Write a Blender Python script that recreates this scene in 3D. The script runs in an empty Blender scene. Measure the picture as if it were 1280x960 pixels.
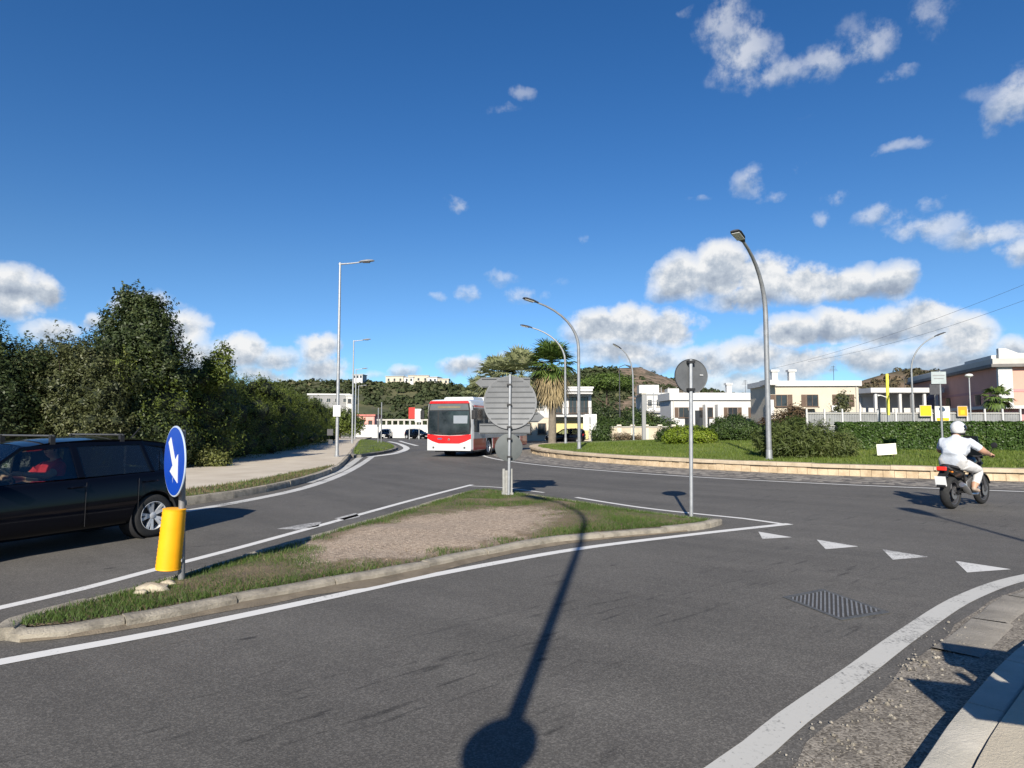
import bpy, bmesh, math, random
import numpy as np
from mathutils import Vector, Matrix, noise as mnoise
random.seed(7); RNG = np.random.default_rng(11)
C = bpy.context.scene.collection
S = bpy.context.scene
R = math.radians
# ------------------------------------------------------------------ camera
CAM_H, FOC, HZ = 1.65, 800.0, 531.0          # eye height, focal length and horizon row in 1280 px pixels
PITCH = math.atan((HZ - 480) / FOC)
cd = bpy.data.cameras.new('camera'); cam = bpy.data.objects.new('camera', cd); C.objects.link(cam)
cd.sensor_width = 36; cd.lens = FOC / 1280 * 36; cd.clip_start = .05; cd.clip_end = 6000
cam.location = (0, 0, CAM_H); cam.rotation_euler = (math.pi / 2 + PITCH, 0, 0)
S.camera = cam
# ------------------------------------------------------------------ light
SUN_EL, SUN_AZ = 29.0, 10.0                  # sun behind the camera; its light travels towards azimuth 10 deg right of +Y
sd = bpy.data.lights.new('sun', 'SUN'); sun = bpy.data.objects.new('sun', sd); C.objects.link(sun)
sd.energy = 4.6; sd.angle = R(.53); sd.color = (1, .93, .82)
ldir = Vector((math.sin(R(SUN_AZ)) * math.cos(R(SUN_EL)), math.cos(R(SUN_AZ)) * math.cos(R(SUN_EL)), -math.sin(R(SUN_EL))))
sun.rotation_euler = ldir.to_track_quat('-Z', 'Y').to_euler()
S.view_settings.view_transform = 'Standard'; S.view_settings.look = 'None'
S.view_settings.exposure = 0.85; S.view_settings.gamma = 1.0
S.render.engine = 'CYCLES'
S.cycles.max_bounces = 6; S.cycles.transparent_max_bounces = 8; S.cycles.use_denoising = True
S.cycles.sample_clamp_indirect = 6


def ray(px, py):
    x = (px - 640) / FOC; y = (480 - py) / FOC
    return Vector((x, math.cos(PITCH) - y * math.sin(PITCH), math.sin(PITCH) + y * math.cos(PITCH)))


def gz(y):                                   # the ground falls away gently beyond the roundabout
    return -.008 * min(max(y - 40, 0), 110)


def G(px, py, z=0):
    d = ray(px, py); t = (z - CAM_H) / d.z
    return Vector((d.x * t, d.y * t, z))


def at(px, py, Y):
    d = ray(px, py); t = Y / d.y
    return Vector((d.x * t, Y, CAM_H + d.z * t))


# ------------------------------------------------------------------ sky
W = bpy.data.worlds.new('World'); S.world = W; W.use_nodes = True
nt = W.node_tree; nt.nodes.clear()


def nd(t, kind, **kw):
    n = t.nodes.new(kind)
    for k, v in kw.items():
        if k == 'ins':
            for kk, vv in v.items():
                n.inputs[kk].default_value = vv
        else:
            setattr(n, k, v)
    return n


def mth(t, op, a, b=None, c=None, clamp=False):
    n = t.nodes.new('ShaderNodeMath'); n.operation = op; n.use_clamp = clamp
    for i, v in enumerate((a, b, c)):
        if v is None: continue
        if isinstance(v, (int, float)): n.inputs[i].default_value = v
        else: t.links.new(v, n.inputs[i])
    return n.outputs[0]


def build_sky():
    t = nt; L = t.links.new
    sky = nd(t, 'ShaderNodeTexSky', sky_type='NISHITA', sun_disc=False)
    sky.sun_elevation = R(SUN_EL); sky.sun_rotation = R(180 + SUN_AZ)
    sky.altitude = 0; sky.air_density = 1.0; sky.dust_density = .1; sky.ozone_density = 3.5
    tc = nd(t, 'ShaderNodeTexCoord')
    sx = nd(t, 'ShaderNodeSeparateXYZ'); L(tc.outputs['Generated'], sx.inputs[0])
    az = mth(t, 'ARCTAN2', sx.outputs[0], sx.outputs[1])
    el = mth(t, 'ARCSINE', sx.outputs[2])
    co = nd(t, 'ShaderNodeCombineXYZ'); L(az, co.inputs[0]); L(el, co.inputs[1])
    # ragged edges: push the direction around with two noises
    n1 = nd(t, 'ShaderNodeTexNoise', ins={'Scale': 16.0, 'Detail': 7.0, 'Roughness': .62}); L(co.outputs[0], n1.inputs['Vector'])
    n2 = nd(t, 'ShaderNodeTexNoise', ins={'Scale': 9.0, 'Detail': 5.0, 'Roughness': .62})
    L(co.outputs[0], n2.inputs['Vector'])
    v0 = nd(t, 'ShaderNodeVectorMath', operation='SUBTRACT'); L(n2.outputs['Color'], v0.inputs[0]); v0.inputs[1].default_value = (.5, .5, .5)
    v1 = nd(t, 'ShaderNodeVectorMath', operation='MULTIPLY'); L(v0.outputs[0], v1.inputs[0]); v1.inputs[1].default_value = (.075, .05, 0)
    v2 = nd(t, 'ShaderNodeVectorMath', operation='ADD'); L(co.outputs[0], v2.inputs[0]); L(v1.outputs[0], v2.inputs[1])
    sp = nd(t, 'ShaderNodeSeparateXYZ'); L(v2.outputs[0], sp.inputs[0]); AZ, EL = sp.outputs[0], sp.outputs[1]
    nz = mth(t, 'SUBTRACT', n1.outputs['Fac'], .5)
    # billows: the same noise read a little higher up shows which side of a bulge faces the light
    up = nd(t, 'ShaderNodeVectorMath', operation='ADD'); L(co.outputs[0], up.inputs[0]); up.inputs[1].default_value = (-.006, .014, 0)
    n3 = nd(t, 'ShaderNodeTexNoise', ins={'Scale': 16.0, 'Detail': 7.0, 'Roughness': .62}); L(up.outputs[0], n3.inputs['Vector'])
    bil = mth(t, 'SUBTRACT', n1.outputs['Fac'], n3.outputs['Fac'])
    bg1 = nd(t, 'ShaderNodeBackground'); bg1.inputs[1].default_value = SKY_STRENGTH
    hs = nd(t, 'ShaderNodeHueSaturation', ins={'Hue': .508, 'Saturation': 1.28}); L(sky.outputs[0], hs.inputs['Color'])
    lo = nd(t, 'ShaderNodeMapRange', interpolation_type='SMOOTHSTEP', ins={'From Min': -.02, 'From Max': .26, 'To Min': 1.0, 'To Max': 0.0}); L(el, lo.inputs['Value'])
    tint = nd(t, 'ShaderNodeMix', data_type='RGBA', blend_type='MULTIPLY'); L(lo.outputs[0], tint.inputs[0]); L(hs.outputs[0], tint.inputs[6]); tint.inputs[7].default_value = (.52, .86, 1.25, 1)   # clean sea air: blue down to the hills
    L(tint.outputs[2], bg1.inputs[0])
    last = bg1
    for g0 in range(0, len(CLOUDS), NC):      # a few clouds per layer: one layer holds all that the shader can keep in mind at once
        num = den = dmax = None
        for (px, py, rx, ry, s) in CLOUDS[g0:g0 + NC]:
            d = ray(px, py).normalized()
            a0 = math.atan2(d.x, d.y); e0 = math.asin(d.z); k = math.cos(a0)
            ra = rx / FOC * k * k * 1.12; re = ry / FOC * k * 1.15
            dy = mth(t, 'MULTIPLY_ADD', EL, 1 / re, -e0 / re)
            dx = mth(t, 'MULTIPLY_ADD', AZ, 1 / ra, -a0 / ra)
            w = mth(t, 'MAXIMUM', mth(t, 'MULTIPLY_ADD', mth(t, 'MULTIPLY_ADD', dx, dx, mth(t, 'MULTIPLY', dy, dy)), -s, s), 0.0)
            num = mth(t, 'MULTIPLY', w, dy) if num is None else mth(t, 'MULTIPLY_ADD', w, dy, num)
            den = w if den is None else mth(t, 'ADD', den, w)
            dmax = w if dmax is None else mth(t, 'SMOOTH_MAX', dmax, w, .10)
        top = mth(t, 'DIVIDE', num, mth(t, 'MAXIMUM', den, .001))         # -1 cloud base .. +1 cloud top
        dens = mth(t, 'MULTIPLY_ADD', nz, 2.1, mth(t, 'MULTIPLY', dmax, .92))
        dens = mth(t, 'MULTIPLY', dens, mth(t, 'MULTIPLY', mth(t, 'SUBTRACT', dmax, .07), 6.0, clamp=True))
        mr = nd(t, 'ShaderNodeMapRange', interpolation_type='SMOOTHSTEP', ins={'From Min': .14, 'From Max': .58}); L(dens, mr.inputs['Value'])
        alpha = mth(t, 'MULTIPLY', mr.outputs[0], mth(t, 'MULTIPLY_ADD', dmax, 1.35, -.16, clamp=True))
        sh = mth(t, 'MULTIPLY_ADD', top, .70, .72)
        sh = mth(t, 'MULTIPLY_ADD', bil, 2.6, sh)
        sh = mth(t, 'SUBTRACT', sh, mth(t, 'MULTIPLY', mth(t, 'SUBTRACT', dmax, .6), .30), clamp=True)
        cr = nd(t, 'ShaderNodeValToRGB'); L(sh, cr.inputs[0])
        e = cr.color_ramp.elements
        e[0].position = .05; e[0].color = (.30, .36, .46, 1); e[1].position = .95; e[1].color = (.86, .87, .88, 1)
        em = e.new(.5); em.color = (.50, .56, .64, 1)
        bg2 = nd(t, 'ShaderNodeBackground'); L(cr.outputs[0], bg2.inputs[0]); bg2.inputs[1].default_value = CLOUD_STRENGTH
        mx = nd(t, 'ShaderNodeMixShader'); L(alpha, mx.inputs[0]); L(last.outputs[0], mx.inputs[1]); L(bg2.outputs[0], mx.inputs[2])
        last = mx
    out = nd(t, 'ShaderNodeOutputWorld'); L(last.outputs[0], out.inputs[0])


SKY_STRENGTH, CLOUD_STRENGTH, NC = .065, .58, 100
CLOUDS = [
    # big cumulus, upper right
    (850, 348, 46, 36, 1.1), (900, 340, 52, 40, 1.2), (955, 350, 55, 34, 1.1), (1010, 356, 52, 30, 1.1), (1065, 350, 52, 30, 1.1),
    (1115, 348, 48, 28, 1.1), (940, 372, 85, 22, .9),
    # cumulus over the flats
    (745, 412, 50, 30, 1.1), (790, 405, 52, 34, 1.2), (840, 412, 40, 28, 1.1), (780, 440, 85, 24, .9),
    # bank over the right roofs
    (995, 418, 48, 26, 1.1), (1045, 408, 55, 30, 1.1), (1100, 410, 60, 32, 1.1), (1155, 402, 65, 34, 1.0), (1210, 418, 46, 38, 1.1),
    (940, 446, 75, 26, .95), (1010, 455, 85, 26, .9), (1090, 452, 85, 26, .9), (1180, 450, 90, 28, .9), (880, 455, 60, 26, .9),
    (820, 452, 55, 22, .85), (1268, 432, 30, 22, .9), (930, 480, 120, 22, .8), (1150, 378, 70, 14, .55), (1240, 470, 60, 20, .8),
    # thin high cloud, right edge and top
    (1105, 268, 70, 15, .52), (1165, 280, 75, 20, .62), (1235, 288, 75, 20, .66), (1275, 310, 34, 24, .72), (1150, 254, 60, 10, .40), (1210, 262, 60, 8, .30),
    (905, 25, 46, 40, .50), (935, 65, 54, 46, .60), (975, 92, 56, 26, .50), (1030, 76, 52, 30, .52), (1085, 58, 48, 34, .50), (1060, 40, 40, 30, .30), (1122, 95, 34, 12, .40),
    (915, 95, 44, 26, .36), (1262, 128, 48, 44, .62), (1230, 115, 60, 16, .30), (1160, 18, 56, 32, .36), (1175, 35, 24, 22, .34), (862, 12, 18, 9, .36),
    (940, 224, 36, 22, .52), (965, 246, 26, 11, .42), (1008, 208, 20, 9, .38), (1040, 243, 36, 13, .48), (1022, 270, 18, 11, .42), (1118, 186, 56, 9, .42), (870, 250, 24, 9, .32), (980, 150, 60, 8, .2),
    (567, 252, 21, 14, .48), (586, 367, 22, 14, .50), (650, 118, 26, 12, .36), (625, 140, 34, 9, .30), (656, 370, 36, 13, .48), (625, 350, 34, 12, .42), (545, 370, 18, 9, .40), (730, 297, 14, 9, .32), (690, 352, 40, 8, .25),
    # left bank
    (15, 362, 46, 34, 1.15), (55, 362, 34, 24, 1.0), (10, 385, 40, 18, .9), (62, 410, 44, 20, .85), (110, 402, 26, 16, .8), (180, 388, 46, 30, 1.0),
    (225, 415, 44, 34, 1.0), (250, 445, 50, 26, .9), (302, 438, 46, 30, 1.1), (345, 448, 36, 20, .85), (395, 436, 28, 24, 1.0), (400, 460, 50, 18, .9), (330, 468, 60, 16, .8), (150, 430, 60, 26, .7),
    (510, 464, 26, 12, .75), (585, 460, 36, 16, .9), (640, 455, 40, 16, .7), (450, 470, 50, 10, .5), (690, 470, 60, 14, .6),
]
build_sky()
W.cycles.sampling_method = 'MANUAL'; W.cycles.sample_map_resolution = 512
# ------------------------------------------------------------------ helpers: materials
MATS = {}


def mat(name, col, rough=.7, var=.18, scale=6.0, bump=0.0, bscale=None, metal=0.0, spec=.4, col2=None, thr=None, coat=0.0, trans=0.0):
    """Principled material: base colour broken up by two noises, fine bump from a third."""
    if name in MATS: return MATS[name]
    m = bpy.data.materials.new(name); m.use_nodes = True; t = m.node_tree; L = t.links.new
    p = t.nodes['Principled BSDF']; MATS[name] = m
    p.inputs['Roughness'].default_value = rough; p.inputs['Metallic'].default_value = metal
    p.inputs['Specular IOR Level'].default_value = spec; p.inputs['Coat Weight'].default_value = coat
    tc = nd(t, 'ShaderNodeTexCoord')
    n = nd(t, 'ShaderNodeTexNoise', ins={'Scale': scale, 'Detail': 8.0, 'Roughness': .65}); L(tc.outputs['Object'], n.inputs['Vector'])
    cr = nd(t, 'ShaderNodeValToRGB'); L(n.outputs['Fac'], cr.inputs[0])
    e = cr.color_ramp.elements
    c2 = col2 or tuple(min(1, c * (1 + var)) for c in col)
    c1 = col if col2 else tuple(c * (1 - var) for c in col)
    lo, hi = thr or (.32, .68)
    e[0].position = lo; e[0].color = (*c1, 1); e[1].position = hi; e[1].color = (*c2, 1)
    L(cr.outputs[0], p.inputs['Base Color'])
    if bump:
        b = nd(t, 'ShaderNodeTexNoise', ins={'Scale': bscale or scale * 8, 'Detail': 6.0, 'Roughness': .7}); L(tc.outputs['Object'], b.inputs['Vector'])
        bm = nd(t, 'ShaderNodeBump', ins={'Strength': bump, 'Distance': .02}); L(b.outputs['Fac'], bm.inputs['Height']); L(bm.outputs[0], p.inputs['Normal'])
    if rough < .6:
        rr = nd(t, 'ShaderNodeMapRange', ins={'To Min': rough * .75, 'To Max': min(1, rough * 1.3)}); L(n.outputs['Fac'], rr.inputs['Value']); L(rr.outputs[0], p.inputs['Roughness'])
    return m


def glass_mat(name, tint=(.02, .025, .03), alpha=.55, rough=.04):
    if name in MATS: return MATS[name]
    m = bpy.data.materials.new(name); m.use_nodes = True; t = m.node_tree; L = t.links.new; MATS[name] = m
    t.nodes.clear()
    g = nd(t, 'ShaderNodeBsdfGlossy', ins={'Roughness': rough}); g.inputs[0].default_value = (.9, .95, 1, 1)
    tr = nd(t, 'ShaderNodeBsdfTransparent'); tr.inputs[0].default_value = (.78, .83, .82, 1)
    df = nd(t, 'ShaderNodeBsdfDiffuse'); df.inputs[0].default_value = (*tint, 1)
    m1 = nd(t, 'ShaderNodeMixShader', ins={0: alpha}); L(tr.outputs[0], m1.inputs[1]); L(df.outputs[0], m1.inputs[2])
    fr = nd(t, 'ShaderNodeFresnel', ins={'IOR': 1.5})
    m2 = nd(t, 'ShaderNodeMixShader'); L(fr.outputs[0], m2.inputs[0]); L(m1.outputs[0], m2.inputs[1]); L(g.outputs[0], m2.inputs[2])
    o = nd(t, 'ShaderNodeOutputMaterial'); L(m2.outputs[0], o.inputs[0])
    return m


def leaf_mat(name, c1, c2, c3=None, trans=.25, rough=.55, nscale=1.2):
    """Leaves: each leaf its own shade (random per island), drifting over the crown, a little light coming through."""
    if name in MATS: return MATS[name]
    m = bpy.data.materials.new(name); m.use_nodes = True; t = m.node_tree; L = t.links.new; MATS[name] = m
    p = t.nodes['Principled BSDF']; p.inputs['Roughness'].default_value = rough; p.inputs['Specular IOR Level'].default_value = .35
    ge = nd(t, 'ShaderNodeNewGeometry'); tc = nd(t, 'ShaderNodeTexCoord')
    n = nd(t, 'ShaderNodeTexNoise', ins={'Scale': nscale, 'Detail': 4.0}); L(tc.outputs['Object'], n.inputs['Vector'])
    f = mth(t, 'ADD', mth(t, 'MULTIPLY', ge.outputs['Random Per Island'], .6), mth(t, 'MULTIPLY_ADD', n.outputs['Fac'], 1.0, -.3), clamp=True)
    cr = nd(t, 'ShaderNodeValToRGB'); L(f, cr.inputs[0]); e = cr.color_ramp.elements
    e[0].position = .1; e[0].color = (*c1, 1); e[1].position = .75; e[1].color = (*c2, 1)
    if c3: q = e.new(.95); q.color = (*c3, 1)
    L(cr.outputs[0], p.inputs['Base Color'])
    tl = nd(t, 'ShaderNodeBsdfTranslucent'); L(cr.outputs[0], tl.inputs[0])
    mx = nd(t, 'ShaderNodeMixShader', ins={0: trans}); L(p.outputs[0], mx.inputs[1]); L(tl.outputs[0], mx.inputs[2])
    L(mx.outputs[0], t.nodes['Material Output'].inputs[0])
    return m


# ------------------------------------------------------------------ helpers: geometry
class MB:
    """Collects shapes and links them as ONE mesh object."""
    def __init__(s): s.v = []; s.f = []; s.m = []

    def add(s, vs, fs, mi=0, M=None):
        o = len(s.v)
        for v in vs: s.v.append(tuple(M @ Vector(v)) if M else tuple(v))
        for f in fs: s.f.append([i + o for i in f]); s.m.append(mi)
        return s

    def box(s, c, size, mi=0, rz=0, M=None):
        hx, hy, hz = size[0] / 2, size[1] / 2, size[2] / 2
        T = Matrix.Translation(c) @ Matrix.Rotation(rz, 4, 'Z')
        if M: T = M @ T
        vs = [(x, y, z) for x in (-hx, hx) for y in (-hy, hy) for z in (-hz, hz)]
        return s.add(vs, [(0, 1, 3, 2), (4, 6, 7, 5), (0, 4, 5, 1), (2, 3, 7, 6), (0, 2, 6, 4), (1, 5, 7, 3)], mi, T)

    def tube(s, pts, rad, n=10, mi=0, caps=True, M=None):
        pts = [Vector(p) for p in pts]
        if not isinstance(rad, (list, tuple)): rad = [rad] * len(pts)
        vs = []; prev = None
        for i, p in enumerate(pts):
            d = (pts[min(i + 1, len(pts) - 1)] - pts[max(i - 1, 0)]).normalized()
            if prev is None: a = d.orthogonal().normalized()
            else:
                a = prev - d * prev.dot(d)
                a = a.normalized() if a.length > 1e-6 else d.orthogonal().normalized()
            prev = a; b = d.cross(a)
            for k in range(n):
                w = 2 * math.pi * k / n
                vs.append(p + (a * math.cos(w) + b * math.sin(w)) * rad[i])
        fs = [(i * n + k, i * n + (k + 1) % n, (i + 1) * n + (k + 1) % n, (i + 1) * n + k) for i in range(len(pts) - 1) for k in range(n)]
        if caps: fs += [tuple(range(n - 1, -1, -1)), tuple(range((len(pts) - 1) * n, len(pts) * n))]
        return s.add(vs, fs, mi, M)

    def loft(s, rings, mi=0, caps=True, M=None):
        n = len(rings[0]); vs = [v for r in rings for v in r]
        fs = [(i * n + k, i * n + (k + 1) % n, (i + 1) * n + (k + 1) % n, (i + 1) * n + k) for i in range(len(rings) - 1) for k in range(n)]
        if caps: fs += [tuple(range(n - 1, -1, -1)), tuple(range((len(rings) - 1) * n, len(rings) * n))]
        return s.add(vs, fs, mi, M)

    def prism(s, poly, a, b, axis='z', mi=0, M=None):
        """a flat outline pushed from a to b along an axis; outline in the other two axes (x: yz, y: xz, z: xy)"""
        def P(u, v, w): return {'z': (u, v, w), 'y': (u, w, v), 'x': (w, u, v)}[axis]
        n = len(poly)
        vs = [P(u, v, a) for u, v in poly] + [P(u, v, b) for u, v in poly]
        fs = [tuple(range(n - 1, -1, -1)), tuple(range(n, 2 * n))] + [(i, (i + 1) % n, n + (i + 1) % n, n + i) for i in range(n)]
        return s.add(vs, fs, mi, M)

    def lathe(s, prof, c=(0, 0, 0), axis='z', n=24, mi=0, M=None):
        rings = []
        for r, h in prof:
            ring = []
            for k in range(n):
                w = 2 * math.pi * k / n; u, v = r * math.cos(w), r * math.sin(w)
                p = {'z': (u, v, h), 'y': (u, h, v), 'x': (h, u, v)}[axis]
                ring.append((p[0] + c[0], p[1] + c[1], p[2] + c[2]))
            rings.append(ring)
        open_ = prof[0][0] > 1e-6 and prof[-1][0] > 1e-6
        return s.loft(rings + rings[:1] if open_ else rings, mi, not open_, M)

    def build(s, name, mats, parent=None, smooth=40, bevel=0, loc=None, bseg=2):
        me = bpy.data.meshes.new(name); me.from_pydata(s.v, [], s.f)
        if not isinstance(mats, (list, tuple)): mats = [mats]
        for m in mats: me.materials.append(m)
        if len(mats) > 1: me.polygons.foreach_set('material_index', s.m)
        bm = bmesh.new(); bm.from_mesh(me); bmesh.ops.recalc_face_normals(bm, faces=bm.faces); bm.to_mesh(me); bm.free()
        if smooth:
            me.shade_smooth(); me.set_sharp_from_angle(angle=R(smooth))
        o = bpy.data.objects.new(name, me); C.objects.link(o)
        if parent: o.parent = parent
        if loc is not None: o.location = loc
        if bevel:
            b = o.modifiers.new('Bevel', 'BEVEL'); b.width = bevel; b.segments = bseg; b.limit_method = 'ANGLE'; b.angle_limit = R(50)
        return o


def raw(name, V, F4, mats, parent=None, midx=None, k=4):
    """fast mesh from numpy arrays (V: n x 3, F: m x k)"""
    me = bpy.data.meshes.new(name); V = np.asarray(V, np.float32); F = np.asarray(F4, np.int32)
    me.vertices.add(len(V)); me.vertices.foreach_set('co', V.ravel())
    me.loops.add(F.size); me.loops.foreach_set('vertex_index', F.ravel())
    me.polygons.add(len(F)); me.polygons.foreach_set('loop_start', np.arange(0, F.size, k, dtype=np.int32))
    if not isinstance(mats, (list, tuple)): mats = [mats]
    for m in mats: me.materials.append(m)
    if midx is not None: me.polygons.foreach_set('material_index', np.asarray(midx, np.int32))
    me.update(calc_edges=True); me.validate()
    o = bpy.data.objects.new(name, me); C.objects.link(o)
    if parent: o.parent = parent
    return o


def tag(o, label, cat, group=None):
    o['label'] = label; o['category'] = cat
    if group: o['group'] = group
    return o


def thing(name, label, cat, loc=(0, 0, 0), rz=0, group=None):
    o = bpy.data.objects.new(name, None); C.objects.link(o); o.location = loc; o.rotation_euler = (0, 0, rz); o.empty_display_size = .2
    return tag(o, label, cat, group)


def struct(o, kind='structure'):
    o['kind'] = kind; return o


def dup(root, loc, rz, label, group=None):
    def cp(o, parent):
        c = o.copy(); C.objects.link(c)
        if parent: c.parent = parent
        for ch in o.children: cp(ch, c)
        return c
    c = cp(root, None); c.location = loc; c.rotation_euler = (0, 0, rz); c['label'] = label
    if group: c['group'] = group
    return c


def smooth_path(pts, step=.4, closed=False):
    """Catmull-Rom through the points, resampled"""
    P = [Vector((p[0], p[1], 0)) for p in pts]; out = []; n = len(P)
    for i in range(n if closed else n - 1):
        g = (lambda j: P[j % n]) if closed else (lambda j: P[min(max(j, 0), n - 1)])
        p0, p1, p2, p3 = g(i - 1), g(i), g(i + 1), g(i + 2)
        k = max(1, int((p2 - p1).length / step))
        for q in range(k):
            u = q / k
            out.append(.5 * ((2 * p1) + (p2 - p0) * u + (2 * p0 - 5 * p1 + 4 * p2 - p3) * u * u + (3 * p1 - p0 - 3 * p2 + p3) * u ** 3))
    if not closed: out.append(P[-1])
    return out


def sweep(path, prof, closed=False, zf=lambda x, y: 0.0, jit=0.0):
    """ribbon: for every path point the profile [(offset to the left, z)]"""
    n = len(path); vs = []; m = len(prof); fs = []
    for i, p in enumerate(path):
        a = path[(i - 1) % n if closed else max(i - 1, 0)]; b = path[(i + 1) % n if closed else min(i + 1, n - 1)]
        d = (b - a); d.z = 0; d.normalize(); nl = Vector((-d.y, d.x, 0))
        for (o, z) in prof:
            j = jit * mnoise.noise(Vector((p.x * 2.3, p.y * 2.3, o * 3))) if jit else 0
            q = p + nl * (o + j); vs.append((q.x, q.y, z + zf(q.x, q.y) + j * .5))
    for i in range(n if closed else n - 1):
        for k in range(m - 1):
            a = i * m + k; b = ((i + 1) % n) * m + k
            fs.append((a, b, b + 1, a + 1))
    mb = MB(); mb.add(vs, fs); return mb


def inside(poly, X, Y):
    r = np.zeros(len(X), bool); n = len(poly)
    for i in range(n):
        x1, y1 = poly[i][0], poly[i][1]; x2, y2 = poly[(i + 1) % n][0], poly[(i + 1) % n][1]
        c = ((y1 > Y) != (y2 > Y)) & (X < (x2 - x1) * (Y - y1) / (y2 - y1 + 1e-12) + x1)
        r ^= c
    return r


# ------------------------------------------------------------------ foliage
def rand_dirs(n):
    v = RNG.normal(size=(n, 3)); return v / np.linalg.norm(v, axis=1, keepdims=True)


def leaf_quads(P, N, L, Wd, spread=.8):
    """diamond leaves at P, facing roughly N"""
    n = len(P); nn = N + rand_dirs(n) * spread; nn /= np.linalg.norm(nn, axis=1, keepdims=True)
    r = rand_dirs(n); a = np.cross(nn, r); a /= np.linalg.norm(a, axis=1, keepdims=True) + 1e-9; b = np.cross(nn, a)
    s = (RNG.uniform(.6, 1.35, n))[:, None]
    l = a * L * .5 * s; w = b * Wd * .5 * s
    fold = nn * (Wd * .18) * s
    V = np.stack([P - l, P + w + fold, P + l, P - w + fold], 1).reshape(-1, 3)
    F = np.arange(n * 4).reshape(-1, 4)
    return V, F


def blob_points(blobs, n, shell=(.72, 1.06), lump=.22, seed=0):
    """points near the surfaces of ellipsoids [(cx,cy,cz,rx,ry,rz)], share by surface; returns points, outward normals"""
    ws = np.array([(b[3] * b[4] + b[4] * b[5] + b[3] * b[5]) for b in blobs]); ws /= ws.sum()
    PP = []; NN = []
    for bi, b in enumerate(blobs):
        k = max(8, int(n * ws[bi])); d = rand_dirs(k)
        ph = RNG.uniform(0, 6.28, 6)
        lum = (np.sin(d[:, 0] * 5 + ph[0]) * np.sin(d[:, 1] * 5 + ph[1]) + np.sin(d[:, 2] * 6 + ph[2]) * np.sin(d[:, 0] * 7 + ph[3]) + .7 * np.sin(d[:, 1] * 11 + ph[4]) * np.sin(d[:, 2] * 11 + ph[5])) / 2.2
        rr = (RNG.uniform(0, 1, k) ** .6 * (shell[1] - shell[0]) + shell[0]) * (1 + lump * lum)
        rad = np.array(b[3:6])
        p = np.array(b[:3]) + d * rad * rr[:, None]
        nrm = d / rad; nrm /= np.linalg.norm(nrm, axis=1, keepdims=True)
        PP.append(p); NN.append(nrm)
    P = np.concatenate(PP); N = np.concatenate(NN)
    # drop points deep inside another ellipsoid
    keep = np.ones(len(P), bool)
    for b in blobs:
        q = (P - np.array(b[:3])) / np.array(b[3:6]); keep &= (q * q).sum(1) > .30
    return P[keep], N[keep]


def clump(P, N, per, r):
    """turn every point into a small spray of leaf points"""
    Q = np.repeat(P, per, 0) + RNG.normal(size=(len(P) * per, 3)) * r
    return Q, np.repeat(N, per, 0)


def ico(c, rad, sub=2, lump=.2, seed=0):
    bm = bmesh.new(); bmesh.ops.create_icosphere(bm, subdivisions=sub, radius=1)
    V = []
    for v in bm.verts:
        k = 1 + lump * mnoise.noise(v.co * 1.8 + Vector((seed * 3.1, seed, 0)))
        V.append((c[0] + v.co.x * rad[0] * k, c[1] + v.co.y * rad[1] * k, c[2] + v.co.z * rad[2] * k))
    F = [[v.index for v in f.verts] for f in bm.faces]; bm.free()
    return V, F


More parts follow.
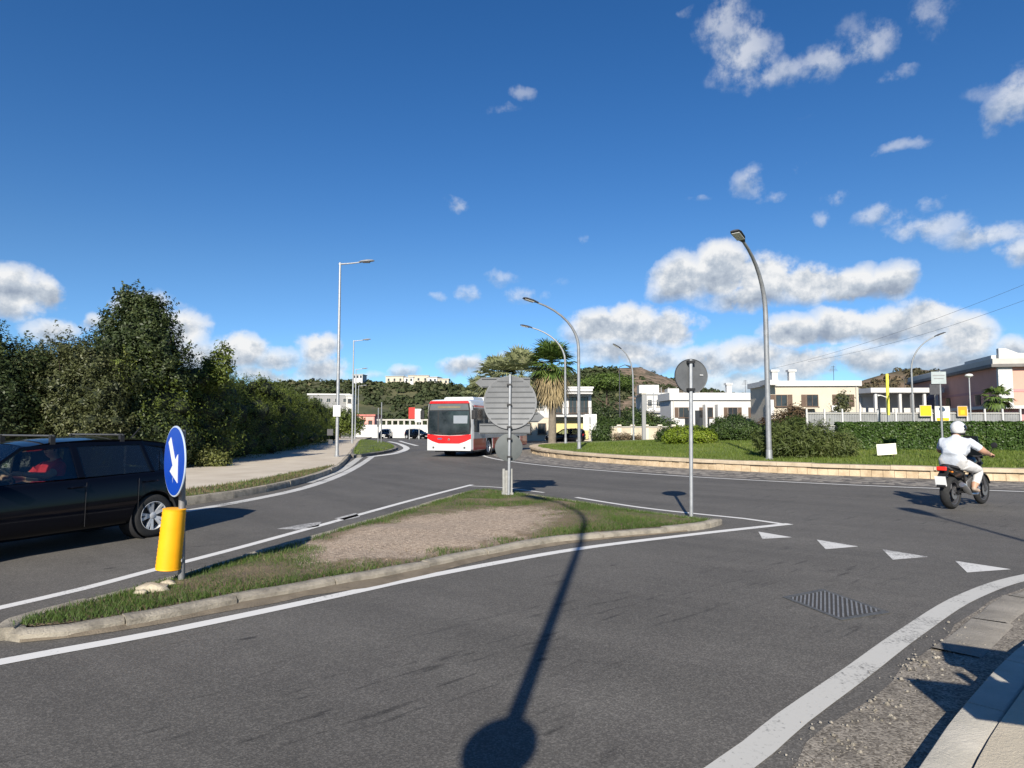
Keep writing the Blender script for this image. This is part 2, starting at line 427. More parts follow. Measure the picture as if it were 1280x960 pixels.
def foliage(name, blobs, n, L, Wd, m, parent=None, per=3, cr=.10, core=.80, coremat=None, zmin=None, up=.35, lump=.22, spread=.8, shell=(.72, 1.06), sprigs=0, slen=.45):
    P, N = blob_points(blobs, max(10, n // per), shell=shell, lump=lump)
    P, N = clump(P, N, per, cr)
    if zmin is not None: k = P[:, 2] > zmin; P = P[k]; N = N[k]
    if sprigs:                                       # shoots that stand out of the outline
        q = P[N[:, 2] > .05] if (N[:, 2] > .05).any() else P; nq_ = N[N[:, 2] > .05] if (N[:, 2] > .05).any() else N
        out = np.ones(len(q), bool)
        for b in blobs:
            e = (q - np.array(b[:3])) / np.array(b[3:6]); out &= (e * e).sum(1) > .82
        q, nq_ = q[out], nq_[out]
        if len(q):
            ids = RNG.integers(0, len(q), sprigs); m_ = 16; t = np.tile(np.linspace(0, 1, m_), sprigs)[:, None]
            dirs = nq_[ids] + np.array([0, 0, .9]) + RNG.normal(0, .25, (sprigs, 3)); dirs /= np.linalg.norm(dirs, axis=1, keepdims=True)
            ln = np.repeat(slen * RNG.uniform(.4, 1.2, sprigs), m_)[:, None]
            S_ = np.repeat(q[ids], m_, 0) + np.repeat(dirs, m_, 0) * t * ln + RNG.normal(size=(sprigs * m_, 3)) * (.09 * (1.1 - t)) * slen / .45
            P = np.concatenate([P, S_]); N = np.concatenate([N, np.repeat(nq_[ids], m_, 0)])
    N = N + np.array([0, 0, up])
    V, F = leaf_quads(P, N, L, Wd, spread)
    # a solid near-black core keeps the middle from being see-through; kept as tris padded to quads
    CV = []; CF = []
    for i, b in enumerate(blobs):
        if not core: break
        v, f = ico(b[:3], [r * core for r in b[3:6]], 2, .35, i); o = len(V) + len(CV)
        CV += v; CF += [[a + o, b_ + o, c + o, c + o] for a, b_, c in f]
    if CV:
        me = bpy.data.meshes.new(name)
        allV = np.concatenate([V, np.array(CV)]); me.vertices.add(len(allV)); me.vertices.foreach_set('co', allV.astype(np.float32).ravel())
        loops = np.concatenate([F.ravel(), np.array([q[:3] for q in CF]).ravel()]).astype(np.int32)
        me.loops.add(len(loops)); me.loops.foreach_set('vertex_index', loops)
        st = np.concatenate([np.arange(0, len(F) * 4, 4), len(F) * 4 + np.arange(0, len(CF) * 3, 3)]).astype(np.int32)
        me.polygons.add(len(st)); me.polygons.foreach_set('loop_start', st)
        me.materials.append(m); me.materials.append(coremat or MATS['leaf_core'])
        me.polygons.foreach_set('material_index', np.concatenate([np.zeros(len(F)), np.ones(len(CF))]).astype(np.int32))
        me.update(calc_edges=True); me.validate()
        o = bpy.data.objects.new(name, me); C.objects.link(o)
        if parent: o.parent = parent
        return o
    return raw(name, V, F, m, parent)


def trunk_mb(h, r0, r1, lean=(0, 0), limbs=4, seed=0, top=None):
    rnd = random.Random(seed); mb = MB()
    pts = [Vector((lean[0] * (i / 6) ** 1.5 + rnd.uniform(-.03, .03), lean[1] * (i / 6) ** 1.5, h * i / 6)) for i in range(7)]
    mb.tube(pts, [r0 * 1.35 if i == 0 else r0 + (r1 - r0) * i / 6 for i in range(7)], 9)
    for k in range(limbs):
        a = rnd.uniform(0, 6.28); z = rnd.uniform(.45, .9); p = Vector((lean[0] * z ** 1.5, lean[1] * z ** 1.5, h * z)); l = h * rnd.uniform(.25, .5)
        q = [p + Vector((math.cos(a) * l * u, math.sin(a) * l * u, l * .8 * u ** 1.2)) for u in (0, .3, .65, 1)]
        mb.tube(q, [r1 * .8, r1 * .6, r1 * .4, r1 * .15], 6)
    return mb


def blades(name, P, h, w, m, lean=.5):
    """grass: one bent triangle pair per blade"""
    n = len(P); a = RNG.uniform(0, 6.28, n); hh = h * RNG.uniform(.45, 1.3, n); ww = w * RNG.uniform(.6, 1.3, n)
    dx = np.cos(a); dy = np.sin(a); ld = RNG.uniform(0, 6.28, n); lm = hh * lean * RNG.uniform(.2, 1.2, n)
    z0 = P[:, 2] - .01
    A = np.stack([P[:, 0] - dx * ww / 2, P[:, 1] - dy * ww / 2, z0], 1); B = np.stack([P[:, 0] + dx * ww / 2, P[:, 1] + dy * ww / 2, z0], 1)
    T = np.stack([P[:, 0] + np.cos(ld) * lm, P[:, 1] + np.sin(ld) * lm, P[:, 2] + hh], 1)
    V = np.stack([A, B, T], 1).reshape(-1, 3)
    return raw(name, V, np.arange(n * 3).reshape(-1, 3), m, k=3)


# ------------------------------------------------------------------ common materials
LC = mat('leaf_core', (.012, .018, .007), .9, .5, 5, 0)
M_steel = mat('galvanised_steel', (.36, .37, .38), .45, .12, 9, .05, metal=.55)
M_lamp = mat('lamp_grey', (.24, .25, .26), .5, .15, 7, .05, metal=.35)
M_lampdark = mat('lamp_housing', (.05, .05, .055), .5, .2, 9)
M_signback = mat('sign_back', (.085, .09, .095), .55, .15, 5, .03, metal=.2)
M_white = mat('white_paint', (.60, .60, .58), .6, .06, 5)
M_black = mat('black_plastic', (.015, .015, .016), .5, .3, 12)
M_rubber = mat('tyre_rubber', (.018, .018, .018), .85, .3, 20, .2)
M_bark = mat('bark', (.09, .065, .045), .9, .35, 9, .6)
M_conc = mat('concrete', (.36, .34, .30), .9, .22, 4, .35, 60)
M_alloy = mat('alloy_rim', (.50, .51, .52), .35, .08, 9, metal=.25)
M_chrome = mat('chrome', (.75, .75, .76), .15, .05, 9, metal=1.0)
M_dglass = mat('dark_glass', (.012, .015, .018), .06, .2, 1.5, spec=.6)
M_head = mat('headlight_lens', (.6, .62, .65), .12, .1, 20, spec=.7)
M_red = mat('tail_light_red', (.45, .02, .015), .25, .15, 15)
# ================================================================== THE SETTING
RC = Vector((21.98, 37.72, 0)); RW = 20.84          # centre of the roundabout, radius of its stone edging


def asphalt_mat():
    m = bpy.data.materials.new('asphalt'); m.use_nodes = True; t = m.node_tree; L = t.links.new; p = t.nodes['Principled BSDF']
    p.inputs['Roughness'].default_value = .82; p.inputs['Specular IOR Level'].default_value = .3
    tc = nd(t, 'ShaderNodeTexCoord'); ob = tc.outputs['Object']

    def noise(sc, det=6, ro=.6, vec=None):
        n = nd(t, 'ShaderNodeTexNoise', ins={'Scale': sc, 'Detail': float(det), 'Roughness': ro}); L(vec or ob, n.inputs['Vector']); return n.outputs['Fac']
    big = noise(.35, 5); mid = noise(2.2, 7, .7); fine = noise(95, 3, .8)
    base = nd(t, 'ShaderNodeValToRGB'); L(mth(t, 'ADD', mth(t, 'MULTIPLY', big, .6), mth(t, 'MULTIPLY', mid, .4)), base.inputs[0])
    e = base.color_ramp.elements; e[0].position = .3; e[0].color = (.084, .078, .0695, 1); e[1].position = .72; e[1].color = (.120, .1125, .100, 1)
    # stone chips
    vo = nd(t, 'ShaderNodeTexVoronoi', ins={'Scale': 105.0}); L(ob, vo.inputs['Vector'])
    sep = nd(t, 'ShaderNodeSeparateColor'); L(vo.outputs['Color'], sep.inputs[0])
    chip = mth(t, 'MULTIPLY_ADD', mth(t, 'POWER', sep.outputs[0], 2.0), .72, .76)
    c1 = nd(t, 'ShaderNodeMix', data_type='RGBA', blend_type='MULTIPLY', ins={0: 1.0}); L(base.outputs[0], c1.inputs[6]); L(chip, c1.inputs[7])
    # wheel paths follow the ring: noise in (radius, angle) space
    sb = nd(t, 'ShaderNodeVectorMath', operation='SUBTRACT'); L(ob, sb.inputs[0]); sb.inputs[1].default_value = tuple(RC)
    sx = nd(t, 'ShaderNodeSeparateXYZ'); L(sb.outputs[0], sx.inputs[0])
    rad = mth(t, 'SQRT', mth(t, 'ADD', mth(t, 'MULTIPLY', sx.outputs[0], sx.outputs[0]), mth(t, 'MULTIPLY', sx.outputs[1], sx.outputs[1])))
    ang = mth(t, 'ARCTAN2', sx.outputs[1], sx.outputs[0])
    pc = nd(t, 'ShaderNodeCombineXYZ'); L(mth(t, 'MULTIPLY', rad, .55), pc.inputs[0]); L(mth(t, 'MULTIPLY', ang, 2.0), pc.inputs[1])
    tr = noise(1.6, 6, .65, pc.outputs[0])
    trk = nd(t, 'ShaderNodeMapRange', ins={'From Min': .40, 'From Max': .64, 'To Min': 1.10, 'To Max': .86}); L(tr, trk.inputs['Value'])
    c2 = nd(t, 'ShaderNodeMix', data_type='RGBA', blend_type='MULTIPLY', ins={0: 1.0}); L(c1.outputs[2], c2.inputs[6]); L(trk.outputs[0], c2.inputs[7])
    # lane of the near arm: marks drawn out along the driving direction, small oil drips
    mp = nd(t, 'ShaderNodeMapping', vector_type='TEXTURE'); mp.inputs['Rotation'].default_value = (0, 0, R(40)); mp.inputs['Scale'].default_value = (1.1, .16, 1); L(ob, mp.inputs['Vector'])
    drip = noise(1.5, 5, .62, mp.outputs[0])
    dr = nd(t, 'ShaderNodeMapRange', interpolation_type='SMOOTHSTEP', ins={'From Min': .55, 'From Max': .68, 'To Min': 0.0, 'To Max': .46}); L(drip, dr.inputs['Value'])
    where = nd(t, 'ShaderNodeMapRange', interpolation_type='SMOOTHSTEP', ins={'From Min': .46, 'From Max': .64}); L(noise(.42, 3, .5), where.inputs['Value'])
    lane = nd(t, 'ShaderNodeMapping', vector_type='TEXTURE'); lane.inputs['Location'].default_value = G(610, 815); lane.inputs['Rotation'].default_value = (0, 0, R(40)); lane.inputs['Scale'].default_value = (5.5, .95, 1e3); L(ob, lane.inputs['Vector'])
    ll = nd(t, 'ShaderNodeVectorMath', operation='LENGTH'); L(lane.outputs[0], ll.inputs[0])
    band = nd(t, 'ShaderNodeMapRange', interpolation_type='SMOOTHSTEP', ins={'From Min': .35, 'From Max': 1.15, 'To Min': 1.0, 'To Max': 0.0}); L(ll.outputs['Value'], band.inputs['Value'])
    dark = mth(t, 'SUBTRACT', mth(t, 'MULTIPLY_ADD', band.outputs[0], -.07, 1.0), mth(t, 'MULTIPLY', dr.outputs[0], mth(t, 'MAXIMUM', where.outputs[0], band.outputs[0])))
    c3 = nd(t, 'ShaderNodeMix', data_type='RGBA', blend_type='MULTIPLY', ins={0: 1.0}); L(c2.outputs[2], c3.inputs[6]); L(dark, c3.inputs[7])
    spot = nd(t, 'ShaderNodeTexVoronoi', ins={'Scale': 1.15, 'Randomness': 1.0}); 
    mp2 = nd(t, 'ShaderNodeMapping', vector_type='TEXTURE'); mp2.inputs['Rotation'].default_value = (0, 0, R(38)); mp2.inputs['Scale'].default_value = (1.3, .65, 1); L(ob, mp2.inputs['Vector']); L(mp2.outputs[0], spot.inputs['Vector'])
    sd_ = mth(t, 'ADD', spot.outputs['Distance'], mth(t, 'MULTIPLY_ADD', mid, .16, -.08))
    sp = nd(t, 'ShaderNodeMapRange', interpolation_type='SMOOTHSTEP', ins={'From Min': .025, 'From Max': .07, 'To Min': .45, 'To Max': 1.0}); L(sd_, sp.inputs['Value'])
    c4 = nd(t, 'ShaderNodeMix', data_type='RGBA', blend_type='MULTIPLY', ins={0: 1.0}); L(c3.outputs[2], c4.inputs[6]); L(sp.outputs[0], c4.inputs[7])
    L(c4.outputs[2], p.inputs['Base Color'])
    bm = nd(t, 'ShaderNodeBump', ins={'Strength': .38, 'Distance': .005}); L(mth(t, 'ADD', fine, mth(t, 'MULTIPLY', vo.outputs['Distance'], .7)), bm.inputs['Height']); L(bm.outputs[0], p.inputs['Normal'])
    MATS['asphalt'] = m; return m


M_asph = asphalt_mat()


def paint_mat(name, wear, col=(.72, .71, .67)):
    """road paint worn through to the asphalt in flecks"""
    m = bpy.data.materials.new(name); m.use_nodes = True; t = m.node_tree; L = t.links.new; p = t.nodes['Principled BSDF']; p.inputs['Roughness'].default_value = .75
    tc = nd(t, 'ShaderNodeTexCoord')
    a = nd(t, 'ShaderNodeTexNoise', ins={'Scale': 38.0, 'Detail': 5.0, 'Roughness': .75}); L(tc.outputs['Object'], a.inputs['Vector'])
    b = nd(t, 'ShaderNodeTexNoise', ins={'Scale': 1.3, 'Detail': 6.0, 'Roughness': .7}); L(tc.outputs['Object'], b.inputs['Vector'])
    f = mth(t, 'ADD', mth(t, 'MULTIPLY', a.outputs['Fac'], .5), mth(t, 'MULTIPLY', b.outputs['Fac'], .5))
    mr = nd(t, 'ShaderNodeMapRange', interpolation_type='SMOOTHSTEP', ins={'From Min': wear - .05, 'From Max': wear + .07}); L(f, mr.inputs['Value'])
    mx = nd(t, 'ShaderNodeMix', data_type='RGBA'); L(mr.outputs[0], mx.inputs[0]); mx.inputs[6].default_value = (.10, .097, .09, 1); mx.inputs[7].default_value = (*col, 1)
    L(mx.outputs[2], p.inputs['Base Color']); MATS[name] = m; return m


M_paint = paint_mat('road_paint', .385, (.60, .59, .56))
M_paint_old = paint_mat('worn_road_paint', .415, (.45, .44, .405))
M_paint_tri = paint_mat('triangle_paint', .44, (.55, .54, .51))
M_paint_faint = paint_mat('faint_road_paint', .47, (.46, .45, .43))


def strip_sheet(name, xs, ys, m, dz):
    vs = [(x, y, gz(y) + dz) for y in ys for x in xs]; nx = len(xs)
    fs = [(j * nx + i, j * nx + i + 1, (j + 1) * nx + i + 1, (j + 1) * nx + i) for j in range(len(ys) - 1) for i in range(nx - 1)]
    mb = MB(); mb.add(vs, fs); return struct(mb.build(name, m, smooth=0))


# the earth under everything, out to the horizon
M_earth = mat('dry_earth_and_grass', (.10, .095, .05), .95, .3, .05, .3, 2, col2=(.07, .09, .03))
strip_sheet('ground', (-3000, 3000), (-400, 40, 150, 400, 4000), M_earth, -.03)
strip_sheet('road', (-45, 0, 45, 90), (-14, 3, 12, 25, 40, 60, 80, 135), M_asph, 0)


def ribbon(name, path, w, m, dz, closed=False):
    return struct(sweep(path, [(-w / 2, dz), (w / 2, dz)], closed, lambda x, y: gz(y)).build(name, m, smooth=0))


# ---- near traffic island
ISL = [G(*p, 0 if i < 13 else .09) for i, p in enumerate([(-8, 800), (24, 804), (80, 798), (157, 786), (272, 763), (420, 735), (492, 722), (610, 696), (679, 683), (741, 675), (820, 668), (880, 662), (903, 655),
                       (880, 647), (790, 635.5), (700, 622), (640, 614), (592, 611.5), (520, 631), (420, 659), (300, 693), (200, 721), (100, 748), (38, 763), (2, 774), (-15, 788)])]
ISLP = smooth_path([(p.x, p.y) for p in ISL], .18, True)
def poly_area(P): return sum(P[i].x * P[(i + 1) % len(P)].y - P[(i + 1) % len(P)].x * P[i].y for i in range(len(P))) / 2
if poly_area(ISLP) < 0: ISLP.reverse()


def kerb_mat(name, col, jl):
    """weathered kerb: joints every jl metres come from the mesh; here grime and worn lime"""
    return mat(name, tuple(c * .52 for c in col), .9, .2, 4.5, .9, 38, col2=col, thr=(.34, .58))


M_kerb = kerb_mat('weathered_kerb_concrete', (.33, .295, .235), 1)
M_kerbw = mat('whitewashed_kerb', (.40, .38, .33), .85, .2, 3.0, .4, 40, col2=(.66, .64, .58), thr=(.38, .52))


def kerb(name, path, m, h, w, closed=False, piece=1.0, zf=lambda x, y: gz(y), jit=.008, round_=.025):
    """kerb stones laid end to end: one mesh, open joints between stones"""
    mb = MB(); acc = [path[0]]; ln = 0; rnd = random.Random(len(path))
    P = path + ([path[0]] if closed else [])
    tgt = piece * rnd.uniform(.9, 1.1)
    for i in range(1, len(P)):
        ln += (P[i] - P[i - 1]).length; acc.append(P[i])
        if ln > tgt or i == len(P) - 1:
            if len(acc) >= 2:
                seg = list(acc)
                d0 = (seg[1] - seg[0]).normalized() * .006; d1 = (seg[-1] - seg[-2]).normalized() * .006
                seg[0] = seg[0] + d0; seg[-1] = seg[-1] - d1
                dh = rnd.uniform(-.012, .008); do = rnd.uniform(-.012, .012)
                prof = [(0 + do, -.05), (0.004 + do, h * .75 + dh), (round_ + do, h + dh), (w - .02 + do, h + dh), (w + do, h - .02 + dh), (w + do, -.05)]
                sw = sweep(seg, prof, False, zf, jit)
                n = len(prof); o = len(mb.v); mb.v += sw.v; mb.f += [[k + o for k in f] for f in sw.f]; mb.m += [0] * len(sw.f)
                mb.f.append([o + k for k in range(n)]); mb.m.append(0); mb.f.append([o + len(sw.v) - n + k for k in range(n)]); mb.m.append(0)
            acc = [P[i]]; ln = 0; tgt = piece * rnd.uniform(.9, 1.1)
    return struct(mb.build(name, m, smooth=50))


kerb('traffic_island_kerb', ISLP, M_kerb, .088, .17, True, .95, jit=.022, round_=.045)


def bare(x, y):
    """0 = grass, 1 = trodden gravel (the bare patch in the middle of the island)"""
    c = G(560, 660, .1); d = G(430, 690, .1); ux, uy = (c - d).normalized().x, (c - d).normalized().y
    u = (x - c.x) * ux + (y - c.y) * uy; v = -(x - c.x) * uy + (y - c.y) * ux
    k = np.sqrt((u / 2.75) ** 2 + (v / 1.25) ** 2)
    return k


def island_soil():
    m = bpy.data.materials.new('island_soil'); m.use_nodes = True; t = m.node_tree; L = t.links.new; p = t.nodes['Principled BSDF']; p.inputs['Roughness'].default_value = .95
    tc = nd(t, 'ShaderNodeTexCoord'); c = G(560, 660, .1); d = G(430, 690, .1)
    mp = nd(t, 'ShaderNodeMapping', vector_type='TEXTURE'); mp.inputs['Location'].default_value = c; mp.inputs['Rotation'].default_value = (0, 0, math.atan2(c.y - d.y, c.x - d.x)); mp.inputs['Scale'].default_value = (2.75, 1.25, 1e3)
    L(tc.outputs['Object'], mp.inputs['Vector'])
    ln = nd(t, 'ShaderNodeVectorMath', operation='LENGTH'); L(mp.outputs[0], ln.inputs[0])
    n = nd(t, 'ShaderNodeTexNoise', ins={'Scale': 3.0, 'Detail': 8.0, 'Roughness': .7}); L(tc.outputs['Object'], n.inputs['Vector'])
    k = mth(t, 'ADD', ln.outputs['Value'], mth(t, 'MULTIPLY_ADD', n.outputs['Fac'], 1.5, -.75))
    mr = nd(t, 'ShaderNodeMapRange', interpolation_type='SMOOTHSTEP', ins={'From Min': .75, 'From Max': 1.15}); L(k, mr.inputs['Value'])
    vo = nd(t, 'ShaderNodeTexVoronoi', ins={'Scale': 42.0}); L(tc.outputs['Object'], vo.inputs['Vector'])
    sp = nd(t, 'ShaderNodeSeparateColor'); L(vo.outputs['Color'], sp.inputs[0])
    g = nd(t, 'ShaderNodeValToRGB'); L(sp.outputs[0], g.inputs[0]); e = g.color_ramp.elements; e[0].color = (.20, .15, .105, 1); e[1].color = (.47, .37, .275, 1)
    s = nd(t, 'ShaderNodeValToRGB'); L(n.outputs['Fac'], s.inputs[0]); e = s.color_ramp.elements; e[0].position = .3; e[0].color = (.08, .06, .035, 1); e[1].position = .7; e[1].color = (.20, .145, .085, 1)
    mx = nd(t, 'ShaderNodeMix', data_type='RGBA'); L(mr.outputs[0], mx.inputs[0]); L(g.outputs[0], mx.inputs[6]); L(s.outputs[0], mx.inputs[7]); L(mx.outputs[2], p.inputs['Base Color'])
    bm = nd(t, 'ShaderNodeBump', ins={'Strength': .8, 'Distance': .02}); L(mth(t, 'ADD', vo.outputs['Distance'], n.outputs['Fac']), bm.inputs['Height']); L(bm.outputs[0], p.inputs['Normal'])
    return m


def fill(name, path, inset, z, m, dome=0.0):
    """the sheet inside a closed kerb, slightly uneven"""
    n = len(path); vs = []
    cx = sum(p.x for p in path) / n; cy = sum(p.y for p in path) / n
    for i, p in enumerate(path):
        d = (path[(i + 1) % n] - path[i - 1]).normalized(); q = p + Vector((-d.y, d.x, 0)) * inset
        vs.append((q.x, q.y, z + gz(q.y)))
    bm = bmesh.new(); f = bm.faces.new([bm.verts.new(v) for v in vs]); bmesh.ops.triangulate(bm, faces=[f])
    for _ in range(3): bmesh.ops.subdivide_edges(bm, edges=[e for e in bm.edges if e.calc_length() > .5], cuts=1, use_grid_fill=False); bmesh.ops.triangulate(bm, faces=bm.faces)
    for v in bm.verts:
        if not v.is_boundary: v.co.z += dome * (.6 + mnoise.noise(v.co * 1.3))
    me = bpy.data.meshes.new(name); bm.to_mesh(me); bm.free(); me.materials.append(m); me.shade_smooth()
    o = bpy.data.objects.new(name, me); C.objects.link(o); return struct(o)


fill('traffic_island_earth', ISLP, .165, .075, island_soil(), .04)
M_grass = leaf_mat('short_grass', (.036, .066, .012), (.085, .140, .026), (.22, .21, .08), .3, .6, .8)
M_grass2 = leaf_mat('lawn_grass', (.060, .095, .012), (.125, .175, .026), (.21, .21, .05), .3, .6, .5)
M_dry = leaf_mat('dry_grass', (.12, .085, .045), (.20, .15, .08), (.30, .24, .14), .25, .7, .8)


def scatter(poly, n, zf, prob=None):
    X0, Y0 = min(p[0] for p in poly), min(p[1] for p in poly); X1, Y1 = max(p[0] for p in poly), max(p[1] for p in poly)
    X = RNG.uniform(X0, X1, n); Y = RNG.uniform(Y0, Y1, n); k = inside(poly, X, Y)
    if prob is not None: k &= RNG.uniform(0, 1, n) < prob(X, Y)
    X = X[k]; Y = Y[k]; return np.stack([X, Y, zf(X, Y)], 1)


def npnoise(X, Y, s, o=0.0):
    return (np.sin(X * s + 1.3 + o) * np.sin(Y * s * 1.1 + 2.1 + o) + np.sin((X + Y) * s * 1.9 + o) * np.sin((X - Y) * s * 1.7 + .7 + o) + .6 * np.sin(X * s * 3.7 + o) * np.sin(Y * s * 4.1)) / 2.6


def inset_poly(path, d):
    n = len(path); out = []
    for i, p in enumerate(path):
        t = (path[(i + 1) % n] - path[i - 1]).normalized(); q = p + Vector((-t.y, t.x, 0)) * d; out.append((q.x, q.y))
    return out


isl_in = inset_poly(ISLP, .15)
def isl_green(X, Y):
    k = bare(X, Y) + npnoise(X, Y, 2.2) * .35
    far = np.clip((X - 0.9) / .9, 0, 1) * .9                       # lush by the right tip
    near = np.clip((4.6 - np.hypot(X + 1.9, Y - 7.2)) / 3, 0, 1) * .7
    return np.clip((k - .85) * 1.9, 0, 1) * np.clip(.52 + .6 * npnoise(X, Y, 3.1, 2) + far + near, .08, 1)
Pg = scatter(isl_in, 330000, lambda x, y: x * 0 + .090, isl_green)
struct(blades('grass', Pg, .042, .008, M_grass, .9), 'stuff')
Pd = scatter(isl_in, 40000, lambda x, y: x * 0 + .088, lambda X, Y: np.clip((bare(X, Y) - .65) * 1.6, 0, 1) * np.clip(.55 + .6 * npnoise(X, Y, 2.7, 5), .1, 1) * .55)
struct(blades('dry_grass', Pd, .04, .008, M_dry, 1.2), 'stuff')
# dirt and weeds gathered against the near kerb
dirt = mat('gutter_dirt', (.11, .09, .065), .95, .4, 5, .8, 60, col2=(.20, .165, .12))
near = [p for p in ISLP if p.x > -5.4]
def arc_between(path, a, b):
    ia = min(range(len(path)), key=lambda i: (path[i] - a).length); ib = min(range(len(path)), key=lambda i: (path[i] - b).length)
    return path[ia:ib + 1] if ia <= ib else path[ia:] + path[:ib + 1]
nk = arc_between(ISLP, G(20, 803), G(860, 664))
mb = MB(); vs = []; fs = []
for i, p in enumerate(nk):
    d = (nk[min(i + 1, len(nk) - 1)] - nk[max(i - 1, 0)]).normalized(); nl = Vector((d.y, -d.x, 0))
    w = (.07 + .10 * (1 + mnoise.noise(p * 1.7)) + .04 * mnoise.noise(p * 9)) * min(1, i / 12, (len(nk) - i) / 30)
    q = p + nl * w; vs += [(p.x - nl.x * .02, p.y - nl.y * .02, .035), (q.x, q.y, .004)]
fs = [(2 * i, 2 * i + 1, 2 * i + 3, 2 * i + 2) for i in range(len(nk) - 1)]
mb.add(vs, fs); struct(mb.build('gutter_dirt', dirt, smooth=0), 'stuff')

# painted edge lines round the near island
LN = smooth_path([(G(*p).x, G(*p).y) for p in [(-180, 868), (0, 828), (210, 789), (420, 745), (541, 719), (718, 687), (860, 669), (940, 660), (987, 655)]], .3)
ribbon('edge_line', LN, .15, M_paint, .004)
LN = smooth_path([(G(*p).x, G(*p).y) for p in [(979, 655.5), (930, 648.5), (880, 643.5), (800, 634.5), (720, 622)]], .3)
ribbon('edge_line', LN, .12, M_paint, .006)
LN = smooth_path([(G(*p).x, G(*p).y) for p in [(-150, 796), (0, 760), (100, 737), (200, 710.5), (300, 684.5), (420, 651.5), (520, 624), (590, 606)]], .3)
ribbon('edge_line', LN, .14, M_paint, .004)
LN = smooth_path([(G(*p).x, G(*p).y) for p in [(586, 607.5), (610, 608.5), (640, 611), (680, 616)]], .3)
ribbon('edge_line', LN, .10, M_paint, .006)
# ring line along the stone edging
LN = [Vector((RC.x + 23.75 * math.cos(a), RC.y + 23.75 * math.sin(a), 0)) for a in np.linspace(R(155), R(330), 120)]
ribbon('ring_edge_line', LN, .16, M_paint, .010)
# give-way triangles
for i, q in enumerate([[(948, 664.5), (990, 671.5), (953, 673.5)], [(1021, 674.5), (1073, 683), (1032, 686.5)], [(1103, 686.5), (1161, 696), (1116, 699.5)], [(1194, 701), (1264, 711.5), (1209, 715.5)]]):
    pts = [G(*p, .004) for p in q]; mb = MB(); mb.add(pts, [(0, 2, 1)])
    struct(mb.build('give_way_triangle', M_paint_tri, smooth=0))
# worn paint scrapes on the left lane
for q in [[(346, 661), (380, 655), (402, 652), (398, 658), (372, 662)], [(418, 648), (445, 641), (450, 646), (432, 650)]]:
    mb = MB(); mb.add([G(*p, .004) for p in q], [tuple(range(len(q)))]); struct(mb.build('paint_scrape', M_paint_faint, smooth=0))
# triangular patch of paint at the tip of the island
# ---- near right: edge line, gutter, kerb, pavement
WL = [(881, 960), (972.5, 892), (1055, 836), (1122, 789), (1197.5, 744), (1280, 718)]
wl = [G(*p) for p in WL]
ext = [Vector((7.6, 7.95, 0)), Vector((10.5, 8.6, 0)), Vector((14.5, 8.9, 0)), Vector((22, 8.9, 0)), Vector((36, 9.5, 0))]
pre = [Vector((-.75, 1.75, 0)), Vector((-2.6, .25, 0)), Vector((-5.5, -2.2, 0)), Vector((-11, -6.6, 0))]
pl = smooth_path([(p.x, p.y) for p in pre[::-1] + wl + ext], .25)
PL = pl
def offset(path, d):
    out = []
    for i, p in enumerate(path):
        t = (path[min(i + 1, len(path) - 1)] - path[max(i - 1, 0)]).normalized(); out.append(p + Vector((t.y, -t.x, 0)) * d)
    return out
struct(sweep(offset(PL, .09), [(-.075, .004), (.09, .004)], False).build('edge_line', M_paint_old, smooth=0))
# concrete gutter with silt and gravel
M_gut = mat('gutter_concrete', (.17, .155, .13), .95, .3, 2.2, .7, 50, col2=(.30, .275, .235))
def gravel_mat():
    m = mat('gutter_gravel', (.12, .105, .085), .95, .3, 3, 0, col2=(.20, .18, .15)); t = m.node_tree; L = t.links.new; p = t.nodes['Principled BSDF']
    tc = nd(t, 'ShaderNodeTexCoord'); vo = nd(t, 'ShaderNodeTexVoronoi', ins={'Scale': 85.0}); L(tc.outputs['Object'], vo.inputs['Vector'])
    sp = nd(t, 'ShaderNodeSeparateColor'); L(vo.outputs['Color'], sp.inputs[0]); cr = nd(t, 'ShaderNodeValToRGB'); L(sp.outputs[0], cr.inputs[0])
    e = cr.color_ramp.elements; e[0].color = (.085, .072, .056, 1); e[1].color = (.31, .275, .225, 1)
    n5 = nd(t, 'ShaderNodeTexNoise', ins={'Scale': 5.0, 'Detail': 8.0, 'Roughness': .75}); L(tc.outputs['Object'], n5.inputs['Vector'])
    k5 = nd(t, 'ShaderNodeMapRange', ins={'From Min': .35, 'From Max': .65, 'To Min': .62, 'To Max': 1.25}); L(n5.outputs['Fac'], k5.inputs['Value'])
    m5 = nd(t, 'ShaderNodeMix', data_type='RGBA', blend_type='MULTIPLY', ins={0: 1.0}); L(cr.outputs[0], m5.inputs[6]); L(k5.outputs[0], m5.inputs[7]); L(m5.outputs[2], p.inputs['Base Color'])
    bm = nd(t, 'ShaderNodeBump', ins={'Strength': .3, 'Distance': .008}); L(vo.outputs['Distance'], bm.inputs['Height']); bm.invert = True; L(bm.outputs[0], p.inputs['Normal']); return m
M_grav = gravel_mat()
gut = sweep(offset(PL, 0), [(-.50, .005), (-.36, .008)], False)
KL = [G(*p, .14) for p in [(1137, 960), (1216, 859), (1280, 799)]]
kl = [Vector((p.x, p.y, 0)) for p in KL]
kpath = smooth_path([(p.x, p.y) for p in [Vector((-7, -5.5, 0)), Vector((-2.6, -1.55, 0)), Vector((-.1, .95, 0))] + kl + [Vector((5.2, 5.75, 0)), Vector((7.4, 6.75, 0)), Vector((10.5, 7.3, 0)), Vector((15, 7.5, 0)), Vector((36, 8, 0))]], .25)
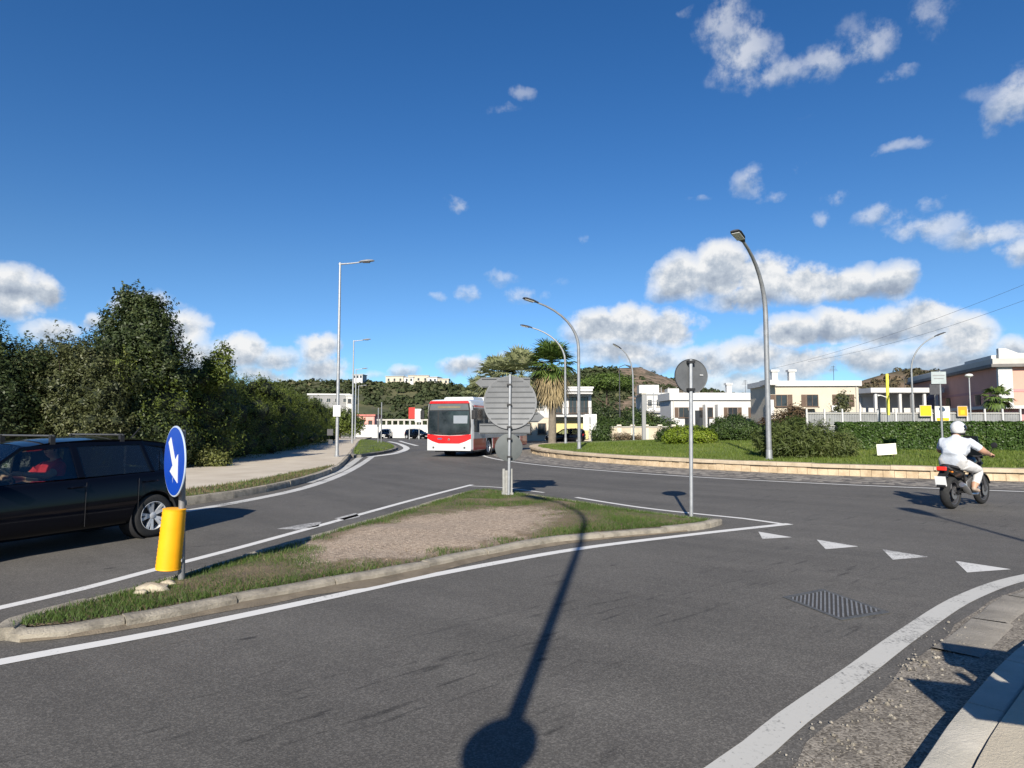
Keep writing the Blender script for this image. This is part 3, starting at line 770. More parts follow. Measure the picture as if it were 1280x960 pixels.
# silt sheet between the line and the kerb, with a ragged road-side edge
vs = []; fs = []
off = offset(PL, .27)
for i, p in enumerate(off):
    j = mnoise.noise(p * 1.9) * .07 + mnoise.noise(p * 7) * .03
    t_ = (off[min(i + 1, len(off) - 1)] - off[max(i - 1, 0)]).normalized(); nl = Vector((t_.y, -t_.x, 0))
    q = min(kpath, key=lambda k: (k - p).length_squared)
    a = p + nl * j
    vs += [(a.x, a.y, .003), ((a.x + q.x) / 2, (a.y + q.y) / 2, .018), (q.x + nl.x * .03, q.y + nl.y * .03, .03)]
n = len(off)
for i in range(n - 1):
    for k in range(2): fs.append((3 * i + k, 3 * i + k + 1, 3 * i + 3 + k + 1, 3 * i + 3 + k))
mb = MB(); mb.add(vs, fs); struct(mb.build('gutter_silt', M_grav, smooth=60))
# exposed concrete gutter slabs towards the right
vs = []; fs = []
sl = [p for p in PL if 2.75 < p.x < 12]
mb = MB()
for i in range(0, len(sl) - 3, 4):
    s4 = sl[i:i + 5]
    if len(s4) < 3: break
    dz = .018 + .004 * mnoise.noise(s4[0] * 3); r = []
    ed = .33 + .05 * mnoise.noise(s4[0] * 2); wd = .24 + .12 * mnoise.noise(s4[0] * 5 + Vector((3, 1, 0)))
    seg = [s4[0] + (s4[1] - s4[0]) * .06] + s4[1:-1] + [s4[-1] - (s4[-1] - s4[-2]) * .06]
    rg = sweep(seg, [(-ed, .0), (-ed - .012, dz), (-ed - wd, dz + .006), (-ed - wd - .05, 0)], False, jit=.03)
    o = len(mb.v); mb.v += rg.v; mb.f += [[k + o for k in f] for f in rg.f]; mb.m += [0] * len(rg.f)
struct(mb.build('gutter_slab', M_gut, smooth=50))
kpath_r = list(reversed(kpath))
kerb('pavement_kerb', kpath_r, mat('pale_kerb', (.34, .32, .27), .9, .2, 3, .5, 50, col2=(.46, .43, .37)), .14, .20, False, 1.0, zf=lambda x, y: 0)
M_pave = mat('beige_pavement', (.40, .35, .26), .9, .15, 1.6, .5, 70, col2=(.50, .44, .34))
pv = [(p.x, p.y) for p in offset(kpath, .20)]
mb = MB(); vs = [(x, y, .134) for x, y in pv] + [(36, -14, .134), (-7, -14, .134)]
mb.add(vs, [tuple(range(len(vs)))]); struct(mb.build('pavement', M_pave, smooth=0))
# loose pebbles in the gutter: nobody could count them
mb = MB(); rnd = random.Random(3)
for _ in range(1500):
    p = rnd.choice([p for p in PL if .2 < p.x < 7]) ; q = min(kpath, key=lambda k: (k - p).length_squared); u = rnd.uniform(.38, .97)
    c = p + (q - p) * u + Vector((rnd.uniform(-.15, .15), rnd.uniform(-.15, .15), 0)); s = rnd.choice((.003, .004, .005, .006, .007, .012)) * rnd.uniform(.7, 1.2)
    a = rnd.uniform(0, 3); ring = lambda z, k: [(c.x + math.cos(a + w) * s * k * rnd.uniform(.8, 1.2), c.y + math.sin(a + w) * s * k * rnd.uniform(.8, 1.2), .012 + z) for w in (0, 1.3, 2.5, 3.7, 5)]
    mb.loft([ring(0, 1), ring(s * .6, .9), ring(s * 1.1, .4)])
struct(mb.build('pebbles', mat('pebble', (.10, .09, .07), .9, .3, 9, 0, col2=(.34, .31, .26)), smooth=0), 'stuff')

# drain grate sunk in the near lane
dg = thing('drain_grate', 'flat grey slotted drain grate set in the asphalt near the give-way triangles', 'drain', G(1046, 755, .003))
ga, gb, gc, gd = [G(*p) - G(1046, 755) for p in [(978, 746.5), (1028, 736.5), (1113, 766), (1052, 775.5)]]
M_grate = mat('cast_iron', (.10, .10, .095), .6, .3, 20, .2, metal=.3)
fr = MB(); sl = MB()
def quad_pt(u, v): return (ga * (1 - u) + gb * u) * (1 - v) + (gd * (1 - u) + gc * u) * v
for (a, b, c_, d_) in ((0, 1, 0, .07), (0, 1, .93, 1), (0, .07, .07, .93), (.93, 1, .07, .93)):
    q = [quad_pt(a, c_), quad_pt(b, c_), quad_pt(b, d_), quad_pt(a, d_)]; fr.loft([[(p.x, p.y, 0) for p in q], [(p.x, p.y, .004) for p in q]])
for k in range(22):
    t0 = .08 + 1.45 * k / 21; wv = .030
    ua = max(.06, .06 + (t0 - .92) / .62 * .88); ub = min(.94, .06 + (t0 - .08) / .62 * .88)
    if ub - ua < .05: continue
    va, vb = t0 - (ua - .06) / .88 * .62, t0 - (ub - .06) / .88 * .62
    q = [quad_pt(ua, va - wv / 2), quad_pt(ub, vb - wv / 2), quad_pt(ub, vb + wv / 2), quad_pt(ua, va + wv / 2)]; sl.loft([[(p.x, p.y, .001) for p in q], [(p.x, p.y, .0055) for p in q]])
fr.build('frame', M_grate, dg, smooth=0); sl.build('slats', mat('worn_iron', (.23, .225, .215), .5, .3, 20, .2, metal=.4), dg, smooth=0)
hb = MB(); q = [quad_pt(.0, .0), quad_pt(1, 0), quad_pt(1, 1), quad_pt(0, 1)]; hb.add([(p.x, p.y, .0012) for p in q], [(0, 1, 2, 3)]); hb.build('pit_shade_sheet', mat('pit_shade', (.04, .038, .036), .9), dg, smooth=0)  # flat sheet painted dark for the shade below the slats

# ---- left side: kerb, pavement, grass strip, verge
LKP = [(-420, 720), (-150, 686), (60, 657), (150, 644), (232, 632), (312, 619.5), (380, 604), (422, 588), (436, 574.5), (441, 567)]
lk = [G(*p) for p in LKP]
lkp = smooth_path([(p.x, p.y) for p in lk], .4)
kerb('left_pavement_kerb', lkp, M_kerb, .16, .16, False, 1.0)
far_edge = [G(443, 561), G(445, 555), G(448, 550)]
inner = offset(lkp, -.16)
M_lpave = mat('pale_paving', (.42, .36, .28), .9, .15, .9, .3, 40, col2=(.52, .46, .37))
mb = MB(); vs = [(p.x, p.y, .15 + gz(p.y)) for p in inner] + [(p.x, p.y, .15 + gz(p.y)) for p in far_edge] + [(-24, 110, .15 + gz(110)), (-45, 110, .15 + gz(110)), (-45, -10, .15)]
mb.add(vs, [tuple(range(len(vs)))]); struct(mb.build('left_pavement', M_lpave, smooth=0))
# grass strip along the kerb
gs = [(60, 632), (150, 623), (232, 612), (312, 601), (380, 588), (408, 583)]
gsp = [G(*p, .154) for p in gs]; gi = [p for p in offset(lkp, -.2) if p.y < G(415, 588).y + 1 and p.x > gsp[0].x - 1]
M_strip = mat('strip_earth', (.10, .085, .045), .95, .3, 2, .5, 30, col2=(.075, .085, .03))
gpoly = [(p.x, p.y) for p in gi] + [(p.x, p.y) for p in reversed(gsp)]
mb = MB(); mb.add([(x, y, .155) for x, y in gpoly], [tuple(range(len(gpoly)))]); struct(mb.build('grass_strip_earth', M_strip, smooth=0))
struct(blades('dry_grass_strip', scatter(gpoly, 16000, lambda x, y: x * 0 + .155), .06, .02, M_dry), 'stuff')
struct(blades('grass_strip', scatter(gpoly, 22000, lambda x, y: x * 0 + .155, lambda X, Y: np.clip(.6 + .5 * npnoise(X, Y, 1.7), .1, 1)), .07, .02, M_grass), 'stuff')
# edge line of the left kerb
LN = smooth_path([(G(*p).x, G(*p).y) for p in [(-150, 694), (60, 665), (150, 650.5), (232, 639), (312, 625), (380, 610), (425, 594), (450, 581), (465, 571)]], .4)
ribbon('left_edge_line', LN, .28, paint_mat('greyed_road_paint', .42, (.50, .49, .46)), .004)
LN = smooth_path([(G(*p).x, G(*p).y) for p in [(385, 603.5), (425, 588.5), (443, 577), (452, 570)]], .4)
ribbon('left_edge_line', LN, .30, M_paint_old, .006)
# verge beyond the side lane
VG = [G(*p) for p in [(438, 571), (470, 568.5), (492, 564), (496, 559), (484, 553), (470, 550), (450, 548), (444, 556)]]
vgp = smooth_path([(p.x, p.y) for p in VG], .6, True)
if poly_area(vgp) < 0: vgp.reverse()
kerb('verge_kerb', vgp, mat('dark_kerb', (.17, .16, .14), .9, .2, 3, .4, 40), .14, .2, True, 1.0)
fill('verge_earth', vgp, .18, .13, mat('verge_green', (.06, .085, .022), .95, .3, .6, .4, 20, col2=(.09, .11, .03)), .12)
struct(blades('verge_grass', scatter(inset_poly(vgp, .25), 40000, lambda x, y: x * 0 + .16 - .008 * np.clip(y - 40, 0, 110)), .10, .05, M_grass2), 'stuff')
LN = smooth_path([(G(*p).x, G(*p).y) for p in [(462, 571), (492, 567), (506, 562), (507, 557.5), (497, 552), (486, 549)]], .6)
ribbon('verge_line', LN, .45, M_paint, .006)
LN = smooth_path([(at(*p, 1).x / 1, 1) for p in [(0, 0)]] + [], .5) if False else None
LN = smooth_path([(-2.0, 62), (-3.6, 52), (-4.2, 47)], .6)
ribbon('far_edge_line', smooth_path([((500 - 640) / 800 * 78, 78), ((508 - 640) / 800 * 66, 66), ((522 - 640) / 800 * 54, 54)], .8), .35, M_paint, .006)

# ---- central roundabout island
ring = [Vector((RC.x + RW * math.cos(a), RC.y + RW * math.sin(a), 0)) for a in np.linspace(0, 2 * math.pi, 240, endpoint=False)]
def zring(x, y): return gz(y)
# cobbled apron
M_cob = mat('cobble_apron', (.12, .11, .095), .9, .35, 1.1, 0, col2=(.26, .235, .20)); t = M_cob.node_tree
vo = nd(t, 'ShaderNodeTexVoronoi', ins={'Scale': 5.5}); tc_ = nd(t, 'ShaderNodeTexCoord'); t.links.new(tc_.outputs['Object'], vo.inputs['Vector'])
sp_ = nd(t, 'ShaderNodeSeparateColor'); t.links.new(vo.outputs['Color'], sp_.inputs[0]); cr_ = nd(t, 'ShaderNodeValToRGB'); t.links.new(sp_.outputs[0], cr_.inputs[0])
cr_.color_ramp.elements[0].color = (.07, .065, .06, 1); cr_.color_ramp.elements[1].color = (.27, .245, .21, 1); t.links.new(cr_.outputs[0], t.nodes['Principled BSDF'].inputs['Base Color'])
bm_ = nd(t, 'ShaderNodeBump', ins={'Strength': 1.0, 'Distance': .05}); bm_.invert = True; t.links.new(vo.outputs['Distance'], bm_.inputs['Height']); t.links.new(bm_.outputs[0], t.nodes['Principled BSDF'].inputs['Normal'])
apr = [Vector((RC.x + (RW + 1.2) * math.cos(a), RC.y + (RW + 1.2) * math.sin(a), 0)) for a in np.linspace(0, 2 * math.pi, 240, endpoint=False)]
struct(sweep(apr, [(-1.15, .004), (0, .03), (1.3, .05)], True, zring).build('cobble_apron', M_cob, smooth=0))
M_tuff = mat('tuff_stone', (.36, .27, .17), .95, .2, 2.6, .8, 30, col2=(.55, .43, .29), thr=(.35, .62))
M_cope = mat('tuff_coping', (.36, .29, .20), .95, .15, 3.2, .6, 30, col2=(.50, .41, .30))
wall = thing('stone_wall', 'low ring wall of tan tuff blocks holding up the roundabout lawn', 'wall', (0, 0, 0))
# blocks: one mesh, joints open
def ring_blocks(name, r0, r1, z0, z1, n, m, step=0.0, gap=.008, rough=.012):
    mb = MB(); rnd = random.Random(n)
    for i in range(n):
        a0 = (i + .0) / n * 2 * math.pi; a1 = (i + 1.0) / n * 2 * math.pi
        if not (R(140) < (a0 % (2 * math.pi)) < R(345)): continue
        g = gap / r0; dr = rnd.uniform(-rough, rough); dz = rnd.uniform(-rough, rough) * .6; rings = []
        for a in (a0 + g, (a0 + a1) / 2, a1 - g):
            cs, sn = math.cos(a), math.sin(a); zz = gz(RC.y + r1 * sn)
            rings.append([(RC.x + r * cs, RC.y + r * sn, z + zz) for r, z in ((r0, z0), (r1 + dr - .0, z0), (r1 + dr, z1 + dz - .02), (r1 + dr - .02, z1 + dz), (r0, z1 + dz))])
        mb.loft(rings)
    return mb.build(name, m, wall, smooth=30)
ring_blocks('base_course', RW - .3, RW + .03, -.1, .285, 430, M_tuff, gap=.004, rough=.022)
ring_blocks('coping', RW - .42, RW + .10, .29, .40, 120, M_cope, gap=.004, rough=.012)
def lawn_z(x, y):
    d = math.hypot(x - RC.x, y - RC.y); u = min(d / (RW - .35), 1)
    return .40 + .50 * (1 - u * u) + gz(y) + .05 * mnoise.noise(Vector((x * .35, y * .35, 0))) * (1 - u)
vs = []; fs = []; NA, NR = 120, 26
for j in range(NR + 1):
    r = (RW - .36) * (1 - (1 - j / NR) ** 1.0)
    for i in range(NA):
        a = 2 * math.pi * i / NA; x, y = RC.x + r * math.cos(a), RC.y + r * math.sin(a); vs.append((x, y, lawn_z(x, y)))
for j in range(NR):
    for i in range(NA): fs.append((j * NA + i, j * NA + (i + 1) % NA, (j + 1) * NA + (i + 1) % NA, (j + 1) * NA + i))
M_lawn = mat('lawn', (.085, .125, .020), .95, .3, .45, .5, 25, col2=(.165, .185, .042), thr=(.35, .65))
mb = MB(); mb.add(vs, fs); struct(mb.build('roundabout_lawn', M_lawn, smooth=90))
def in_lawn(X, Y): return (np.hypot(X - RC.x, Y - RC.y) < RW - .4) & (X / np.maximum(Y, 1) < .92) & (X / np.maximum(Y, 1) > -.1)
X = RNG.uniform(1.5, 30, 260000); Y = 16.8 + 22 * RNG.uniform(0, 1, 260000) ** 1.6
k = in_lawn(X, Y) & (RNG.uniform(0, 1, len(X)) < np.clip(.62 + .45 * npnoise(X, Y, .7), .15, 1)); X = X[k]; Y = Y[k]
Z = .40 + .50 * (1 - (np.hypot(X - RC.x, Y - RC.y) / (RW - .35)) ** 2) - .008 * np.clip(Y - 40, 0, 110)
struct(blades('lawn_grass', np.stack([X, Y, Z], 1), .085, .028, M_grass2), 'stuff')
# dirt shoulder beyond the roundabout, right and far side
M_dirt = mat('far_verge', (.07, .085, .03), .95, .3, .3, .4, 10, col2=(.13, .115, .06))
# ================================================================== HILLS
def hill(name, prof, Y, depth, m, seed, base=-6):
    """a ridge: prof = [(px, py)] of its skyline seen from the road; built as terrain with a near and a far slope"""
    xs = []; hs = []
    for px, py in prof:
        p = at(px, py, Y); xs.append(p.x); hs.append(p.z)
    xs = np.array(xs); hs = np.array(hs); NX, NY = 90, 26; vs = []; fs = []
    X = np.linspace(xs[0], xs[-1], NX)
    for j in range(NY + 1):
        v = j / NY * 2 - 1                               # -1 near foot, 0 crest, 1 far foot
        for i, x in enumerate(X):
            e = min(1, min(i, NX - 1 - i) / 6)
            hgt = np.interp(x, xs, hs); k = max(0, 1 - abs(v)) ** .8 * (.25 + .75 * e)
            z = base + (hgt - base) * k + mnoise.fractal(Vector((x * .02, v * 3, seed)), .7, 2.1, 5) * 5 * (1 - abs(v)) * abs(v) * 3
            vs.append((x * (1 + v * depth / Y * .5), Y + v * depth, z))
    for j in range(NY):
        for i in range(NX - 1): a = j * NX + i; fs.append((a, a + 1, a + NX + 1, a + NX))
    mb = MB(); mb.add(vs, fs); o = struct(mb.build(name, m, smooth=180)); return o, xs, hs


M_scrub = mat('scrub_hill', (.030, .042, .014), .95, .3, .05, .6, .4, col2=(.10, .095, .045), thr=(.35, .66))
M_scrubr = mat('scrub_hill_brown', (.045, .045, .02), .95, .3, .045, .6, .4, col2=(.17, .12, .075), thr=(.38, .6))
M_rockh = mat('rocky_hill', (.055, .050, .026), .95, .3, .22, 1.0, .9, col2=(.22, .155, .11), thr=(.40, .60))
hill('left_hill', [(120, 500), (300, 486), (380, 477), (420, 478), (470, 480), (500, 480), (540, 479), (580, 484), (640, 494), (720, 505)], 330, 130, M_scrub, 1)
hill('rock_hill', [(690, 500), (720, 474), (745, 463), (775, 460), (800, 459), (825, 469), (850, 477), (890, 488), (950, 497), (1010, 505)], 420, 140, M_rockh, 5)
hill('wooded_hill', [(640, 500), (690, 474), (725, 466), (750, 461), (768, 463), (784, 482), (800, 505)], 360, 60, M_scrub, 9)
hill('right_hill', [(980, 500), (1040, 486), (1070, 478), (1100, 469), (1125, 463), (1150, 462), (1200, 466), (1300, 478), (1420, 490)], 430, 120, M_scrubr, 13)
# a quarried rock face on the wooded hill's shoulder
# far-off scrub and trees on the hills read as one mass each
M_far1 = leaf_mat('far_scrub', (.020, .032, .010), (.050, .062, .022), (.10, .09, .045), .1, .8, .02)


def hill_cover(name, o, n, size, m, cond=None, seed=0):
    me = o.data; rnd = random.Random(seed); V = []; F = []
    polys = [p for p in me.polygons if p.center.y < p.center.x * 0 + max(v.co.y for v in me.vertices) * .97]
    for k in range(n):
        p = rnd.choice(polys); vs = [me.vertices[i].co for i in p.vertices]
        u, w = rnd.random(), rnd.random(); c = vs[0].lerp(vs[1], u).lerp(vs[3].lerp(vs[2], u), w)
        if cond and not cond(c): continue
        s = size * rnd.uniform(.4, 1.3); nq = 26
        d = rand_dirs(nq); d[:, 2] = abs(d[:, 2]) * 1.1
        P = np.array(c) + d * np.array([s, s, s * .9]) * RNG.uniform(.75, 1.1, (nq, 1)); v, f = leaf_quads(P, d, s * .75, s * .6, .6)
        o_ = len(V) * nq * 4; V.append(v); F.append(f + o_)
    return struct(raw(name, np.concatenate(V), np.concatenate(F), m), 'stuff')


lh = bpy.data.objects['left_hill']; rh = bpy.data.objects['rock_hill']; wh = bpy.data.objects['wooded_hill']; gh = bpy.data.objects['right_hill']
def crest(o, y): return [p for p in o.data.polygons]
hill_cover('far_scrub', lh, 4200, 2.0, M_far1, lambda c: mnoise.noise(c * .03) > -.35, 1)
hill_cover('far_scrub', wh, 1800, 2.1, M_far1, None, 2)
hill_cover('far_scrub', rh, 2600, 1.5, M_far1, lambda c: mnoise.noise(c * .045 + Vector((5, 0, 0))) > .12 or c.x > 112, 3)
hill_cover('far_scrub', gh, 1500, 2.3, leaf_mat('far_scrub_brown', (.03, .034, .014), (.075, .062, .032), (.15, .11, .06), .1, .8, .02), lambda c: mnoise.noise(c * .02) > -.2, 4)
# ================================================================== BUILDINGS
M_wall_w = mat('white_render', (.50, .495, .48), .85, .06, .6, .1, 20)
M_wall_c = mat('cream_render', (.48, .43, .34), .85, .08, .6, .1, 20)
M_wall_y = mat('yellow_render', (.52, .44, .20), .85, .08, .6, .1, 20)
M_wall_p = mat('pink_render', (.54, .285, .225), .85, .07, .5, .1, 20)
M_wall_p2 = mat('shaded_pink_render', (.42, .22, .215), .85, .07, .5, .1, 20)  # the pink turned mauve: shade put into the colour
M_wall_g = mat('grey_render', (.24, .24, .24), .85, .1, .5, .1, 20)
M_trim = mat('stone_trim', (.42, .40, .36), .8, .08, 1, .1, 20)
M_roofg = mat('roof_felt', (.16, .15, .14), .9, .2, 1, .2, 20)
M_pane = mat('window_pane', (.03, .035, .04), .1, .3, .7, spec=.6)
M_shut = mat('brown_shutter', (.10, .065, .045), .7, .2, 2)
M_red_r = mat('red_roof', (.30, .09, .06), .85, .2, 1.2, .4, 12)


def window(par, x, z, w, h, y=0.0, frame=None, pane=None, n=(0, -1), sill=True):
    """a window on a wall that faces local -y (or along x when n=(±1,0)): frame standing out, recessed pane as sub-part"""
    T = Matrix.Identity(4)
    if n[0]: T = Matrix.Rotation(math.pi / 2 * n[0], 4, 'Z')
    def P(b): return b
    f = MB(); t = .07
    for (cx, cz, sx, sz) in ((0, h / 2 - t / 2, w, t), (0, -h / 2 + t / 2, w, t), (-w / 2 + t / 2, 0, t, h - 2 * t), (w / 2 - t / 2, 0, t, h - 2 * t)):
        f.box((cx, -.02, cz), (sx, .09, sz))
    f.box((0, -.012, 0), (.05, .06, h - 2 * t))
    if sill: f.box((0, -.06, -h / 2 - .035), (w + .16, .2, .06))
    M = Matrix.Translation((x, y, z)) @ T
    fo = f.build('window', frame or M_trim, par, smooth=0); fo.matrix_local = M
    p = MB(); p.box((0, .0, 0), (w - 2 * t + .01, .03, h - 2 * t + .01)); po = p.build('pane', pane or M_pane, fo, smooth=0)
    return fo


# white apartment house behind the palms
def house_white():
    D = 78; c = at(700, 545, D); g = gz(D)
    h = thing('apartment_house', 'white two-storey house with yellow ground floor and a balcony, behind the tall palm', 'house', (c.x - .8, D, g), R(4))
    b = MB(); b.box((0, 4, 4.6), (9.4, 8, 3.6)); b.build('upper_wall', M_wall_w, h, smooth=0)
    b = MB(); b.box((0, 4.02, 1.4), (9.3, 7.9, 2.8)); b.build('ground_wall', M_wall_c, h, smooth=0)
    b = MB(); b.box((2.2, -.03, 1.3), (4.2, .08, 2.2)); b.build('yellow_panel', M_wall_y, h, smooth=0)
    r = MB(); r.box((0, 4, 6.5), (9.9, 8.6, .22)); r.box((0, 3.7, 6.2), (9.6, 8.2, .3)); ro = r.build('roof', M_wall_w, h, smooth=0)
    ch = MB(); ch.box((1.2, 3, 7.2), (.7, .7, 1.2)); ch.box((1.2, 3, 7.85), (.9, .9, .12)); ch.build('chimney', M_wall_w, ro, smooth=0)
    ch = MB(); ch.box((-1.5, 4, 7.1), (2.2, 2, 1.0)); ch.box((-1.5, 4, 7.65), (2.6, 2.4, .12)); ch.build('stair_turret', M_wall_c, ro, smooth=0)
    bl = MB(); bl.box((2.1, -.7, 3.0), (5.0, 1.5, .2)); bo = bl.build('balcony', M_wall_w, h, smooth=0); bl = MB(); bl.box((2.1, -.7, 5.75), (5.0, 1.4, .16)); bl.build('balcony_roof', M_wall_w, h, smooth=0)
    ra = MB()
    for k in range(21): ra.box((-.35 + k * .245, -1.4, 3.55), (.03, .03, .9))
    ra.box((2.1, -1.4, 4.0), (5, .05, .05)); ra.build('railing', M_black, bo, smooth=0)
    for x in (.6, 2.4, 3.8): window(h, x, 4.35, 1.0, 2.0, 0, M_shut)
    for x in (-3.4, -1.7): window(h, x, 4.5, .9, 1.3, 0, M_trim)
    for x in (-3.2, -1.4): window(h, x, 1.5, 1.0, 1.3, .07, M_shut)
    for z in (1.4, 4.6):
        for k in (2.5, 5.2): window(h, 4.7, z, .9, 1.2, k, M_trim, n=(1, 0))
house_white()


def flat_block(name, label, px0, px1, py_top, D, mw, depth=9, rz=0, cols=5, rows=1, wz=None, cap=.5, roof=None, chim=(), wmat=None, cat='building'):
    a, b = at(px0, py_top, D), at(px1, py_top, D); g = gz(D); H = a.z - g; w = b.x - a.x
    h = thing(name, label, cat, ((a.x + b.x) / 2, D, g), rz)
    m = MB(); m.box((0, depth / 2, (H - cap) / 2), (w, depth, H - cap)); m.build('wall', mw, h, smooth=0)
    r = MB(); r.box((0, depth / 2, H - cap / 2), (w + .5, depth + .5, cap)); ro = r.build('roof', roof or M_wall_w, h, smooth=0)
    for x in chim:
        c = MB(); c.box((x, 2, H + .55), (.6, .6, 1.1)); c.box((x, 2, H + 1.2), (.85, .85, .22)); c.build('chimney', M_wall_w, ro, smooth=0)
    for sx in (-1, 1):
        p_ = MB(); p_.tube([(sx * (w / 2 - .25), -.07, H - cap), (sx * (w / 2 - .25), -.07, .1)], .05, 6); p_.build('downpipe', M_trim, h)
    g_ = MB(); g_.box((0, -.035, .3), (w, .07, .6)); g_.build('plinth', M_trim, h, smooth=0)
    a_ = MB(); ax = w * .31; a_.tube([(ax, 1.5, H), (ax, 1.5, H + 1.7)], .025, 5)
    for q_ in range(4): a_.tube([(ax - .45 + .08 * q_, 1.5, H + 1.15 + .15 * q_), (ax + .45 - .08 * q_, 1.5, H + 1.15 + .15 * q_)], .015, 5)
    a_.build('aerial', M_lampdark, ro)
    for rr in range(rows):
        z = (wz or (H - cap - 1.5)) - rr * 2.9
        for k in range(cols):
            ww_ = min(1.2, w / cols * .5); wo_ = window(h, -w / 2 + w * (k + .5) / cols, z, ww_, 1.25, 0, wmat or M_shut)
            if D < 100:
                for sx in (-1, 1):
                    if (k + rr) % 3 == 1 and sx == 1: continue
                    sh_ = MB(); sh_.box((sx * (ww_ * .5 + .27), -.04, 0), (.46, .06, 1.25)); sh_.build('shutter', M_shut if wmat is None else M_wall_g, wo_, smooth=0)
    return h, w, H


# long cream house right of the lamp post
h, w_, H_ = flat_block('cream_house', 'long cream flat-roofed house with two chimneys, right of the tallest lamp post', 958, 1071, 476, 66, M_wall_c, 5, R(-3), 3, 1, chim=(-3.1, -1.3), cap=.55)
b = MB(); b.box((-4.6, -.9, 3.3), (.5, .9, 2.2)); b.build('end_pier', M_wall_w, h, smooth=0); b = MB(); b.box((-4.6, -.8, H_ - .25), (1.4, 1.6, .5)); b.build('porch_roof', M_wall_w, h, smooth=0)
b = MB(); b.box((-1.0, -.5, 3.55), (2.4, 1.0, .12)); b.build('awning', M_wall_c, h, smooth=0)
b = MB(); b.box((2.3, -.16, 3.5), (.9, .3, .7)); ac = b.build('air_conditioner', M_white, h, smooth=0)
b = MB(); b.lathe([(0, 0), (.24, 0), (.24, .02), (0, .02)], (2.3, -.33, 3.5), 'y', 16); b.build('fan_grille', M_black, ac)
h, w_, H_ = flat_block('white_house', 'low white house with long ribbon parapet behind the dark round shrub', 838, 962, 491, 78, M_wall_w, 5, R(2), 4, 1, chim=(1.8,), cap=.9)
b = MB()
for k in range(3): b.box((-3.6 + k * 1.5, -.55, 2.3), (.22, 1.1, 4.2))
b.build('portico', M_wall_w, h, smooth=0)
b = MB(); b.box((-2.9, -.02, 2.4), (3.0, .1, 2.6)); b.build('recess_shade_panel', M_pane, h, smooth=0)  # flat dark panel painted as the shade behind the portico
# building wrapped in scaffolding sheets
h, w_, H_ = flat_block('scaffolded_building', 'pale building wrapped in scaffold netting between grey column and round sign', 807, 872, 491, 112, M_wall_w, 12, R(-3), 6, 3, cap=.3, wmat=M_trim)
b = MB()
for k in range(8): b.tube([(-w_ / 2 + w_ * k / 7, -.9, -.2), (-w_ / 2 + w_ * k / 7, -.9, H_ + .9)], .05, 6)
for z in range(4): b.tube([(-w_ / 2, -.9, 1.2 + z * 1.7), (w_ / 2, -.9, 1.2 + z * 1.7)], .05, 6)
b.build('scaffold', M_steel, h)
b = MB()
for z in range(3): b.box((0, -.55, 1.1 + z * 1.7), (w_, .6, .06))
b.build('scaffold_deck', M_trim, h, smooth=0)
b = MB(); b.box((-3.5, 4, H_ + .8), (3.5, 3, 1.5)); b.box((1.0, 5, H_ + .5), (2.0, 3, .9)); b.box((3.6, 3, H_ + 1.1), (.5, .5, 2.2)); b.build('roof_stairhead', M_wall_w, h, smooth=0)
# white canopy building
h, w_, H_ = flat_block('canopy_building', 'low white pavilion with deep flat canopy between cream house and pink building', 1074, 1156, 486, 76, M_wall_w, 8, R(0), 5, 1, wz=1.9, cap=.9, wmat=M_shut)
b = MB(); b.box((0, -1.5, H_ - .32), (w_ + .6, 3, .55)); b.build('canopy', M_wall_w, h, smooth=0)
b = MB()
for k in range(6): b.box((-w_ / 2 + .4 + k * (w_ - .8) / 5, -2.6, (H_ - .6) / 2), (.28, .28, H_ - .6))
b.build('posts', M_wall_w, h, smooth=0)


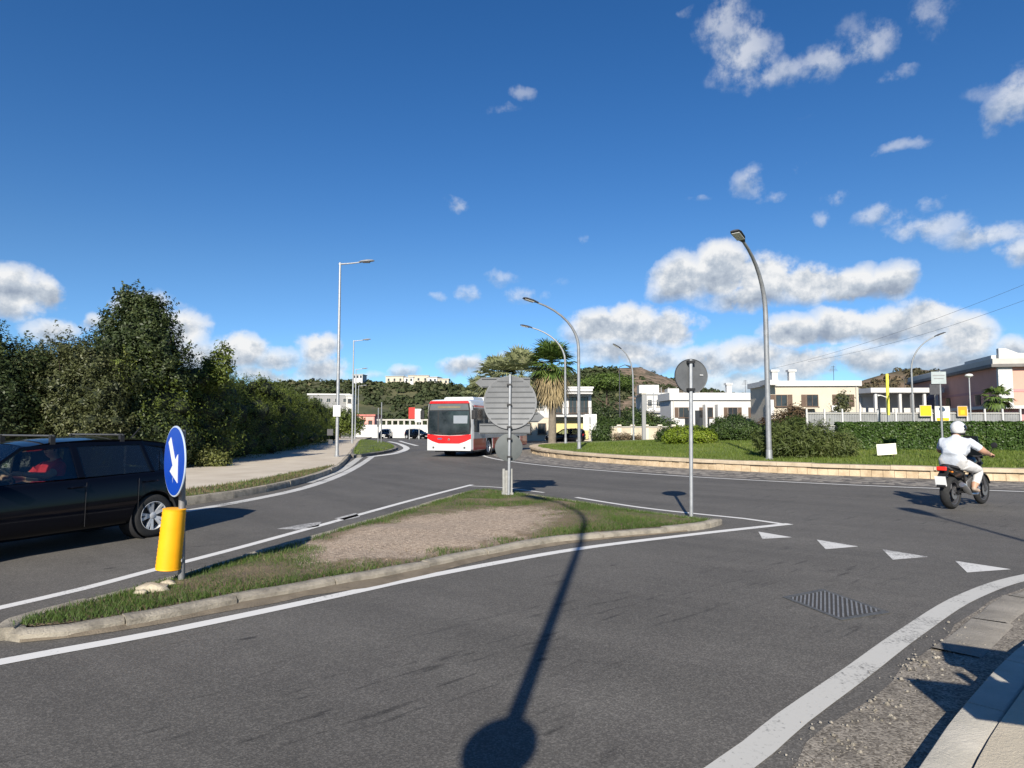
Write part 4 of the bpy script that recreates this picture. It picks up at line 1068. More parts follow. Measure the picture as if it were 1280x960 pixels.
# the pink building
def pink():
    D = 60; c = at(1246, 446, D); g = gz(D)
    h = thing('pink_building', 'two-storey pink building with white cornice and canopy at the right end of the street', 'building', (c.x, D, g))
    H = c.z - g; d = Vector((.30, .954, 0)); L_ = 27.0; e = d * L_; n = Vector((-.954, .30, 0)); fx = Vector((.985, -.17, 0))
    def slab(name, z0, z1, o, mt, par=h, front=24.0):
        p = [n * o - d * o - fx * 0, n * o + e, e + fx * front, fx * front - d * o * 1.0]
        b = MB(); b.prism([(q.x, q.y) for q in p], z0, z1); return b.build(name, mt, par, smooth=0)
    slab('lower_wall', -.2, 3.3, .0, M_wall_p2); slab('upper_wall', 3.55, H - 1.0, 0, M_wall_p)
    slab('string_course', 4.9, 5.15, .06, M_wall_p2)
    slab('canopy', 3.3, 3.58, 1.1, M_wall_w)
    slab('eaves', H - 1.0, H - .72, .7, M_roofg); co = slab('cornice', H - .72, H - .2, .55, M_trim)
    b = MB()                                                        # parapet, humped at the front corner
    for s0, s1, hh in ((0, .25, .35), (.25, 1, .12)):
        p = [n * .45 + e * s0, n * .45 + e * s1, e * s1 - n * .3, e * s0 - n * .3]; b.prism([(q.x, q.y) for q in p], H - .21, H - .2 + hh)
    pts = [(0, -.2), (0, .75), (.6, .75), (1.6, .3), (3.0, .2), (4.4, .3), (5.4, .75), (6.2, .8), (7.2, .35), (9, .2), (24, .2), (24, -.2)]
    vs = [(fx * u - d * .45) for u, z in pts]
    k = len(pts); b.add([(v.x, v.y, H + z) for v, (u, z) in zip(vs, pts)] + [(v.x + d.x * .5, v.y + d.y * .5, H + z) for v, (u, z) in zip(vs, pts)], [tuple(range(k)), tuple(range(2 * k - 1, k - 1, -1))] + [(i, (i + 1) % k, k + (i + 1) % k, k + i) for i in range(k)])
    b.build('parapet', M_wall_w, h, smooth=0)
    b = MB(); q = fx * .55 - d * .06; b.box((q.x, q.y, H / 2 + 1.3), (1.2, .3, H - 4.6), 0, math.atan2(fx.y, fx.x)); b.build('white_pilaster', M_wall_w, h, smooth=0)
    for t_ in (.18, .5, .8):
        b = MB(); q = e * t_ + n * .04; b.box((q.x, q.y, 4.3), (.08, 1.3, 1.0), 0, math.atan2(d.y, d.x) - math.pi / 2); b.build('window', M_pane, h, smooth=0)
    for t_ in (4, 9, 14):
        b = MB(); q = fx * t_ - d * .04; b.box((q.x, q.y, 1.6), (3.2, .08, 2.6), 0, math.atan2(fx.y, fx.x)); b.build('shopfront', M_pane, h, smooth=0)
pink()
# far left: apartment block, pink shed, viaduct wall, houses on the ridge
h, w_, H_ = flat_block('grey_apartment_block', 'far grey apartment block with pale top storey beyond the hedge', 386, 436, 492, 190, M_wall_g, 12, R(8), 5, 4, cap=.5, roof=M_wall_w, wmat=M_trim)
h, w_, H_ = flat_block('pale_annex', 'pale narrow annex joined to the far grey apartment block', 433, 441, 493, 186, M_wall_w, 10, R(8), 1, 3, cap=.4, wmat=M_shut)
h, w_, H_ = flat_block('pink_shed', 'small far pink house behind the long white wall', 448, 468, 518, 132, mat('salmon_render', (.62, .30, .25), .85, .1, .6), 7, 0, 2, 1, cap=.35, roof=mat('salmon_roof', (.45, .16, .13), .85, .15, 1))
D = 108; a, b_ = at(443, 531, D), at(560, 531, D)
wl_ = thing('white_wall', 'long whitewashed wall with slotted parapet closing off the far road', 'wall', (0, D, gz(D)))
m = MB(); m.box(((a.x + b_.x) / 2, .3, 1.1), (b_.x - a.x, .6, 2.2)); m.build('wall_face', M_wall_w, wl_, smooth=0)
m = MB(); x0 = at(478, 0, D).x
for k in range(11): m.box((x0 + .6 + k * 1.0, .3, 2.55), (.28, .5, .7))
m.box(((x0 + b_.x) / 2, .3, 3.02), (b_.x - x0, .6, .25)); m.build('slotted_parapet', M_trim, wl_, smooth=0)
for i, (px, py, w, hgt, lab) in enumerate([(497, 480, 9, 4, 'cream villa on the ridge at the left end of the hilltop houses'), (512, 481, 7, 3.2, 'low white house second from the left on the ridge'), (526, 479, 10, 4.5, 'widest white house in the middle of the ridge'), (541, 481, 7, 3.5, 'white house right of the widest one on the ridge'), (553, 483, 8, 3.4, 'white house at the right end of the ridge'), (452, 478, 5, 2.4, 'tiny white house on the ridge behind the lamp posts')]):
    Dh = 326; p = at(px, py, Dh)
    hh = thing('hilltop_house', lab, 'house', (p.x, Dh - 8, p.z - hgt + 3.2), R(random.uniform(-15, 15)), 'houses on the ridge')
    m = MB(); m.box((0, 3, hgt / 2 - 1.5), (w, 7, hgt + 3)); m.build('wall', (M_wall_c, M_wall_w)[i % 2], hh, smooth=0)
    m = MB(); m.box((0, 3, hgt + .15), (w + .6, 7.6, .3)); m.build('roof', M_trim, hh, smooth=0)
    for k in range(3):
        m = MB(); m.box((-w / 2 + w * (k + .5) / 3, -.52, hgt * .6), (.9, .08, 1.2)); m.build('window', M_pane, hh, smooth=0)
# stone wall on the far side of the roundabout
D = 68; a, b_ = at(757, 531, D), at(842, 531, D)
sw = thing('garden_wall', 'low beige garden wall with pillars beyond the lawn, left of the yellow-green bush', 'wall', (0, D, gz(D)))
M_gw = mat('beige_wall', (.44, .38, .28), .9, .15, .8, .3, 15)
m = MB(); m.box(((a.x + b_.x) / 2, .2, .8), (b_.x - a.x, .35, 1.6)); m.build('wall_face', M_gw, sw, smooth=0)
m = MB()
for k in range(6): m.box((a.x + (b_.x - a.x) * k / 5, .2, .95), (.45, .5, 1.9))
m.build('pillars', mat('pale_pillar', (.55, .50, .40), .9, .1, 1), sw, smooth=0)
m = MB(); m.box(((a.x + b_.x) / 2, .2, 1.65), (b_.x - a.x, .5, .1)); m.build('coping', M_trim, sw, smooth=0)
# grey security fence on the right
D = 57; a, b_ = at(1008, 531, D), at(1275, 531, D); g = gz(D)
fe = thing('metal_fence', 'tall grey sheet-metal fence on white posts behind the clipped hedge', 'fence', (0, D, g))
M_sheet = mat('fence_sheet', (.22, .225, .225), .6, .2, .7, .1, 8)
mb = MB(); n = 170; V = []
for i in range(n + 1):
    x = a.x + (b_.x - a.x) * i / n; V += [(x, .04 * (1 if i % 2 else -1), .2), (x, .04 * (1 if i % 2 else -1), 2.9 + .1 * mnoise.noise(Vector((x * .3, 0, 0))))]
mb.add(V, [(2 * i, 2 * i + 2, 2 * i + 3, 2 * i + 1) for i in range(n)]); mb.build('sheet_panel', M_sheet, fe, smooth=0)
mb = MB()
for k in range(13): mb.box((a.x + (b_.x - a.x) * k / 12, -.1, 1.6), (.12, .12, 3.2))
mb.build('posts', M_wall_w, fe, smooth=0)
mb = MB()
for z in (.5, 1.7, 2.8): mb.box(((a.x + b_.x) / 2, -.07, z), (b_.x - a.x, .05, .06))
mb.build('rails', M_trim, fe, smooth=0)


def poster(px, py, w, h, D, label, m, stripes=()):
    c = at(px, py, D); o = thing('poster', label, 'poster', c)
    b = MB(); b.box((0, 0, 0), (w, .04, h)); b.build('board', m, o, smooth=0)
    f = MB()
    for s in (-1, 1): f.box((s * (w / 2 + .02), .01, 0), (.04, .07, h + .08)); f.box((0, .01, s * (h / 2 + .02)), (w, .07, .04))
    f.build('frame', M_trim, o, smooth=0)
    for z, hh, ww, mm in stripes:
        b = MB(); b.box((0, -.025, z), (ww, .012, hh)); b.build('panel', mm, o, smooth=0)
M_yel = mat('yellow_print', (.62, .40, .015), .6, .06, 2)
M_org = mat('orange_print', (.62, .26, .015), .6, .06, 2)
poster(1157, 513.5, .98, .9, 56.7, 'plain yellow poster on the metal fence, left of the white notice', M_yel)
poster(1203, 514, .8, .84, 56.7, 'smaller orange poster on the metal fence, right of the white notice', M_org, ((-.1, .4, .4, M_yel),))
poster(1178, 517, 1.25, 1.25, 56.7, 'white notice with yellow foot on the fence between two bright posters', M_white, ((-.5, .24, 1.1, M_yel),))
# notices beside the white house
for px, lab in ((733, 'white notice panel on posts, left one of the pair by the parked car'), (742, 'white notice panel on posts, right one of the pair by the parked car')):
    c = at(px, 527, 64); o = thing('notice_panel', lab, 'notice board', (c.x, 64, gz(64)), 0, 'notice panels beside the parked car')
    b = MB(); b.box((0, 0, 2.1), (.62, .05, 1.6)); b.build('panel', M_white, o, smooth=0)
    b = MB(); b.box((-.26, .05, 1.1), (.05, .05, 2.4)); b.box((.26, .05, 1.1), (.05, .05, 2.4)); b.build('legs', M_steel, o, smooth=0)
# ================================================================== LAMP POSTS
M_lens = mat('lamp_lens', (.55, .56, .54), .2, .1, 9)
def curved_lamp(label, base, h, ang, reach=2.1, group='curved lamp posts round the roundabout', r=.075, straight=.70):
    o = thing('street_lamp', label, 'street lamp', base, 0, group)
    d = Vector((math.cos(ang), math.sin(ang), 0)); z0 = h * straight
    pts = [Vector((0, 0, -.15)), Vector((0, 0, h * .35)), Vector((0, 0, z0))]
    for k in range(1, 9):
        u = k / 8 * R(68); rr = reach / (1 - math.cos(R(68))); hz = (h - z0) / math.sin(R(68))
        pts.append(d * (rr * (1 - math.cos(u))) + Vector((0, 0, z0 + hz * math.sin(u))))
    n = len(pts); b = MB(); b.tube(pts, [r * (1 - .5 * i / (n - 1)) for i in range(n)], 12); b.build('pole', M_lamp, o)
    b = MB(); b.lathe([(r + .02, -.1), (r + .05, .0), (r + .05, .05), (r + .015, .07), (r + .012, .35), (r, .36)], n=14); b.build('base_collar', M_steel, o)
    e = pts[-1]; t_ = (pts[-1] - pts[-2]).normalized(); t_.z *= .75; t_.normalize(); s = Vector((-d.y, d.x, 0)); up = t_.cross(s) * -1
    if up.z < 0: up = -up
    rings = []
    for u, w, hh in ((-.08, .05, .05), (.05, .09, .07), (.25, .17, .09), (.6, .19, .08), (.74, .15, .04)):
        c = e + t_ * u; rings.append([c + s * (w * math.cos(a)) + up * (hh * math.sin(a) * (1 if math.sin(a) > 0 else .35)) for a in np.linspace(0, 2 * math.pi, 14, endpoint=False)])
    b = MB(); b.loft(rings); lh_ = b.build('lamp_head', M_lampdark, o)
    c = e + t_ * .42 - up * .035; b = MB(); b.loft([[c + t_ * x * .24 + s * y * .13 - up * z for x, y in ((-1, -1), (1, -1), (1, 1), (-1, 1))] for z in (0, .015)]); b.build('lens', M_lens, lh_, smooth=0)
    return o
def outward(p): return math.atan2(p[1] - RC.y, p[0] - RC.x)
pL = at(960.5, 531, 22.7); pL.z = lawn_z(pL.x, pL.y) - .02
curved_lamp('nearest curved lamp post, standing at the lawn edge left of the wild shrub', pL, 7.4, outward(pL), 2.0, r=.095)
p1 = G(724, 560, .5); p1.z = lawn_z(p1.x, p1.y) - .02
curved_lamp('curved lamp post on the lawn in front of the parked dark car', p1, 7.25, outward(p1), 2.2, r=.085)
p2 = at(707, 551, 41); p2.z = lawn_z(p2.x, p2.y) if math.hypot(p2.x - RC.x, p2.y - RC.y) < RW - .5 else gz(41)
curved_lamp('curved lamp post in front of the tall palm crown', p2, 7.5, outward(p2), 2.2)
p3 = at(792, 545, 53); p3.z = gz(53) + .2
curved_lamp('slender far lamp post between garden wall and rocky hill', p3, 7.9, R(180), 1.0)
p5 = at(1142, 531, 50); p5.z = gz(50)
curved_lamp('far curved lamp post beside the pink building, arm to the right', p5, 8.6, R(-20), 1.7)


def straight_lamp(label, base, h, arm, group='straight lamp posts along the left pavement'):
    o = thing('street_lamp', label, 'street lamp', base, 0, group)
    b = MB(); b.tube([(0, 0, -.1), (0, 0, h * .5), (0, 0, h)], [.085, .07, .05], 12); b.build('pole', M_steel, o)
    b = MB(); b.lathe([(.10, -.05), (.13, 0), (.13, .05), (.10, .07), (.095, .3), (.08, .31)], n=14); b.build('base_collar', M_steel, o)
    b = MB(); b.tube([(-.06, 0, h - .08), (arm * .5, 0, h - .04), (arm, 0, h + .02)], [.04, .035, .03], 8); b.build('arm', M_steel, o)
    rings = []
    for x, w, hh in ((0, .05, .04), (.12, .12, .07), (.4, .15, .09), (.66, .12, .06), (.74, .05, .02)):
        rings.append([(arm - .1 + x, w * math.cos(a), h + .03 + x * .08 + hh * math.sin(a) * (1 if math.sin(a) > 0 else .4)) for a in np.linspace(0, 2 * math.pi, 14, endpoint=False)])
    b = MB(); b.loft(rings); lh_ = b.build('lamp_head', M_steel, o)
    b = MB(); b.box((arm + .25, 0, h + .015), (.34, .17, .03)); b.build('lens', M_lampdark, lh_, smooth=0)
    return o
q = G(421, 571, .15)
s1 = straight_lamp('tallest straight lamp post at the pavement corner, with a white plate on its pole', q, 9.25, 1.0)
b = MB(); b.box((.0, -.12, 2.15), (.34, .04, .52)); b.build('white_plate', M_white, s1, smooth=0)
b = MB(); b.box((-.33, -.0, 1.15), (.28, .04, .3)); b.box((-.3, -.0, .7), (.2, .04, .22)); b.build('small_plates', M_lampdark, s1, smooth=0)
for px, D, lab in ((440.5, 57, 'second straight lamp post, past the one with the white plate'), (444, 84, 'third straight lamp post along the left pavement'), (447.5, 116, 'farthest straight lamp post, in front of the wooded hill')):
    c = at(px, 531, D); straight_lamp(lab, (c.x, D, gz(D) + .15), 9.2, .9)
c = at(1214, 531, 52)
o = thing('lane_lamp', 'short white single-head lamp in front of the pink building', 'street lamp', (c.x, 52, gz(52)))
b = MB(); b.tube([(0, 0, 0), (0, 0, 5.6)], [.06, .045], 10); b.build('pole', M_steel, o)
b = MB(); b.lathe([(.03, 5.5), (.10, 5.62), (.26, 5.68), (.30, 5.74), (.22, 5.86), (.05, 5.9)], n=16); b.build('lamp_head', M_white, o)
c = at(1111, 531, 55); o = thing('yellow_pole', 'yellow-topped pole standing by the fence in front of the canopy building', 'pole', (c.x, 55, gz(55)))
b = MB(); b.tube([(0, 0, 2.6), (0, 0, 6.15)], [.12, .12], 10); b.build('yellow_sleeve', mat('yellow_paint', (.78, .66, .08), .6, .1, 3), o)
b = MB(); b.tube([(0, 0, 0), (0, 0, 2.62)], [.09, .09], 10); b.build('post', M_steel, o)
b = MB(); b.tube([(-.02, 0, 4.1), (-.6, 0, 4.3), (-.9, 0, 4.28)], [.04, .04, .09], 8); b.build('side_arm', M_white, o)
c = at(805, 546, 49); o = thing('grey_column', 'thick grey column standing beyond the lawn, left of the scaffolded building', 'column', (c.x, 49, gz(49)))
b = MB(); b.box((0, 0, 2.0), (.28, .28, 4.1)); b.build('shaft', M_wall_g, o, smooth=0, bevel=.02)
b = MB(); b.box((0, 0, 4.1), (.36, .36, .12)); b.build('cap', M_conc, o, smooth=0)
c = at(785, 470, 60); o = thing('slim_mast', 'slim dark mast with small lamp, right of the far slender lamp post', 'mast', (at(775, 531, 90).x, 90, gz(90)))
b = MB(); b.tube([(0, 0, 0), (0, 0, 10.2)], [.09, .05], 8); b.build('pole', M_lampdark, o)
b = MB(); b.tube([(0, 0, 10.2), (.8, 0, 10.5), (1.6, 0, 10.2)], [.05, .05, .16], 8); b.build('lamp_head', M_lampdark, o)
# ================================================================== SIGNS
M_blue = mat('sign_blue', (.003, .045, .34), .35, .06, 4, spec=.5)
M_signw = mat('sign_white', (.62, .62, .62), .35, .04, 4)
M_ydel = mat('delineator_yellow', (.80, .365, .003), .5, .06, 5)


def disc_back(o, z, r, y=-.04, m=None):
    b = MB(); b.lathe([(0, 0), (r - .012, 0), (r, .006), (r, .028), (r - .015, .028), (r - .018, .012), (0, .012)], (0, y, z), 'y', 40); d = b.build('disc', m or M_signback, o, smooth=30)
    return d


# keep-right sign with yellow delineator on the island, near left
base = G(227, 722, .12); o = thing('keep_right_sign', 'blue round sign with white arrow above a yellow drum-shaped delineator on the island', 'road sign', (base.x, base.y, .10))
tilt = Matrix.Rotation(R(-1.5), 4, 'Y')
b = MB(); b.tube([(0, 0, -.05), (0, 0, 1.5)], .032, 14, M=tilt); b.build('post', mat('grey_post', (.20, .20, .20), .5, .15, 8, .05, metal=.4), o)
fa = math.atan2(-.68, -.73)                                   # the disc faces the drivers coming from behind on the left
Fm = Matrix.Translation((-.075, -.075, 1.185)) @ Matrix.Rotation(fa + math.pi / 2, 4, 'Z') @ Matrix.Rotation(R(3), 4, 'Y')
b = MB(); r_ = .355; b.lathe([(0, .0), (r_ - .004, .0), (r_, .004), (r_, .012), (r_ - .01, .012), (r_ - .01, .008), (0, .008)], (0, -.0, 0), 'y', 48, M=Fm); dsc = b.build('disc', mat('sign_rim', (.36, .42, .50), .5, .05, 4), o, smooth=30)
b = MB(); b.lathe([(0, -.003), (r_ - .016, -.003), (r_ - .016, .001), (0, .001)], (0, 0, 0), 'y', 48, M=Fm); b.build('blue_face', M_blue, dsc, smooth=30)
arrow = [(-.045, -.26), (-.045, .02), (-.155, .02), (0, .255), (.155, .02), (.045, .02), (.045, -.26)]
ar = math.atan2(-1, .8) - math.pi / 2
pts = [(-(u * math.cos(ar) - v * math.sin(ar)) * -1, u * math.sin(ar) + v * math.cos(ar)) for u, v in arrow]
b = MB(); b.prism(pts, -.007, -.002, 'y', M=Fm); b.build('white_arrow', M_signw, dsc, smooth=0)
b = MB(); b.box((-.02, -.02, 1.18), (.09, .09, .05), M=tilt); b.box((-.02, -.02, 1.0), (.09, .09, .05), M=tilt); b.build('clamp', M_steel, o, smooth=0)
prof = []
for k in range(31):
    z = .10 + .59 * k / 30; prof.append((.108 - (.004 if k % 2 else 0) + (.012 * (1 - k / 30)), z))
Ym = Matrix.Translation((-.118, -.045, .02)) @ Matrix.Rotation(R(4), 4, 'Y')
b = MB(); b.lathe([(.10, .09)] + prof + [(.09, .695), (.0, .69)], n=36, M=Ym); b.build('yellow_drum', M_ydel, o, smooth=60)
b = MB(); b.box((-.03, -.02, .62), (.1, .05, .03)); b.box((-.03, -.02, .2), (.1, .05, .03)); b.build('bracket', M_steel, o, smooth=0)
# pale stones beside it
for i, (px_, py_, s, lab) in enumerate([(190, 737, .10, 'flat pale stone in the grass left of the blue sign'), (209, 730, .055, 'small white stone at the foot of the blue sign'), (176, 741, .045, 'smallest pale stone, farthest left of the blue sign')]):
    sp0 = G(px_, py_, .10)
    V, F = ico((0, 0, 0), (s * 1.5, s, s * .55), 2, .5, i + 3); m = MB(); m.add(V, F); st = m.build('stone', mat('pale_stone', (.40, .35, .26), .9, .25, 14, .5, 60), None, smooth=60, loc=(sp0.x, sp0.y, .105)); tag(st, lab, 'stone', 'stones at the foot of the blue sign')

# direction panels and small disc seen from behind, on the far edge of the island
base = G(636, 617, .12); o = thing('direction_sign', 'stack of grey direction panels from behind, small grey disc below', 'road sign', (base.x, base.y, .10))
b = MB(); b.tube([(0, -.062, 0), (.03, -.062, 2.68)], .032, 12); b.build('pole', M_steel, o)
b = MB()
for dx in (-.085, .085): b.box((dx - .03, .02, .28), (.05, .06, .58))
b.box((-.03, .05, .28), (.22, .03, .5)); b.box((-.03, .03, .02), (.26, .16, .05)); b.build('base_clamp', mat('pale_steel', (.26, .26, .245), .6, .2, 9, .05, metal=.2), o, smooth=0)
M_pan = mat('panel_back', (.12, .125, .13), .6, .12, 3, .03, metal=.1)
zs = [2.50, 2.24, 1.98, 1.72, 1.46]
hh = .115
for z, x0, x1, tl, tr_ in ((zs[0], -.62, .48, .14, 0), (zs[1], -.46, .46, 0, 0), (zs[2], -.46, .52, 0, .0), (zs[3], -.46, .66, 0, .14), (zs[4], -.66, .48, 0, 0)):
    out = [(x0, -hh), (x1, -hh)] + ([(x1 + tr_, 0)] if tr_ else []) + [(x1, hh), (x0, hh)] + ([(x0 - tl, 0)] if tl else [])
    b = MB(); b.prism([(u, z + v) for u, v in out], .02, .045, 'y'); pn = b.build('direction_panel', M_pan, o, smooth=0)
    b = MB()
    for dz in (-.085, .085): b.box(((x0 + x1) / 2, .008, z + dz), ((x1 - x0) * .98, .024, .02))
    b.build('stiffener', M_signback, pn, smooth=0)
b = MB(); b.lathe([(0, -.014), (.555, -.014), (.575, -.022), (.60, -.022), (.60, -.004), (0, -.004)], (.03, 0, 2.05), 'y', 56); rp = b.build('round_panel', mat('ribbed_disc', (.15, .155, .16), .6, .15, 2.5, .03, metal=.1), o, smooth=30)
b = MB()
for k in range(9):
    z = -.48 + .12 * k; w = math.sqrt(.56 ** 2 - z * z); b.box((.03, -.021, 2.05 + z), (2 * w, .012, .024))
b.build('ribs', M_signback, rp, smooth=0)
disc_back(o, 1.04, .31, .015, mat('grey_disc', (.085, .095, .095), .65, .12, 4, .03))
b = MB()
for z in (.84, 1.24, 1.5, 2.0, 2.45): b.box((.012, -.055, z), (.11, .09, .04))
b.build('clamps', M_black, o, smooth=0)

# lone give-way/round sign back at the tip of the island
base = G(864, 643, .12); o = thing('round_sign', 'back of a dark round sign on a tall slightly leaning pole at the island tip', 'road sign', (base.x, base.y, .08), R(8))
lean = Matrix.Rotation(R(.9), 4, 'Y')
b = MB(); b.tube([(0, 0, -.05), (0, 0, 2.70)], .033, 14, M=lean); b.build('pole', M_steel, o)
b = MB(); b.lathe([(0, 0), (.285, 0), (.30, -.012), (.30, .02), (.29, .024), (0, .02)], (0, 0, 0), 'y', 44, M=lean @ Matrix.Translation((.03, .055, 2.42))); b.build('disc', M_signback, o, smooth=30)
b = MB()
for z in (2.18, 2.66): b.box((0, .0, z), (.12, .10, .045), M=lean)
b.build('clamps', M_black, o, smooth=0)
b = MB(); b.box((.21, .036, 2.44), (.06, .006, .012), M=lean); b.build('sticker', M_signw, o, smooth=0)

# board on a pole behind the motorcyclist
base = G(1179, 575, .5); base.z = lawn_z(base.x, base.y) - .02; o = thing('lane_sign', 'grey sign board on a thin pole rising from the lawn behind the rider', 'road sign', base, R(-6))
b = MB(); b.tube([(0, 0, -.05), (0, 0, 2.95)], [.035, .03], 10); b.build('pole', M_lamp, o)
b = MB(); b.box((-.06, -.04, 2.72), (.46, .03, .40)); bd = b.build('upper_board', mat('pale_grey_board', (.30, .34, .34), .5, .1, 3), o, smooth=0)
b = MB(); b.box((-.06, -.06, 2.80), (.36, .008, .03)); b.box((-.06, -.06, 2.70), (.30, .008, .03)); b.build('faint_lines', M_sheet, bd, smooth=0)
b = MB(); b.box((-.16, -.0, 2.34), (.34, .03, .34)); b.build('lower_board', M_lampdark, o, smooth=0)
# small white board leaning on the lawn
base = at(1109, 569, 22.4); base.z = lawn_z(base.x, base.y); o = thing('lawn_board', 'small pale yellow-white board standing on the lawn in front of the hedge', 'sign', base, R(-3))
b = MB(); b.box((0, 0, .27), (.66, .03, .38), M=Matrix.Rotation(R(-4), 4, 'Y')); bd = b.build('board', mat('cream_board', (.78, .77, .58), .6, .06, 3), o, smooth=0)
b = MB(); b.box((-.05, -.02, .33), (.4, .006, .02)); b.box((.02, -.02, .26), (.44, .006, .016)); b.build('faint_lines', M_trim, bd, smooth=0)
b = MB(); b.box((-.24, .02, .05), (.03, .03, .3)); b.box((.24, .02, .05), (.03, .03, .3)); b.build('stakes', M_bark, o, smooth=0)
# twin posts of a sign on the verge, far left
for i, (px, pt, lab) in enumerate(((472.5, 512, 'left one of two slim sign posts on the left verge'), (476.5, 505, 'right one of two slim sign posts on the left verge'))):
    c = at(px, 553, 57); o = thing('sign_post', lab, 'post', (c.x, 57, gz(57) + .15), 0, 'slim posts on the left verge')
    hgt = at(px, pt, 57).z - gz(57); b = MB(); b.tube([(0, 0, -.1), (0, 0, hgt)], .05, 8); b.build('post', M_lamp, o)
    b = MB(); b.box((0, -.07, hgt * .55), (.18, .04, .5)); b.build('plate', M_signback, o, smooth=0)
# tall red banner sign behind the bus
c = at(517, 515, 92); o = thing('red_banner', 'upright red banner with white edge beyond the back of the bus', 'banner', (c.x, 92, gz(92)))
b = MB(); b.box((-.25, 0, 3.75), (.9, .1, 1.6)); b.build('red_panel', mat('banner_red', (.45, .02, .015), .6, .1, 2), o, smooth=0)
b = MB(); b.box((.65, 0, 3.4), (.9, .1, 1.9)); b.build('white_panel', M_white, o, smooth=0)
b = MB(); b.box((-.6, .08, 1.8), (.08, .08, 3.7)); b.box((.8, .08, 1.8), (.08, .08, 3.7)); b.build('posts', M_steel, o, smooth=0)
# ================================================================== PLANTS
M_olive = leaf_mat('olive_leaf', (.036, .046, .015), (.100, .110, .042), (.22, .215, .11), .28, .5, .6)
M_dkleaf = leaf_mat('dark_oak_leaf', (.022, .036, .011), (.062, .085, .028), (.145, .16, .065), .28, .5, .6)
M_hedge = leaf_mat('hedge_leaf', (.055, .078, .013), (.140, .180, .033), (.23, .25, .07), .40, .5, .5)
M_clip = leaf_mat('clipped_hedge_leaf', (.028, .056, .012), (.070, .125, .026), (.15, .19, .05), .3, .45, 1.2)
M_ygreen = leaf_mat('yellow_green_leaf', (.10, .15, .012), (.22, .29, .025), (.34, .38, .06), .3, .5, 1.2)
M_dome = leaf_mat('dark_dome_leaf', (.024, .046, .011), (.060, .098, .022), (.11, .145, .042), .25, .5, 1)
M_wild = leaf_mat('rosemary_leaf', (.050, .072, .018), (.115, .145, .040), (.20, .21, .075), .32, .55, .8)
M_rust = leaf_mat('rusty_leaf', (.045, .030, .016), (.10, .065, .032), (.16, .11, .05), .2, .6, .8)
M_pinel = leaf_mat('pine_leaf', (.035, .060, .012), (.080, .125, .020), (.13, .17, .04), .15, .6, .3)


def knobs(blobs, k, lo=.28, hi=.45, seed=1):
    rnd = random.Random(seed); out = list(blobs)
    for b in blobs:
        for _ in range(k):
            d = Vector((rnd.gauss(0, 1), rnd.gauss(0, 1) - .3, rnd.gauss(0, 1) + .2)).normalized(); s = rnd.uniform(lo, hi); q = rnd.uniform(.78, 1.02)
            r = min(b[3:6]) * s
            out.append((b[0] + d.x * b[3] * q, b[1] + d.y * b[4] * q, b[2] + d.z * b[5] * q, r * rnd.uniform(.9, 1.3), r * rnd.uniform(.9, 1.3), r * rnd.uniform(.8, 1.2)))
    return out


def plant(name, label, cat, loc, blobs, n, L, Wd, m, trunk=None, group=None, kn=0, **kw):
    if kn: blobs = knobs(blobs, kn, seed=n)
    o = thing(name, label, cat, loc, 0, group)
    foliage('crown' if trunk else 'foliage', blobs, n, L, Wd, m, o, **kw)
    if trunk: trunk.build('trunk', M_bark, o, smooth=60)
    else:
        b = MB(); rnd = random.Random(len(blobs) + n)
        for k in range(5):
            bl = rnd.choice(blobs); b.tube([(bl[0] * .6 + rnd.uniform(-.1, .1), bl[1] * .6, -.1), (bl[0] * .8, bl[1] * .8, bl[2] * .5), (bl[0], bl[1], bl[2])], [.03, .022, .01], 6)
        b.build('stems', M_bark, o)
    return o


# left side: tall tree, the rounder trees before it, the long hedge
def loc_at(px, D, z=.15):
    c = at(px, 531, D); return Vector((c.x, D, z + gz(D)))
bl = [(-.3, 0, 2.2, 1.25, 1.4, 1.6), (-.5, -.3, 3.4, 1.15, 1.3, 1.3), (.35, .1, 3.5, 1.15, 1.3, 1.2), (.1, 0, 4.6, 1.15, 1.1, 1.0), (.75, -.2, 4.2, .8, .8, .8), (-.45, 0, 4.9, .6, .6, .8), (.0, 0, 5.5, .52, .5, .75), (.75, 0, 5.2, .34, .4, .6), (.95, -.2, 3.3, .5, .6, .6), (-1.1, -.4, 2.9, .9, .9, .8), (-.25, 0, 5.95, .25, .25, .45), (.45, 0, 5.75, .22, .22, .4)]
plant('evergreen_tree', 'tallest dark evergreen tree with a ragged pointed crown above the black car', 'tree', loc_at(166, 23.5), bl, 54000, .135, .06, M_dkleaf, trunk_mb(4.6, .16, .06, seed=2), kn=7, per=9, cr=.10, core=.55, lump=.4, sprigs=420, slen=.55)
bl = [(0, 0, 1.6, 1.7, 1.5, 1.4), (-1.2, .2, 2.3, 1.3, 1.3, 1.3), (.9, 0, 2.5, 1.2, 1.2, 1.2), (-.2, .1, 3.2, 1.2, 1.2, .95), (.9, 0, 3.5, .6, .6, .6), (-1.2, .1, 3.3, .7, .7, .75), (1.3, -.5, 1.4, 1.0, .9, 1.1)]
plant('olive_tree', 'broad grey-green tree with pale leaf tips left of the tallest evergreen', 'tree', loc_at(78, 21.5), bl, 56000, .11, .045, M_olive, trunk_mb(3.0, .15, .06, seed=4), kn=8, per=9, cr=.10, core=.55, lump=.4, sprigs=300, slen=.45)
bl = [(0, 0, 1.7, 1.9, 1.7, 1.6), (-.9, 0, 3.0, 1.5, 1.4, 1.3), (.4, .2, 2.9, 1.2, 1.2, 1.1), (-.7, 0, 4.0, .9, .9, .8), (.1, 0, 4.0, .4, .5, .6), (1.0, -.4, 1.5, .9, .9, 1.2)]
